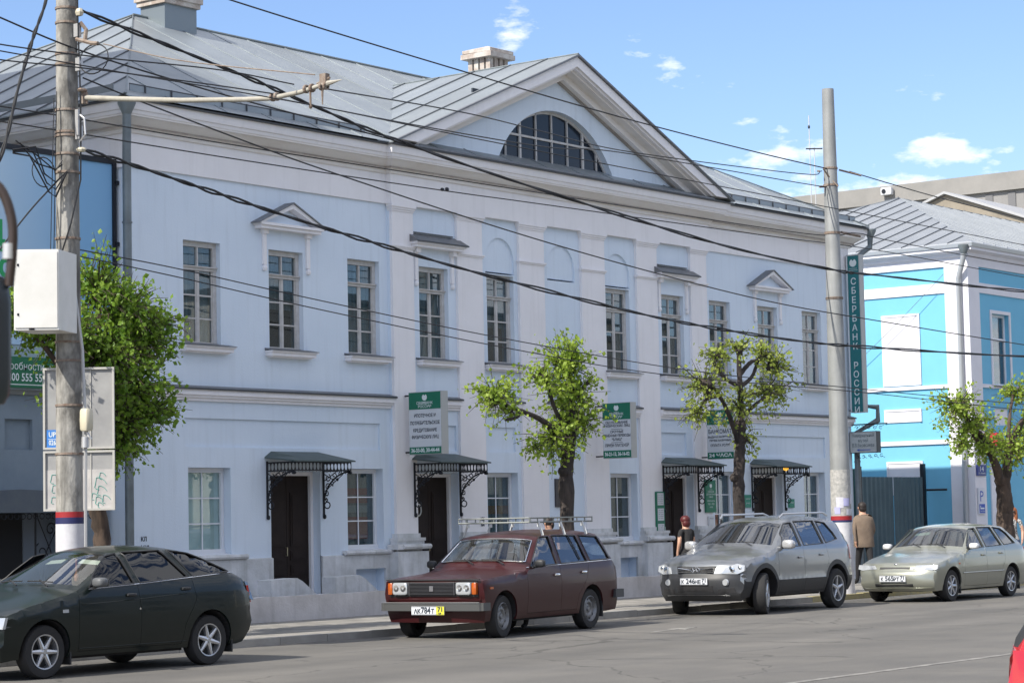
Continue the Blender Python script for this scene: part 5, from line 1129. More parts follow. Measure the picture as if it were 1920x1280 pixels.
def wheel(root, x, y, R, wd, side, rim, steer=0.0, spin=.3):
    w_ = bpy.data.objects.new('wheel', None)
    b = MB(); h_ = wd / 2
    b.lathe([(R * .66, -h_ * .9), (R * .80, -h_), (R * .95, -h_ * .95), (R, -h_ * .7), (R, h_ * .7), (R * .95, h_ * .95), (R * .80, h_), (R * .66, h_ * .9), (R * .63, h_ * .6)], 36, 'y')
    w_ = obj('wheel', b, M_RUB, root, smooth=40, local=True, loc=(x, y, R)); w_.rotation_euler = (0, spin, steer)
    s = side; r_ = MB(); Rr = R * .655
    o = s * h_
    def L(v): return v * s
    if rim == 'spoke6' or rim == 'spoke7' or rim == 'spoke5':
        r_.lathe([(Rr, L(h_ * .85)), (Rr * 1.0, L(h_ * .98)), (Rr * .93, L(h_ * .95)), (Rr * .90, L(h_ * .3)), (Rr * .9, L(-h_ * .5))], 36, 'y')
        ns = {'spoke6': 6, 'spoke7': 7, 'spoke5': 5}[rim]
        for k in range(ns):
            t = 2 * pi * k / ns; c, s_ = cos(t), sin(t)
            def q(r, off, y_): return (r * c - off * s_, y_, r * s_ + off * c)
            w0, w1 = (Rr * .15, Rr * .075) if rim != 'spoke7' else (Rr * .13, Rr * .10)
            P = [q(Rr * .16, -w0, L(h_ * .80)), q(Rr * .94, -w1, L(h_ * .86)), q(Rr * .94, w1, L(h_ * .86)), q(Rr * .16, w0, L(h_ * .80)), q(Rr * .16, 0, L(h_ * .92)), q(Rr * .94, 0, L(h_ * .93)),
                 q(Rr * .16, -w0, L(h_ * .45)), q(Rr * .94, -w1, L(h_ * .45)), q(Rr * .94, w1, L(h_ * .45)), q(Rr * .16, w0, L(h_ * .45))]
            r_.add(P, [(0, 1, 5, 4), (4, 5, 2, 3), (0, 6, 7, 1), (3, 2, 8, 9), (6, 9, 8, 7)])
        r_.lathe([(0, L(h_ * .98)), (Rr * .13, L(h_ * .97)), (Rr * .17, L(h_ * .85)), (Rr * .17, L(h_ * .5))], 16, 'y')
        mt = M_ALLOY
    else:
        r_.lathe([(Rr, L(h_ * .9)), (Rr * .95, L(h_ * .95)), (Rr * .88, L(h_ * .7)), (Rr * .80, L(h_ * .45)), (Rr * .62, L(h_ * .62)), (Rr * .5, L(h_ * .60)), (Rr * .36, L(h_ * .35)), (Rr * .22, L(h_ * .40)), (Rr * .17, L(h_ * .62)), (0, L(h_ * .64))], 28, 'y')
        mt = M_HUB
    obj('rim', r_, mt, w_, smooth=35, local=True)
    d_ = MB(); d_.lathe([(0, L(h_ * .0)), (Rr * .92, L(h_ * .0)), (Rr * .92, L(-h_ * .1))], 20, 'y'); obj('brake_disc', d_, M_BLKP, w_, local=True)
    if rim == 'steel':
        for k in range(8):
            t = 2 * pi * k / 8; d_ = MB(); d_.blob((Rr * .70 * cos(t), L(h_ * .50), Rr * .70 * sin(t)), (Rr * .13, .012, Rr * .10), 8, 2); obj('rim_slot', d_, M_BLKP, w_, local=True)
    return w_
def build_car(sp):
    root = thing('car', sp['label'], sp['cat'], sp['loc'], sp['rz'], sc=sp['s'])
    if sp.get('group'): root['group'] = sp['group']
    BODY = sp['paint']; base = sp['base']; xa, wb, R = sp['xa'], sp['wb'], sp['R']; L_ = sp['L']; xr = xa + wb; Ra = R + sp.get('ag', .055)
    C = [list(c) for c in sp['C']]
    for i, c in enumerate(C):
        if len(c) == 4: c.append(C[i - 1][4])
    # soften the corners once, then refine
    D = [C[0]]
    for a, b in zip(C, C[1:]):
        f = lambda k: [a[j] + (b[j] - a[j]) * k for j in range(4)] + [a[4]]
        ln = hypot(a[0] - b[0], a[1] - b[1]); e_ = min(.25, .07 / max(ln, .01))
        D.append(f(e_)); D.append(f(1 - e_))
    D.append(C[-1]); Q = []
    for a, b in zip(D, D[1:]):
        ln = hypot(a[0] - b[0], a[1] - b[1]); n_ = max(1, int(ln / .09 + .5))
        for k in range(n_): Q.append([a[j] + (b[j] - a[j]) * k / n_ for j in range(4)] + [a[4]])
    Q.append(D[-1])
    rail = [(q[0] + q[2], q[1] + q[3]) for q in Q]
    def railz(x):
        z = -1
        for (a, b), (c, d) in zip(rail, rail[1:]):
            if a != c and min(a, c) - 1e-6 <= x <= max(a, c) + 1e-6: z = max(z, b + (d - b) * (x - a) / (c - a))
        return z
    pf, xf, pr_, xrr = sp.get('plan', (.10, .7, .08, .5)); rd = sp.get('round', .05)
    def Ys(x, z):
        h = interp(base, z)
        if x < xf: h -= pf * ((xf - x) / xf) ** 2
        if x > L_ - xrr: h -= pr_ * ((x - L_ + xrr) / xrr) ** 2
        rz_ = railz(x)
        if rz_ > 0:
            d = max(rz_ - z, 0)
            if d < rd: h -= rd * .7 * (1 - sqrt(max(1 - (1 - d / rd) ** 2, 0)))
        return h
    YE_ = [Ys(*r) for r in rail]
    def P(i, t):
        q = Q[i]; a = abs(t); return (q[0] + q[2] * a ** 3, t * YE_[i], q[1] + q[3] * a ** 2.2)
    tn = [-1, -.93, -.82, -.68, -.5, -.25, 0, .25, .5, .68, .82, .93, 1]
    parts = {}; gl = {}
    for i in range(len(Q) - 1):
        tg = Q[i][4]
        first = i == 0 or Q[i - 1][4] != tg; last = Q[i + 1][4] != tg
        for k in range(12):
            isg = tg.startswith('glass') and not first and not last and 0 < k < 11
            nm = {'glassF': 'windscreen', 'glassR': 'rear_window'}[tg] if isg else {'glassF': 'body', 'glassR': 'body', 'roof': 'roof', 'hood': 'bonnet', 'cowl': 'body', 'nose': 'nose', 'grille': 'nose', 'bumper': 'bumper', 'rbumper': 'bumper', 'tail': 'tailgate'}[tg]
            parts.setdefault((nm, tg), MB()).add([P(i, tn[k]), P(i + 1, tn[k]), P(i + 1, tn[k + 1]), P(i, tn[k + 1])], [(0, 3, 2, 1)])
    cm = sp.get('colour', {})
    GL = sp['glass']
    for (nm, tg), b in parts.items():
        gls = nm in ('windscreen', 'rear_window')
        o = obj(nm, b, (sp.get('glass_rear', GL) if nm == 'rear_window' else sp.get('glass_front', GL)) if gls else cm.get(nm, BODY), root, smooth=35, local=True, fix=True)
    # ---- sides
    zb = sp['zb']
    arc = lambda xc: [(xc + Ra * cos(t), R + .01 + Ra * sin(t)) for t in [math.asin((zb - R - .01) / Ra) + (pi - 2 * math.asin((zb - R - .01) / Ra)) * k / 20 for k in range(21)]]
    outline = list(rail) + [(xr + Ra + .12, zb)] + arc(xr) + arc(xa) + [(xa - Ra - .06, zb)]
    out2 = []
    for p in outline:
        if not out2 or hypot(p[0] - out2[-1][0], p[1] - out2[-1][1]) > 1e-4: out2.append(p)
    outline = out2
    def dn(ln, st=.055):
        o_ = []
        for a, b in zip(ln, ln[1:]):
            k_ = max(1, int(hypot(a[0] - b[0], a[1] - b[1]) / st))
            o_ += [(a[0] + (b[0] - a[0]) * q / k_, a[1] + (b[1] - a[1]) * q / k_) for q in range(k_)]
        return o_ + [ln[-1]]
    sp = dict(sp); sp['gaps'] = [dn(ln) for ln in sp['gaps']]; sp['windows'] = [dn(w__ + [w__[0]])[:-1] for w__ in sp['windows']]
    G = .0022; lines = []
    for ln in sp['gaps']:
        lines += [[(x - G, z) for x, z in ln], [(x + G, z) for x, z in ln]]
    for (x0, x1, z) in sp.get('hgaps', []): lines += [dn([(x0, z - G), (x1, z - G)]), dn([(x0, z + G), (x1, z + G)])]
    for ln in sp.get('cons', []): lines.append(dn(ln))
    vs, T = tri_region(outline, sp['windows'], lines, step=.085)
    def xat(ln, z):
        for (a, b), (c, d) in zip(ln, ln[1:]):
            if min(b, d) <= z <= max(b, d) and b != d: return a + (c - a) * (z - b) / (d - b)
        return ln[0][0] if z < ln[0][1] else ln[-1][0]
    names = sp['pieces']; groups = {}
    for t_ in T:
        cx = sum(vs[i][0] for i in t_) / 3; cz = sum(vs[i][1] for i in t_) / 3
        k = 0; gap = False
        for ln in sp['gaps']:
            xx = xat(ln, cz)
            if cz > ln[0][1] and cz < ln[-1][1] and abs(cx - xx) < G: gap = True
            if cx > xx: k += 1
        for (x0, x1, z) in sp.get('hgaps', []):
            if x0 <= cx <= x1 and abs(cz - z) < G: gap = True
        if gap: continue
        nm = names[k]
        nm = sp['classify'](cx, cz, nm) if 'classify' in sp else nm
        groups.setdefault(nm, []).append(t_)
    for side in (-1, 1):
        for nm, tt in groups.items():
            b = MB(); emit_region(b, vs, tt, lambda x, z: (x, side * Ys(x, z), z), lambda x, z: (x, side * (Ys(x, z) - .03), z), True, side > 0)
            o = obj(nm.strip(), b, cm.get(nm.strip(), BODY), root, smooth=35, local=True, fix=False)
            if nm in ('front_door', 'rear_door'):
                hx, hz = sp['handles'][0 if nm == 'front_door' else 1]
                h_ = MB(); yy = Ys(hx, hz); h_.blob((hx, side * (yy + .012), hz), (.075, .016, .018), 10, 4); obj('handle', h_, sp.get('handle_mat', M_BLKP), o, smooth=50, local=True)
        for wi, wpoly in enumerate(sp['windows']):
            v2, T2 = tri_region(wpoly, step=.12); b = MB(); b.add([(x, side * (Ys(x, z) - .014), z) for x, z in v2], T2)
            obj('side_window', b, sp.get('glass_side', GL), root, local=True, smooth=60)
            b = MB(); n_ = len(wpoly); pts = []
            for i in range(n_):
                a, c = wpoly[i], wpoly[(i + 1) % n_]
                for k in range(4): pts.append((a[0] + (c[0] - a[0]) * k / 4, a[1] + (c[1] - a[1]) * k / 4))
            pts.append(pts[0]); b.tube([(x, side * (Ys(x, z) + .001), z) for x, z in pts], .009, 4, False); obj('window_seal', b, M_BLKP, root, local=True)
        if sp.get('belt'):
            b = MB(); pts = sp['belt']; q = []
            for a, c in zip(pts, pts[1:]):
                for k in range(6): q.append((a[0] + (c[0] - a[0]) * k / 6, a[1] + (c[1] - a[1]) * k / 6))
            q.append(pts[-1]); b.tube([(x, side * (Ys(x, z) + .002), z) for x, z in q], .007, 4); obj('belt_moulding', b, M_CHR, root, local=True)
        # wheel wells
        for xc in (xa, xr):
            b = MB(); n_ = 16; th = [math.asin((zb - R) / Ra) + (pi - 2 * math.asin((zb - R) / Ra)) * k / n_ for k in range(n_ + 1)]
            for k in range(n_):
                A = [(xc + Ra * cos(t) * 1.0, R + Ra * sin(t)) for t in (th[k], th[k + 1])]
                b.add([(A[0][0], side * .45, A[0][1]), (A[1][0], side * .45, A[1][1]), (A[1][0], side * (Ys(*A[1]) - .02), A[1][1]), (A[0][0], side * (Ys(*A[0]) - .02), A[0][1])], [(0, 1, 2, 3)])
            obj('wheel_well', b, M_DARK, root, local=True)
    # underbody and cabin
    b = MB(); b.box(xa + .36, xr - .36, -.70, .70, zb - .03, zb + .18); b.box(.25, L_ - .3, -.45, .45, zb - .02, .62); b.box(xr + .37, L_ - .28, -.62, .62, zb, .8); b.box(.3, xa - .34, -.6, .6, zb, .6); obj('underbody', b, M_DARK, root, local=True)
    bz = sp['beltz']; xd = sp['dash']
    b = MB(); b.box(xd, xd + .35, -.62, .62, .6, bz - .04); obj('dashboard', b, M_BLKP, root, local=True)
    b = MB(); sw = xd + .45; b.tube([(sw + .07 * cos(t) * -1, -.33 + .17 * sin(t), bz - .07 + .16 * cos(t)) for t in [2 * pi * k / 18 for k in range(19)]], .012, 6, False); b.tube([(sw, -.33, bz - .07), (sw - .2, -.33, bz - .17)], .02, 6); b.box(sw - .015, sw + .01, -.47, -.19, bz - .09, bz - .05); obj('steering_wheel', b, M_BLKP, root, local=True)
    for (sx_, sy) in ((xd + 1.15, -.34), (xd + 1.15, .34)):
        b = MB(); b.blob((sx_ - .25, sy, .52), (.26, .24, .10), 12, 4); b.blob((sx_ + .05, sy, .82), (.09, .23, .32), 12, 4, Matrix.Translation((sx_, sy, .5)) @ Matrix.Rotation(radians(12), 4, 'Y') @ Matrix.Translation((-sx_, -sy, -.5))); b.blob((sx_ + .18, sy, 1.20), (.045, .13, .09), 10, 3); obj('seat', b, M_SEAT, root, smooth=50, local=True)
    b = MB(); b.blob((xd + 2.0, 0, .52), (.26, .6, .10), 12, 4); b.blob((xd + 2.28, 0, .85), (.09, .6, .28), 12, 4); obj('rear_seat', b, M_SEAT, root, smooth=50, local=True)
    b = MB(); b.box(xd + 2.35, L_ - .3, -.6, .6, bz - .10, bz - .07); obj('parcel_shelf', b, M_BLKP, root, local=True)
    st = sp.get('steer', 0)
    ty = sp['track'] / 2
    for xc, s_ in ((xa, -1), (xa, 1), (xr, -1), (xr, 1)): wheel(root, xc, s_ * ty, R, sp.get('tw', .175), s_, sp['rim'], st if xc == xa else 0, random.uniform(0, 1))
    # surface finders for the fittings
    nF = max(i for i, q in enumerate(Q) if q[4] in ('bumper', 'nose', 'grille')) + 1
    fr = [i for i, q in enumerate(Q) if q[4] in ('bumper', 'nose', 'grille')]; fr.append(fr[-1] + 1)
    rr_ = [i for i, q in enumerate(Q) if q[4] in ('tail', 'rbumper')]; rr_.append(min(rr_[-1] + 1, len(Q) - 1))
    def Fx(y, z, idx=None):
        idx = fr
        for i, j in zip(idx, idx[1:]):
            a, b = Q[i][1], Q[j][1]
            if min(a, b) - 1e-6 <= z <= max(a, b) + 1e-6 and a != b:
                k = (z - a) / (b - a); ye = YE_[i] + (YE_[j] - YE_[i]) * k; t = min(abs(y) / ye, 1)
                return Q[i][0] + (Q[j][0] - Q[i][0]) * k + (Q[i][2] + (Q[j][2] - Q[i][2]) * k) * t ** 3
        return Q[fr[-1]][0]
    def Rx(y, z):
        for i, j in zip(rr_, rr_[1:]):
            a, b = Q[i][1], Q[j][1]
            if min(a, b) - 1e-6 <= z <= max(a, b) + 1e-6 and a != b:
                k = (z - a) / (b - a); ye = YE_[i] + (YE_[j] - YE_[i]) * k; t = min(abs(y) / ye, 1)
                return Q[i][0] + (Q[j][0] - Q[i][0]) * k + (Q[i][2] + (Q[j][2] - Q[i][2]) * k) * t ** 3
        return L_ - .1
    def front(nm, poly, m, off=.008, th=.03, parent=root):
        v2, T2 = tri_region(poly, step=.07); b = MB(); emit_region(b, v2, T2, lambda y, z: (Fx(y, z) - off, y, z), lambda y, z: (Fx(y, z) + th, y, z)); return obj(nm, b, m, parent, local=True, smooth=35)
    def rear(nm, poly, m, off=.008, th=.03, parent=root):
        v2, T2 = tri_region(poly, step=.07); b = MB(); emit_region(b, v2, T2, lambda y, z: (Rx(y, z) + off, y, z), lambda y, z: (Rx(y, z) - th, y, z)); return obj(nm, b, m, parent, local=True, smooth=35)
    def sidep(nm, poly, m, side, off=.006, th=.02, parent=root):
        v2, T2 = tri_region(poly, step=.09); b = MB(); emit_region(b, v2, T2, lambda x, z: (x, side * (Ys(x, z) + off), z), lambda x, z: (x, side * (Ys(x, z) - th), z)); return obj(nm, b, m, parent, local=True, smooth=35)
    sp['fit'](dict(root=root, sp=sp, Fx=Fx, Rx=Rx, Ys=Ys, front=front, rear=rear, sidep=sidep, P=P, Q=Q, YE=YE_))
    # mirrors
    mx_, mz, ms, mm = sp['mirror']
    for s_ in (-1, 1):
        yb = interp(base, mz); b = MB(); b.blob((mx_, s_ * (yb + .11), mz + .03), ms, 14, 3.2); mo = obj('wing_mirror', b, mm, root, smooth=50, local=True)
        b = MB(); b.tube([(mx_ + .03, s_ * (yb - .03), mz - .02), (mx_ + .01, s_ * (yb + .06), mz - .01)], .022, 6); b.add([(mx_ - .06, s_ * (yb + .0), mz - .06), (mx_ + .10, s_ * (yb + .0), mz - .05), (mx_ + .08, s_ * (yb - .025), mz + .09)], [(0, 1, 2)]); obj('mirror_mount', b, M_BLKP, mo, local=True)
        b = MB(); b.box(mx_ + ms[0] * .96, mx_ + ms[0] * .99, s_ * (yb + .11) - ms[1] * .8, s_ * (yb + .11) + ms[1] * .8, mz + .03 - ms[2] * .75, mz + .03 + ms[2] * .75); obj('mirror_glass', b, M_CHR, mo, local=True)
    # wipers
    ig = [i for i, q in enumerate(Q) if q[4] == 'glassF']
    for (t0, t1) in sp.get('wipers', ((-.55, -.02), (.1, .62))):
        def gp(i, t, o): p = P(ig[i], t); return (p[0] - o, p[1], p[2] + o)
        b = MB(); a = gp(0, t0, .02); c = gp(1, t0 + .25, .035); b.tube([a, c], .009, 5); b.tube([gp(1, t0 + (t1 - t0) * k / 6, .02) for k in range(7)], .007, 4); obj('wiper', b, M_BLKP, root, local=True)
    b = MB(); p = P(ig[-1], 0); b.blob((p[0] + .06, 0, p[2] - .10), (.02, .12, .035), 10, 3); obj('rear_view_mirror', b, M_BLKP, root, local=True)
    return root
FRONTM = Matrix(((0, 0, -1, 0), (-1, 0, 0, 0), (0, 1, 0, 0), (0, 0, 0, 1)))   # local lettering plane facing the front (-x)
def plate_no(k, x, z, txt, reg, y=0, w_=.52, h_=.112, yel=False, back=False):
    root = k['root']; b = MB(); b.box(x - .012, x, y - w_ / 2, y + w_ / 2, z - h_ / 2, z + h_ / 2); p = obj('number_plate', b, M_PLATE, root, local=True)
    b = MB()
    for (a, c, d, e_) in ((y - w_ / 2 + .004, y + w_ / 2 - .004, z + h_ / 2 - .008, z + h_ / 2 - .004), (y - w_ / 2 + .004, y + w_ / 2 - .004, z - h_ / 2 + .004, z - h_ / 2 + .008), (y - w_ / 2 + .124, y - w_ / 2 + .127, z - h_ / 2 + .004, z + h_ / 2 - .004)): b.box(x - .014, x - .012, a, c, d, e_)
    obj('plate_border', b, M_INK, p, local=True)
    def lt(s_, sz, yy, zz, ww, m=M_INK):
        me = text(s_, sz, ww, bold=.003); me.transform(Matrix.Translation((x - .0155, yy, zz)) @ FRONTM); me.materials.clear(); me.materials.append(m); o = bpy.data.objects.new('plate_lettering', me); link(o, p, True)
    if yel:
        b = MB(); b.box(x - .0135, x - .012, y - w_ / 2, y - w_ / 2 + .125, z - h_ / 2, z + h_ / 2); obj('yellow_field', b, M_PLY, p, local=True)
    # from the front, +y is on the left
    lt(txt[0], .085 if len(txt[0]) == 1 else .085, y + (.205 if len(txt[0]) == 1 else .165), z - .01, .05 if len(txt[0]) == 1 else .11)
    lt(txt[1], .115, y + .06 if len(txt[0]) == 1 else y + .03, z, .17 if len(txt[0]) == 1 else .15)
    lt(txt[2], .085, y - .08, z - .01, .11 if len(txt[2]) == 2 else .05)
    lt(reg, .085, y - w_ / 2 + .065, z + .015, .075); lt('RUS', .03, y - w_ / 2 + .07, z - .038, .05)

# ---- maroon estate
M_MAR = paint('paint_maroon', (.034, .0035, .005), 0, .04, .4, .28)
def fit_lada(k):
    r = k['root']; front = k['front']
    front('grille', rect(-.70, .70, .565, .775), M_BLKP, .012)
    obj('bonnet_lip', MB().box(.125, .16, -.74, .74, .785, .80), M_BLKP, r, local=True)
    b = MB(); n_ = 9
    for i in range(n_): z = .60 + .15 * i / (n_ - 1); b.box(.105, .13, -.36, .36, z - .003, z + .003)
    for y in (-.36, .36): b.box(.105, .13, y - .006, y + .006, .59, .76)
    obj('grille_bars', b, mat('grille_grey_bars', (.10, .10, .11), .4, .5), r, local=True)
    b = MB(); b.box(.098, .11, -.03, .03, .64, .71); obj('badge', b, mat('badge_silver', (.35, .35, .37), .3, .8), r, local=True)
    for s in (-1, 1):
        h = MB(); a, c = sorted((s * .39, s * .62)); h.blob((.122, s * .505, .675), (.03, .118, .083), 14, 7); o = obj('headlight', h, M_LENS, r, smooth=40, local=True)
        h = MB(); h.blob((.134, s * .668, .675), (.03, .036, .08), 12, 7); obj('indicator', h, M_ORG, r, smooth=40, local=True)
        h = MB()
        for yy in (.45, .56): h.lathe([(.0, .094), (.045, .090), (.048, .10)], 14, 'x', cen=(0, s * yy, .68))
        obj('reflector', h, M_CHR, o, local=True, smooth=50)
        k['sidep']('repeater', rect(.30, .38, .66, .69), M_ORG, s)
    front('valance', rect(-.74, .74, .50, .562), M_MAR, .006)
    b = MB(); P = [(.13, -.80), (.09, -.76), (.078, -.4), (.075, 0), (.078, .4), (.09, .76), (.13, .80)]
    for a, c in zip(P, P[1:]): b.add([(a[0], a[1], .38), (c[0], c[1], .38), (c[0], c[1], .485), (a[0], a[1], .485), (a[0] + .09, a[1], .38), (c[0] + .09, c[1], .38), (c[0] + .09, c[1], .485), (a[0] + .09, a[1], .485)], [(0, 1, 2, 3), (3, 2, 6, 7), (0, 4, 5, 1), (4, 7, 6, 5)])
    b.box(.11, .29, -.815, -.77, .38, .485); b.box(.11, .29, .77, .815, .38, .485); obj('bumper', b, mat('bumper_dull_grey', (.085, .088, .088), .45, .3), r, local=True)
    b = MB(); b.tube([(.085, -.76, .49), (.068, 0, .49), (.085, .76, .49)], .008, 5); obj('bumper_edge', b, mat('bumper_bright', (.45, .46, .46), .3, .8), r, local=True)
    b = MB(); b.box(3.93, 4.03, -.80, .80, .42, .54); b.box(3.75, 4.0, -.84, -.79, .42, .54); b.box(3.75, 4.0, .79, .84, .42, .54); obj('rear_bumper', b, M_GREYP, r, local=True)
    plate_no(k, .065, .385, ('АК', '784', 'Т'), '71', y=.03, yel=True)
    for s in (-1, 1):
        k['rear']('tail_light', rect(min(s * .55, s * .74), max(s * .55, s * .74), .62, .88), M_REDL)
        b = MB(); b.box(3.44, 3.46, s * .68 - .1, s * .68 + .1, .16, .40); obj('mud_flap', b, M_BLKP, r, local=True)
    # windscreen trim
    Q, P_ = k['Q'], k['P']; ig = [i for i, q in enumerate(Q) if q[4] == 'glassF']
    b = MB(); pts = [P_(ig[1], t / 10) for t in range(-9, 10)] + [P_(i, .93) for i in ig[1:]] + [P_(ig[-1], t / 10) for t in range(9, -10, -1)] + [P_(i, -.93) for i in ig[::-1][:-1]]
    b.tube([(p[0] - .006, p[1], p[2] + .006) for p in pts + [pts[0]]], .010, 5, False); obj('windscreen_trim', b, M_CHR, r, local=True)
    # roof rack
    rk = MB(); z = 1.535
    for y in (-.58, .58): rk.tube([(1.75, y, z), (3.55, y, z)], .013, 6); rk.tube([(1.75, y, z + .06), (3.55, y, z + .06)], .011, 6)
    for x in (1.75, 3.55): rk.tube([(x, -.58, z), (x, .58, z)], .013, 6); rk.tube([(x, -.58, z + .06), (x, .58, z + .06)], .011, 6)
    for i in range(9):
        x = 1.75 + 1.8 * i / 8
        for y in (-.58, .58): rk.tube([(x, y, z), (x, y, z + .06)], .009, 5)
        if i % 2 == 0: rk.tube([(x, -.58, z), (x, .58, z)], .010, 5)
    for i in range(5):
        for x in (1.75, 3.55): y = -.46 + .23 * i; rk.tube([(x, y, z), (x, y, z + .06)], .008, 5)
    ro = obj('roof_rack', rk, mat('rack_galvanised', (.20, .215, .205), .55, .4), r, local=True)
    for x in (2.0, 2.62, 3.25):
        for y in (-.58, .58):
            b = MB(); b.box(x - .02, x + .02, y - .012, y + .012, 1.47, z); b.add([(x - .022, y * 1.0, z), (x + .022, y, z), (x + .022, y * 1.10, 1.345), (x - .022, y * 1.10, 1.345)], [(0, 1, 2, 3)]); b.tube([(x, y, z), (x, y * 1.08, 1.42), (x, y * 1.12, 1.35)], .017, 5); obj('rack_foot', b, mat('rack_pale', (.6, .61, .6), .5), ro, local=True)
    # vent-window posts
    for s in (-1, 1):
        b = MB(); b.tube([(2.86, s * k['Ys'](2.86, .99), .99), (2.74, s * k['Ys'](2.74, 1.34), 1.34)], .010, 4); obj('window_post', b, M_BLKP, r, local=True)
GLC = glass('car_glass_clear', (.80, .88, .90), f0=.06, see=.80, dirty=.05)
GLB = glass('car_glass_bluish', (.35, .42, .50), f0=.09, see=.55, dirty=.03)
GLT = glass('car_glass_tinted', (.08, .09, .13), f0=.035, see=.3, dirty=.008)
lada = build_car(dict(label='dark maroon estate car with a galvanised roof rack and a white and yellow number plate', cat='car', loc=(-12.578 - .69 * 1.088 * cos(radians(6.72)), -7.21 - .69 * 1.088 * sin(radians(6.72)), 0), rz=radians(6.72), s=1.088, group=None,
    L=4.115, xa=.69, wb=2.424, R=.285, track=1.365, rim='steel', steer=radians(6), zb=.235, paint=M_MAR, glass=GLC, beltz=.92, dash=1.30,
    base=[(.2, .745), (.30, .78), (.5, .805), (.66, .81), (.80, .80), (.94, .775), (1.40, .60)], plan=(.03, .5, .04, .5), round=.03,
    C=[(.19, .22, .05, 0, 'nose'), (.16, .36, .05, 0), (.16, .50, .04, 0), (.145, .56, .03, 0, 'grille'), (.135, .765, .03, 0, 'grille'), (.16, .80, .03, -.015, 'hood'), (.48, .842, 0, -.03), (1.0, .878, 0, -.035), (1.20, .895, .03, -.03, 'cowl'), (1.27, .908, .06, -.02, 'glassF'),
       (1.80, 1.355, .06, -.045, 'roof'), (2.0, 1.405, 0, -.06), (2.7, 1.435, 0, -.06), (3.4, 1.425, 0, -.055), (3.68, 1.385, -.03, -.05, 'glassR'), (3.85, .98, -.03, -.01, 'tail'), (3.91, .92, -.03, 0), (3.94, .6, -.03, 0), (3.91, .25, -.03, 0)],
    windows=[[(1.41, .93), (2.17, .945), (2.17, 1.335), (1.93, 1.325), (1.86, 1.29)], [(2.28, .95), (3.04, .965), (2.94, 1.335), (2.28, 1.345)], [(3.13, .97), (3.72, .985), (3.56, 1.31), (3.04, 1.335)]],
    gaps=[[(1.30, .30), (1.30, .90), (1.84, 1.345)], [(2.225, .30), (2.225, 1.37)], [(2.68, .30), (2.72, .5), (2.98, .74), (3.08, .98), (2.985, 1.37)]], hgaps=[(1.30, 2.68, .30)],
    pieces=['front_wing', 'front_door', 'rear_door', 'rear_quarter'], handles=[(2.10, .80), (2.88, .815)], handle_mat=M_CHR, belt=[(1.33, .918), (2.2, .935), (3.77, .968)],
    mirror=(1.50, .94, (.045, .075, .055), M_BLKP), fit=fit_lada))

# ---- dark green five door hatchback
M_GRN = paint('paint_dark_green', (.004, .009, .008), .0, .07, .3, .35)
def fit_hatch(k):
    r = k['root']
    for s in (-1, 1):
        k['front']('headlight', [(s * .80, .56), (s * .42, .58), (s * .42, .68), (s * .80, .68)][::(1 if s < 0 else -1)], M_LENS)
        k['sidep']('repeater', rect(1.02, 1.10, .70, .735), M_LENS, s)
        k['rear']('tail_light', rect(min(s * .45, s * .76), max(s * .45, s * .76), .70, .90), M_REDL)
        k['sidep']('tail_light_side', [(3.98, .74), (4.07, .72), (4.02, .93), (3.96, .95)], mat('lamp_smoked', (.03, .035, .05), .15, coat=1.0), s)
        b = MB(); b.box(1.16, 1.18, s * .70 - .09, s * .70 + .09, .13, .36); obj('mud_flap', b, M_BLKP, r, local=True); b = MB(); b.box(3.66, 3.68, s * .70 - .09, s * .70 + .09, .13, .36); obj('mud_flap', b, M_BLKP, r, local=True)
        b = MB(); b.tube([(x, s * (k['Ys'](x, z) + .001), z) for x, z in ((1.28, .30), (2.2, .30), (2.9, .30))], .006, 4); b.tube([(x, s * (k['Ys'](x, z) + .001), z) for x, z in ((1.3, .78), (2.0, .80), (2.8, .84), (3.9, .90))], .004, 4); obj('crease_line', b, M_GRN, r, local=True)
        b = MB(); b.lathe([(0, -.004), (.012, -.004), (.012, .004)], 10, 'y', cen=(2.16, s * (k['Ys'](2.16, .70) + .004), .70)); obj('door_lock', b, M_CHR, r, local=True)
    ig = [i for i, q in enumerate(k['Q']) if q[4] == 'glassF']; P_ = k['P']
    for (t0, t1) in ((-.78, -.30), (.12, .60)):
        b = MB(); i0 = ig[-2]; i1 = ig[-3]; f = lambda i, t: (P_(i, t)[0] + .05, P_(i, t)[1], P_(i, t)[2] - .05); b.add([f(i0, t0), f(i0, t1), f(i1, t1), f(i1, t0)], [(0, 1, 2, 3)]); obj('sun_visor', b, mat('visor_cream', (.62, .62, .48), .7), r, local=True)
    b = MB(); p = P_(ig[-2], -.08); b.tube([(p[0] + .08, p[1], p[2] - .05), (p[0] + .08, p[1], p[2] - .22)], .012, 5); b.blob((p[0] + .08, p[1], p[2] - .26), (.025, .03, .05), 8); obj('hanging_charm', b, mat('charm_red_brown', (.35, .12, .05), .7), r, local=True)
    plate_no(k, -.02, .45, ('Н', '113', 'ОР'), '71')
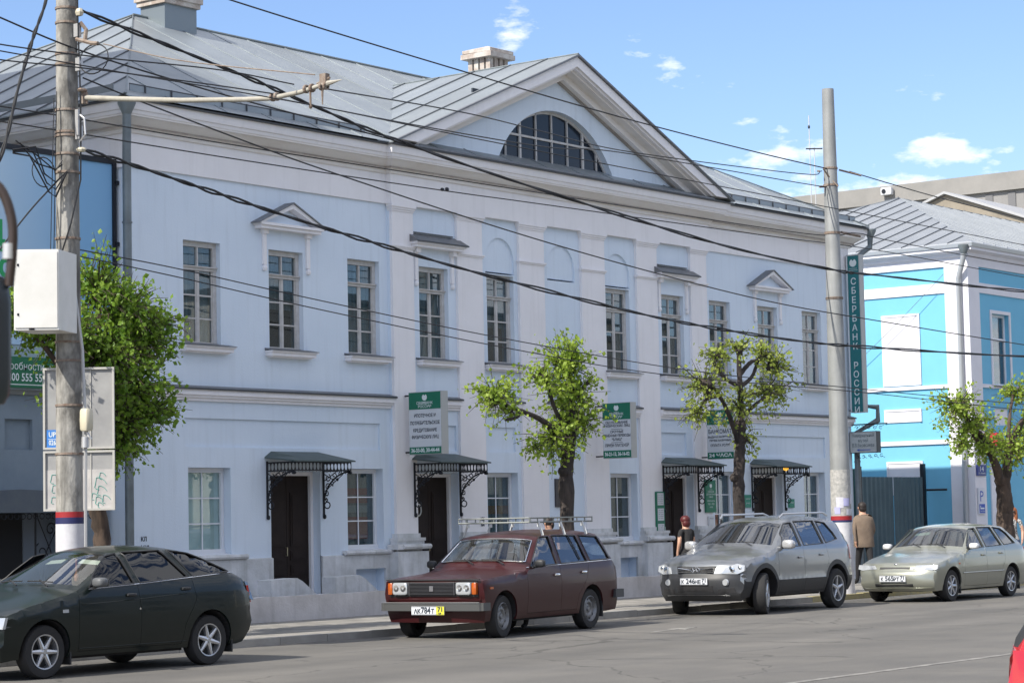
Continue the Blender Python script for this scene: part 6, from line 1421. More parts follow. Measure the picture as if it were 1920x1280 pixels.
hb = build_car(dict(label='dark green five door hatchback with six spoke alloy wheels and black tinted side windows', cat='car', loc=(-21.457 - .80 * 1.061, -7.502, 0), rz=radians(-.05), s=1.061,
    L=4.17, xa=.80, wb=2.492, R=.29, track=1.42, rim='spoke6', steer=radians(0), zb=.22, paint=M_GRN, glass=GLC, glass_side=GLT, glass_rear=GLT, beltz=.96, dash=1.42,
    base=[(.2, .76), (.32, .81), (.5, .835), (.66, .84), (.85, .825), (1.0, .79), (1.40, .59)], plan=(.10, .8, .12, .6), round=.05,
    C=[(.10, .20, .16, 0, 'bumper'), (.03, .32, .18, 0), (.0, .46, .20, 0), (.04, .57, .18, 0, 'nose'), (.09, .70, .16, -.02, 'hood'), (.5, .82, .02, -.05), (.95, .91, 0, -.05), (1.10, .945, .12, -.04, 'glassF'), (1.90, 1.35, .12, -.05, 'roof'), (2.2, 1.405, 0, -.055), (2.6, 1.415, 0, -.06), (3.0, 1.385, 0, -.06), (3.15, 1.35, 0, -.05, 'glassR'), (3.80, 1.06, 0, -.03, 'tail'),
       (4.00, .99, -.06, -.02), (4.10, .80, -.09, 0), (4.11, .70, -.10, 0, 'rbumper'), (4.16, .66, -.12, 0), (4.16, .42, -.13, 0), (3.98, .24, -.10, 0)],
    windows=[[(1.42, .955), (2.11, .985), (2.0, 1.325), (1.84, 1.30), (1.62, 1.14)], [(2.20, .99), (2.97, 1.03), (2.67, 1.345), (2.09, 1.335)], [(3.05, 1.035), (3.66, 1.075), (3.36, 1.215), (3.10, 1.305), (2.80, 1.345)]],
    gaps=[[(1.27, .27), (1.25, .6), (1.27, .93), (1.86, 1.345)], [(2.19, .27), (2.18, .7), (2.155, .98), (2.045, 1.37)], [(2.84, .27), (2.88, .5), (3.06, .78), (3.02, 1.0), (2.735, 1.38)]], hgaps=[(1.27, 2.84, .27)],
    pieces=['front_wing', 'front_door', 'rear_door', 'rear_quarter'], handles=[(2.04, .86), (2.90, .90)], belt=[(1.42, .945), (2.15, .975), (3.70, 1.062)],
    colour={}, mirror=(1.50, .985, (.07, .085, .055), mat('mirror_grey_plastic', (.10, .105, .11), .5)), fit=fit_hatch))

# ---- silver grey compact suv
M_SIL = paint('paint_silver_grey', (.215, .228, .245), .6, .12, .3)
M_CLAD = mat('suv_cladding_grey', (.022, .024, .029), .5, col2=(.030, .031, .033), scale=3)
def suv_class(x, z, nm):
    for xc in (.87, 3.50):
        if hypot(x - xc, z - .355) < .50 and z < .86: return 'arch_cladding' if xc < 2 else 'arch_cladding '
    if z < .56: return 'sill_cladding' if .9 < x < 3.5 else ('bumper_side' if x < 2 else 'bumper_side ')
    return nm
def fit_suv(k):
    r = k['root']; F = k['front']
    F('grille', [(-.34, .705), (.34, .705), (.38, .825), (-.38, .825)], M_BLKP, .012)
    b = MB()
    for z in (.725, .755, .785): b.box(k['Fx'](0, z) - .022, k['Fx'](0, z) - .008, -.33, .33, z - .005, z + .005)
    obj('grille_bars', b, M_CHR, r, local=True)
    b = MB(); zc = .765; x0 = k['Fx'](0, zc) - .03; b.tube([(x0, .085 * cos(t), zc + .042 * sin(t)) for t in [2 * pi * q / 20 for q in range(21)]], .008, 6, False)
    b.tube([(x0, .045, zc + .03), (x0, .02, zc - .03)], .007, 5); b.tube([(x0, -.02, zc + .03), (x0, -.045, zc - .03)], .007, 5); b.tube([(x0, .032, zc - .005), (x0, -.032, zc + .005)], .006, 5)
    b.tube([(x0 + .01, .33, zc + .03), (x0, .1, zc)], .007, 5); b.tube([(x0 + .01, -.33, zc + .03), (x0, -.1, zc)], .007, 5); obj('badge', b, M_CHR, r, local=True)
    for s in (-1, 1):
        P = [(s * .49, .70), (s * .72, .69), (s * .83, .74), (s * .83, .83), (s * .70, .86), (s * .52, .80)]
        h = F('headlight', P if s > 0 else P[::-1], M_LENS, .012)
        b = MB()
        for (y, z, q) in ((.62, .765, .058), (.74, .785, .042)): b.lathe([(0, k['Fx'](s * y, z) - .02), (q * .6, k['Fx'](s * y, z) - .018), (q, k['Fx'](s * y, z) - .008)], 14, 'x', cen=(0, s * y, z))
        obj('reflector', b, M_CHR, h, local=True, smooth=50)
        b = MB(); b.lathe([(0, k['Fx'](s * .55, .555) - .02), (.05, k['Fx'](s * .55, .555) - .018), (.06, k['Fx'](s * .55, .555) + .01)], 14, 'x', cen=(0, s * .55, .555)); obj('fog_light', b, M_LENS, r, smooth=50, local=True)
        F('lower_intake', [(s * .42, .36), (s * .70, .38), (s * .68, .46), (s * .42, .44)][::(1 if s > 0 else -1)], M_DARK, .004)
        k['rear']('tail_light', rect(min(s * .62, s * .80), max(s * .62, s * .80), .80, 1.08), M_REDL)
        k['sidep']('tail_light_side', [(4.02, .86), (4.15, .84), (4.12, 1.08), (4.05, 1.10)], M_REDL, s)
        k['sidep']('repeater', rect(1.22, 1.28, .83, .85), M_LENS, s)
        b = MB(); b.tube([(1.95, s * .58, 1.60), (2.05, s * .60, 1.665), (3.55, s * .60, 1.68), (3.75, s * .58, 1.625)], .018, 8); obj('roof_rail', b, M_ALLOY, r, smooth=50, local=True)
    F('lower_grille', rect(-.34, .34, .39, .50), M_DARK, .004)
    F('skid_edge', rect(-.60, .60, .325, .345), M_ALLOY, .006)
    if not k['sp'].get('noplate'): plate_no(k, k['Fx'](0, .555) - .01, .575, ('К', '246', 'НЕ'), '71')
SUV = dict(label='silver grey compact suv with dark grey lower cladding and its front wheels turned', cat='car', loc=(-4.846 - .87 * 1.032 * cos(radians(2.88)), -6.927 - .87 * 1.032 * sin(radians(2.88)), 0), rz=radians(2.88), s=1.032,
    L=4.325, xa=.87, wb=2.63, R=.345, track=1.58, tw=.215, rim='spoke5', steer=radians(21), zb=.30, ag=.075, paint=M_SIL, glass=GLB, beltz=1.10, dash=1.45,
    base=[(.25, .80), (.4, .87), (.55, .90), (.60, .893), (.85, .89), (1.05, .87), (1.12, .85), (1.62, .645)], plan=(.16, .85, .12, .5), round=.07,
    C=[(.16, .24, .12, 0, 'bumper'), (.05, .34, .16, 0), (.0, .46, .20, 0), (.0, .62, .22, 0), (.03, .66, .20, 0, 'nose'), (.08, .82, .17, -.0), (.16, .91, .16, -.03, 'hood'), (.5, 1.01, .04, -.07), (1.0, 1.09, 0, -.08), (1.13, 1.11, .12, -.06, 'glassF'), (1.90, 1.555, .11, -.06, 'roof'), (2.2, 1.62, 0, -.07), (2.8, 1.65, 0, -.07), (3.6, 1.63, 0, -.07),
       (3.95, 1.58, -.04, -.06, 'glassR'), (4.14, 1.18, -.06, -.02, 'tail'), (4.22, 1.05, -.08, 0), (4.25, .75, -.09, 0), (4.26, .70, -.09, 0, 'rbumper'), (4.325, .66, -.11, 0), (4.32, .42, -.12, 0), (4.18, .3, -.10, 0)],
    windows=[[(1.50, 1.10), (2.22, 1.115), (2.18, 1.52), (1.98, 1.50), (1.72, 1.34)], [(2.32, 1.12), (3.08, 1.14), (3.0, 1.54), (2.28, 1.535)], [(3.17, 1.145), (3.66, 1.21), (3.60, 1.32), (3.42, 1.50), (3.09, 1.535)]],
    gaps=[[(1.36, .34), (1.33, .7), (1.36, 1.09), (1.92, 1.53)], [(2.28, .34), (2.27, 1.1), (2.23, 1.57)], [(3.02, .34), (3.05, .6), (3.20, .88), (3.13, 1.12), (3.045, 1.57)]], hgaps=[(1.36, 3.02, .34)],
    cons=[[(.3, .56), (4.2, .56)]] + [[(xc + .50 * cos(t), .355 + .50 * sin(t)) for t in [pi * q / 16 for q in range(17)]] for xc in (.87, 3.50)], classify=suv_class,
    pieces=['front_wing', 'front_door', 'rear_door', 'rear_quarter'], handles=[(2.12, .92), (2.92, .95)], handle_mat=M_SIL,
    colour={'bumper': M_CLAD, 'arch_cladding': M_CLAD, 'sill_cladding': M_CLAD, 'bumper_side': M_CLAD}, mirror=(1.56, 1.12, (.07, .11, .08), mat('mirror_pale_silver', (.5, .5, .5), .3, .4, coat=1.0)), fit=fit_suv)
build_car(SUV)

# ---- pale champagne hatchback
M_CHA = paint('paint_champagne', (.31, .32, .27), .55, .15, .3)
def fit_sam(k):
    r = k['root']; F = k['front']
    for s in (-1, 1):
        P = [(s * .36, .60), (s * .70, .575), (s * .80, .60), (s * .80, .675), (s * .42, .665)]
        F('headlight', P if s > 0 else P[::-1], M_LENS, .010)
        k['rear']('tail_light', rect(min(s * .50, s * .76), max(s * .50, s * .76), .66, .90), M_REDL)
        k['sidep']('tail_light_side', [(3.86, .68), (3.96, .66), (3.94, .90), (3.86, .92)], M_REDL, s)
        b = MB(); b.tube([(x, s * (k['Ys'](x, z) + .004), z) for x, z in ((1.16, .50), (2.0, .50), (2.85, .50))], .012, 5); obj('side_strip', b, M_CHA, r, local=True)
        b = MB(); b.box(1.12, 1.14, s * .70 - .08, s * .70 + .08, .13, .34); obj('mud_flap', b, M_BLKP, r, local=True); b = MB(); b.box(3.60, 3.62, s * .70 - .08, s * .70 + .08, .13, .36); obj('mud_flap', b, M_BLKP, r, local=True)
        k['sidep']('repeater', rect(1.0, 1.06, .66, .69), M_ORG, s)
    F('grille', rect(-.30, .30, .60, .635), M_BLKP, .008)
    F('lower_grille', rect(-.38, .38, .285, .335), M_DARK, .006)
    F('bumper_lip', rect(-.70, .70, .235, .265), M_CHA, .02)
    b = MB(); b.blob((.13, 0, .68), (.01, .035, .02), 10, 2); obj('badge', b, M_CHR, r, local=True, smooth=50)
    ig = [i for i, q in enumerate(k['Q']) if q[4] == 'glassF']; P_ = k['P']; b = MB(); f = lambda i, t: (P_(i, t)[0] + .05, P_(i, t)[1], P_(i, t)[2] - .05); b.add([f(ig[-2], .25), f(ig[-2], .75), f(ig[-3], .75), f(ig[-3], .25)], [(0, 1, 2, 3)]); obj('sun_visor', b, MATS['visor_cream'], r, local=True)
    plate_no(k, k['Fx'](0, .44) - .012, .43, ('К', '565', 'РТ'), '71')
SAM = dict(L=4.122, xa=.78, wb=2.46, R=.285, track=1.40, rim='spoke7', steer=0, zb=.21, glass=glass('car_glass_greenish', (.42, .55, .55), f0=.07, see=.7, dirty=.04), beltz=.93, dash=1.42,
    base=[(.2, .76), (.32, .80), (.5, .822), (.62, .825), (.80, .81), (.93, .785), (1.38, .59)], plan=(.10, .8, .08, .5), round=.04,
    C=[(.14, .20, .13, 0, 'bumper'), (.03, .28, .15, 0), (.0, .40, .16, 0), (.02, .53, .16, 0), (.06, .57, .14, 0, 'nose'), (.11, .66, .12, 0), (.15, .70, .11, -.02, 'hood'), (.6, .80, 0, -.04), (1.1, .895, 0, -.05), (1.22, .915, .10, -.04, 'glassF'), (1.86, 1.33, .09, -.05, 'roof'), (2.15, 1.385, 0, -.055), (2.7, 1.395, 0, -.055), (3.2, 1.37, 0, -.05), (3.32, 1.345, 0, -.05, 'glassR'), (3.78, 1.02, 0, -.03, 'tail'),
       (3.95, .98, -.04, -.02), (4.0, .85, -.05, 0), (4.03, .62, -.06, 0, 'rbumper'), (4.12, .57, -.08, 0), (4.10, .32, -.08, 0), (3.96, .22, -.06, 0)],
    windows=[[(1.43, .935), (2.12, .95), (2.06, 1.30), (1.87, 1.29)], [(2.22, .955), (2.90, .97), (2.72, 1.31), (2.16, 1.315)], [(3.0, .975), (3.50, 1.0), (3.30, 1.19), (3.13, 1.28), (2.82, 1.31)]],
    gaps=[[(1.26, .26), (1.24, .6), (1.27, .91), (1.84, 1.325)], [(2.18, .26), (2.17, .95), (2.11, 1.35)], [(2.74, .26), (2.78, .5), (2.98, .74), (2.96, .96), (2.77, 1.35)]], hgaps=[(1.26, 2.74, .26)],
    pieces=['front_wing', 'front_door', 'rear_door', 'rear_quarter'], handles=[(2.03, .81), (2.78, .83)], fit=fit_sam)
build_car(dict(SAM, label='pale champagne five door hatchback at the right end of the row of cars', cat='car', loc=(.841 - .78 * 1.054, -7.696, 0), rz=radians(.38), s=1.054, paint=M_CHA, handle_mat=M_CHA, mirror=(1.50, .95, (.06, .09, .055), mat('mirror_white', (.62, .63, .64), .35, coat=1.0))))
M_RED = paint('paint_bright_red', (.45, .008, .012), 0, .15, .3)
build_car(dict(SUV, label='bright red car whose rear corner and tail lamp enter at the bottom right edge', loc=(-30.15 + 4.24, -24.51 - .80, 0), rz=radians(180), s=1.0, paint=M_RED, handle_mat=M_BLKP, glass=GLT, steer=0, colour={'body': M_BLKP, 'rear_pillar': M_BLKP}, classify=lambda x, z, nm: 'rear_pillar' if (x > 3.5 and z > 1.10) else nm, noplate=True))
# ------------------------------------------------------------------ trees
M_BARK = mat('bark_dark', (.065, .052, .045), .95, col2=(.025, .021, .02), scale=7, amt=.8, bump=1.0, bscale=16, stretch=(1, 1, .3))
M_BARK2 = mat('bark_brown', (.10, .07, .052), .95, col2=(.04, .03, .025), scale=7, amt=.8, bump=1.0, bscale=14, stretch=(1, 1, .3))
L_BR = leafmat('leaf_bright', (.20, .32, .028), (.36, .47, .065)); L_OL = leafmat('leaf_olive', (.22, .30, .04), (.38, .44, .09)); L_MD = leafmat('leaf_mid_green', (.12, .24, .022), (.26, .39, .045))
rnd = random.Random(11)
def crm(pts, n=5):
    P = [Vector(p) for p in pts]; P = [P[0] * 2 - P[1]] + P + [P[-1] * 2 - P[-2]]; o = []
    for i in range(1, len(P) - 2):
        for k in range(n):
            t = k / n; a, b, c, d = P[i - 1:i + 3]
            o.append(.5 * ((2 * b) + (c - a) * t + (2 * a - 5 * b + 4 * c - d) * t * t + (3 * b - a - 3 * c + d) * t ** 3))
    o.append(P[-2]); return o
def limb(mb, pts, r0, r1, n=10):
    if n < 10: r0, r1 = r0 * .8, r1 * .8
    q = crm(pts, 6); m = len(q); q = [p + Vector((rnd.uniform(-1, 1), rnd.uniform(-1, 1), 0)) * r0 * .10 for p in q]
    mb.tube(q, [(r0 + (r1 - r0) * i / (m - 1)) * rnd.uniform(.90, 1.12) for i in range(m)], n)
def leaf(mb, p, s):
    a = Vector((rnd.gauss(0, 1), rnd.gauss(0, 1), rnd.gauss(0, .6))).normalized(); b = a.orthogonal().normalized(); b.rotate(Matrix.Rotation(rnd.uniform(0, 6.28), 3, a)); c = a.cross(b)
    w_ = s * .42; i = len(mb.v)
    mb.v += [tuple(p), tuple(p + b * s * .5 + c * w_ + a * s * .08), tuple(p + b * s), tuple(p + b * s * .5 - c * w_ + a * s * .08)]
    mb.f += [(i, i + 1, i + 2), (i, i + 2, i + 3)]; mb.m += [0, 0]
def tree(label, loc, trunk, limbs, clusters, lm, bark, ls=.085, knobs=(), twig=True, dens=.62):
    t = thing('linden_tree', label, 'tree', loc, group='street trees along the pavement')
    b = MB(); limb(b, trunk[0], trunk[1], trunk[2], 14); obj('trunk', b, bark, t, smooth=60, fix=False)
    for p, r0, r1 in limbs:
        b = MB(); limb(b, p, r0, r1, 8); obj('branch', b, bark, t, smooth=60, fix=False)
    if knobs:
        b = MB()
        for (x, y, z, r) in knobs:
            for k in range(4): b.blob((x + rnd.uniform(-r, r) * .5, y + rnd.uniform(-r, r) * .5, z + rnd.uniform(-r, r) * .5), (r * rnd.uniform(.5, .8),) * 3, 8, 2)
        obj('knob', b, bark, t, smooth=60, fix=False, kind='stuff')
    lv = MB(); tw = MB()
    for (c, r, ns, nl, up) in clusters:
        c = Vector(c)
        for k in range(ns):
            d = Vector((rnd.gauss(0, 1), rnd.gauss(0, .9), rnd.gauss(up, .8))).normalized()
            L_ = Vector((d.x * r[0], d.y * r[1], d.z * r[2])) * rnd.choice((rnd.uniform(.45, 1.0), rnd.uniform(.8, 1.35))); s0 = c + L_ * rnd.uniform(0, .15)
            e_ = c + L_ + Vector((0, 0, -.05 * L_.length)); mid = (s0 + e_) / 2 + Vector((rnd.uniform(-1, 1), rnd.uniform(-1, 1), rnd.uniform(.2, 1))) * .08
            if twig: tw.tube([s0, mid, e_], [.010, .007, .003], 3, False)
            m = int(nl * dens * rnd.uniform(.5, 1.4))
            for j in range(m):
                u = rnd.random() ** .75; p = s0.lerp(mid, u * 2) if u < .5 else mid.lerp(e_, u * 2 - 1)
                leaf(lv, p + Vector((rnd.gauss(0, 1), rnd.gauss(0, 1), rnd.gauss(-.2, 1))) * .055, ls * rnd.uniform(.45, 1.4))
    if twig: obj('twig', tw, bark, t, kind='stuff', fix=False)
    obj('crown', lv, lm, t, kind='stuff', fix=False)
    return t
Y1 = -4.2
V_ = lambda x, z, y=Y1, j=.0: (x, y + j, z)
tree('bright green pollarded linden between the bank signs, one leafy arm reaching left', (-5.64, Y1, .08),
     ([V_(-5.68, .05), V_(-5.64, 1.0), V_(-5.62, 2.2), V_(-5.55, 2.9), V_(-5.42, 3.5)], .145, .125),
     [([V_(-5.45, 3.3), V_(-5.40, 3.57), V_(-5.45, 4.15), V_(-5.50, 4.6)], .105, .05), ([V_(-5.6, 3.1), V_(-6.25, 3.45), V_(-6.79, 3.6), V_(-7.25, 3.69), V_(-7.7, 3.86)], .075, .035), ([V_(-5.6, 3.3), V_(-5.92, 3.7), V_(-6.14, 4.12), V_(-6.34, 4.3)], .06, .03), ([V_(-5.45, 3.8), V_(-5.15, 4.1, j=-.1), V_(-5.0, 4.3, j=-.2)], .07, .03), ([V_(-6.9, 3.62), V_(-7.2, 3.5, j=-.1), V_(-7.5, 3.45, j=-.1)], .05, .03)],
     [(V_(-7.68, 3.85), (.62, .5, .5), 60, 13, .2), (V_(-7.3, 3.6), (.4, .35, .35), 18, 10, .0), (V_(-5.50, 4.45), (.6, .55, .68), 95, 17, .35), (V_(-5.35, 3.95), (.72, .6, .6), 85, 16, .0), (V_(-6.25, 4.2), (.45, .4, .4), 34, 12, .2), (V_(-6.0, 3.2), (.62, .5, .62), 60, 14, -.35), (V_(-5.1, 3.5), (.55, .5, .5), 50, 14, -.1), (V_(-5.6, 3.4), (.6, .6, .5), 45, 12, 0), (V_(-6.5, 3.0), (.35, .3, .35), 16, 10, -.3)],
     L_BR, M_BARK, .074, dens=.88, knobs=[(-7.68, Y1, 3.85, .16), (-5.5, Y1, 4.5, .12), (-6.3, Y1, 4.28, .08), (-5.66, Y1, 2.55, .14)])
tree('sparse olive green pollarded linden with visible dark limbs behind the silver suv', (.2, Y1, .08),
     ([V_(.12, .05), V_(.15, 1.0), V_(.22, 2.3), V_(.28, 3.0), V_(.38, 3.6)], .13, .105),
     [([V_(.38, 3.5), V_(.38, 4.35), V_(.34, 5.02)], .085, .06), ([V_(.28, 3.1), V_(-.1, 3.75), V_(-.42, 4.1), V_(-.8, 4.38)], .065, .035), ([V_(.36, 4.3), V_(-.17, 4.44), V_(-.58, 4.74)], .055, .045), ([V_(.40, 4.55), V_(.75, 4.78), V_(1.06, 4.86), V_(1.72, 4.92)], .06, .035), ([V_(.40, 4.3), V_(.84, 4.52), V_(1.18, 4.97)], .06, .035), ([V_(.4, 3.7), V_(.9, 4.0, j=-.1), V_(1.4, 4.2, j=-.15)], .06, .03), ([V_(-.42, 4.1), V_(-.9, 4.0), V_(-1.1, 3.85)], .05, .03)],
     [(V_(-.95, 4.25), (.7, .5, .7), 64, 9, .1), (V_(-.55, 4.85), (.5, .4, .5), 34, 9, .4), (V_(.36, 5.05), (.45, .4, .35), 30, 8, .3), (V_(1.25, 4.95), (.5, .4, .45), 36, 8, .3), (V_(1.75, 4.75), (.6, .5, .55), 48, 8, .0), (V_(1.3, 4.2), (.75, .5, .5), 55, 8, -.1), (V_(.3, 3.9), (.55, .5, .6), 46, 9, -.1), (V_(-1.2, 3.75), (.45, .4, .45), 34, 8, -.2), (V_(.45, 3.3), (.4, .4, .5), 26, 9, -.3), (V_(1.9, 4.3), (.7, .4, .3), 24, 7, -.1)],
     L_OL, M_BARK, .074, dens=.98, knobs=[(-.9, Y1, 4.25, .17), (1.5, Y1, 4.75, .10), (.33, Y1, 5.0, .09), (.2, Y1, 2.5, .13), (.32, Y1, 3.2, .12)])
tree('forked linden with a thick grey trunk in front of the blue house', (11.6, -4.5, .08),
     ([V_(11.6, .05, -4.5), V_(11.6, 1.2, -4.5), V_(11.6, 1.9, -4.5), V_(11.53, 2.5, -4.5)], .215, .17),
     [([V_(11.45, 2.35, -4.5), V_(11.06, 2.92, -4.5), V_(10.62, 3.36, -4.5), V_(10.09, 3.66, -4.5)], .15, .07), ([V_(11.66, 2.3, -4.5), V_(11.93, 3.06, -4.5), V_(12.2, 3.45, -4.5), V_(12.8, 3.9, -4.5)], .16, .08), ([V_(10.7, 3.3, -4.5), V_(10.2, 3.4, -4.5), V_(9.7, 3.9, -4.5), V_(9.3, 4.2, -4.5)], .08, .04), ([V_(11.93, 3.06, -4.5), V_(12.0, 3.8, -4.5), V_(12.3, 4.6, -4.5)], .07, .035)],
     [(V_(9.25, 4.1, -4.5), (.95, .6, .6), 90, 13, .15), (V_(9.9, 3.7, -4.5), (.75, .6, .55), 70, 13, -.05), (V_(10.7, 3.25, -4.5), (.8, .6, .5), 66, 13, -.2), (V_(12.0, 3.2, -4.5), (1.0, .7, .6), 95, 14, -.2), (V_(13.0, 3.6, -4.5), (.8, .6, .7), 70, 14, .0), (V_(12.5, 4.5, -4.5), (.7, .5, .5), 50, 12, .2), (V_(9.5, 3.3, -4.5), (.6, .4, .5), 30, 10, -.4)],
     L_BR, M_BARK2, .085, dens=.75, knobs=[(9.35, -4.5, 4.15, .15), (11.75, -4.5, 2.1, .13)])
YL = -3.5
tree('large dense mid green linden leaning behind the left concrete pole', (-16.1, YL, .08),
     ([V_(-16.05, .05, YL), V_(-16.12, .9, YL), V_(-16.15, 1.56, YL), V_(-16.25, 2.2, YL), V_(-16.2, 3.2, YL), V_(-16.1, 4.0, YL)], .145, .09),
     [([V_(-16.2, 2.9, YL), V_(-15.8, 3.4, YL), V_(-15.3, 3.7, YL)], .08, .04), ([V_(-16.2, 3.2, YL), V_(-16.8, 3.9, YL), V_(-17.4, 4.5, YL)], .09, .04), ([V_(-16.1, 3.9, YL), V_(-15.7, 4.6, YL), V_(-15.5, 5.1, YL)], .07, .03), ([V_(-16.1, 4.0, YL), V_(-16.2, 4.8, YL), V_(-16.2, 5.5, YL)], .07, .03)],
     [(V_(-16.2, 5.15, YL), (.42, .5, .75), 90, 18, .4), (V_(-15.65, 4.95, YL), (.6, .6, .6), 120, 20, .1), (V_(-15.35, 4.5, YL), (.65, .6, .6), 120, 20, 0), (V_(-16.1, 4.3, YL), (.8, .8, .7), 170, 21, 0), (V_(-16.9, 4.55, YL), (.7, .7, .5), 120, 20, 0), (V_(-17.5, 4.85, YL), (.6, .6, .5), 110, 20, .1), (V_(-17.75, 4.7, YL), (.6, .6, .4), 70, 20, 0),
      (V_(-15.6, 3.75, YL), (.75, .7, .55), 130, 20, 0), (V_(-15.2, 3.45, YL), (.58, .5, .42), 80, 18, -.1), (V_(-15.75, 3.2, YL), (.6, .6, .5), 100, 18, -.2), (V_(-15.95, 2.85, YL), (.4, .4, .45), 55, 16, -.4), (V_(-14.95, 4.8, YL), (.45, .4, .3), 26, 12, .1), (V_(-16.4, 3.6, YL), (.7, .7, .6), 90, 18, 0)],
     L_MD, M_BARK2, .078, dens=.72)

# ------------------------------------------------------------------ people
def skin_body(name, V, E, R, mats, pick, parent, root_i=0):
    me = bpy.data.meshes.new(name); me.from_pydata(V, E, []); o = bpy.data.objects.new('tmp_body', me); COL.objects.link(o)
    sk = o.modifiers.new('skin', 'SKIN'); sk.use_smooth_shade = True
    for i, r in enumerate(R):
        me.skin_vertices[0].data[i].radius = r if isinstance(r, tuple) else (r, r); me.skin_vertices[0].data[i].use_root = (i == root_i)
    sb = o.modifiers.new('sub', 'SUBSURF'); sb.levels = 2; sb.render_levels = 2
    dg = bpy.context.evaluated_depsgraph_get(); m2 = bpy.data.meshes.new_from_object(o.evaluated_get(dg)); bpy.data.objects.remove(o)
    m2.materials.clear()
    for m in mats: m2.materials.append(m)
    for p in m2.polygons: p.material_index = pick(p.center); p.use_smooth = True
    return obj(name, m2, None, parent, local=True)
SKINM = mat('skin', (.52, .30, .21), .55)
def person(label, loc, rz, h, mats, pick, hair, hairm, stride=0.0, lean=0.0, arms=((.08, .92), (.02, .92)), sit=False, glasses=False, coat=None, scale=1.0, bag=None):
    t = thing('person', label, 'person', loc, rz, sc=h / 1.75 * scale)
    s = stride
    V = [(0, 0, .96), (0, 0, 1.10), (lean * .3, 0, 1.30), (lean * .5, 0, 1.45), (lean * .6 + .01, 0, 1.52), (lean * .6 + .03, 0, 1.60), (lean * .6 + .03, 0, 1.68)]
    R = [(.15, .11), (.14, .10), (.165, .11), .07, .052, (.085, .095), (.07, .08)]
    E = [(0, 1), (1, 2), (2, 3), (3, 4), (4, 5), (5, 6)]
    for sd, (ax, az) in zip((1, -1), arms):
        i = len(V); V += [(lean * .45, sd * .17, 1.42), (lean * .2 - .04 + ax * .3, sd * .235, 1.16), (ax, sd * .225, az), (ax + .02, sd * .215, az - .08)]; R += [.062, .045, .030, (.035, .02)]; E += [(3, i), (i, i + 1), (i + 1, i + 2), (i + 2, i + 3)]
    for sd in (1, -1):
        f = s * sd; i = len(V)
        if sit: V += [(.02, sd * .09, .90), (.42, sd * .12, .92), (.50, sd * .11, .50), (.62, sd * .11, .46)]
        else: V += [(0, sd * .09, .88), (f * .22 + .02, sd * .10, .50), (f * .42 - (.12 if f < 0 else 0), sd * .10, .09), (f * .42 + .13 - (.12 if f < 0 else 0), sd * .11, .04)]
        R += [.095, .062, .042, (.04, .03)]; E += [(0, i), (i, i + 1), (i + 1, i + 2), (i + 2, i + 3)]
    body = skin_body('body', V, E, R, mats, pick, t)
    hx, hz = lean * .6 + .03, 1.64
    b = MB()
    for (x, y, z, r) in hair: b.blob((hx + x, y, hz + z), r, 14, 2.2)
    obj('hair', b, hairm, t, smooth=70, local=True)
    b = MB(); b.blob((hx + .105, 0, hz - .01), (.022, .014, .03), 8, 2); obj('nose', b, SKINM, t, smooth=60, local=True)
    for sd in (1, -1):
        b = MB(); b.blob((hx - .0, sd * .085, hz - .005), (.022, .012, .032), 8, 2); obj('ear', b, SKINM, t, smooth=60, local=True)
        b = MB(); b.blob((hx + .088, sd * .032, hz + .015), (.010, .014, .009), 8, 2); obj('eye', b, M_INK, t, smooth=60, local=True)
    b = MB(); b.blob((hx + .092, 0, hz - .055), (.008, .024, .006), 8, 2); obj('mouth', b, mat('lips', (.35, .10, .09), .5), t, smooth=60, local=True)
    if glasses:
        b = MB()
        for sd in (1, -1): b.blob((hx + .10, sd * .036, hz + .018), (.012, .034, .022), 10, 2.5); b.tube([(hx + .1, sd * .066, hz + .022), (hx, sd * .09, hz + .02)], .005, 4)
        obj('sunglasses', b, M_BLKP, t, smooth=60, local=True)
    for sd, (ax, az) in zip((1, -1), arms):
        b = MB(); w_ = Vector((ax + .02, sd * .215, az - .085))
        for k, L_ in enumerate((.062, .072, .068, .055)):
            o_ = w_ + Vector(((k - 1.5) * .016, 0, 0)); b.tube([o_, o_ + Vector((.004, -sd * .006, -L_ * .55)), o_ + Vector((.006, -sd * .022, -L_))], [.009, .008, .006], 6)
        b.tube([w_ + Vector((.028, 0, .02)), w_ + Vector((.045, -sd * .012, -.01)), w_ + Vector((.042, -sd * .02, -.035))], [.010, .009, .007], 6); obj('fingers', b, SKINM, t, smooth=60, local=True)
    if coat:
        b = MB(); rings = [(1.47, .075, .085), (1.44, .12, .20), (1.36, .145, .225), (1.15, .14, .215), (.98, .145, .22), (.82, .15, .225), (.80, .145, .22)]; vs = []; n_ = 20
        for z, rx, ry in rings:
            for k in range(n_): a = 2 * pi * k / n_; vs.append((lean * .3 + rx * cos(a) * (1 + .04 * sin(3 * a + z * 9)), ry * sin(a) * (1 + .02 * sin(5 * a + z * 7)), z))
        fs = [(i * n_ + k, i * n_ + (k + 1) % n_, (i + 1) * n_ + (k + 1) % n_, (i + 1) * n_ + k) for i in range(len(rings) - 1) for k in range(n_)]
        b.add(vs, fs)
        obj('jacket', b, coat, t, smooth=60, local=True)
    return t
M_JKT = mat('jacket_taupe', (.20, .15, .11), .9, col2=(.14, .105, .08), scale=6, bump=.5, bscale=9); M_TRO = mat('trousers_black', (.018, .018, .02), .9)
M_BLT = mat('top_black', (.02, .02, .022), .9); HR_D = mat('hair_dark', (.02, .014, .012), .6); HR_R = mat('hair_dark_red', (.085, .012, .012), .5); HR_G = mat('hair_ginger', (.30, .10, .035), .6, col2=(.16, .05, .02), scale=30)
M_PLAID = mat('blouse_black_white', (.55, .55, .55), .9, col2=(.03, .03, .035), scale=38, amt=1.1)
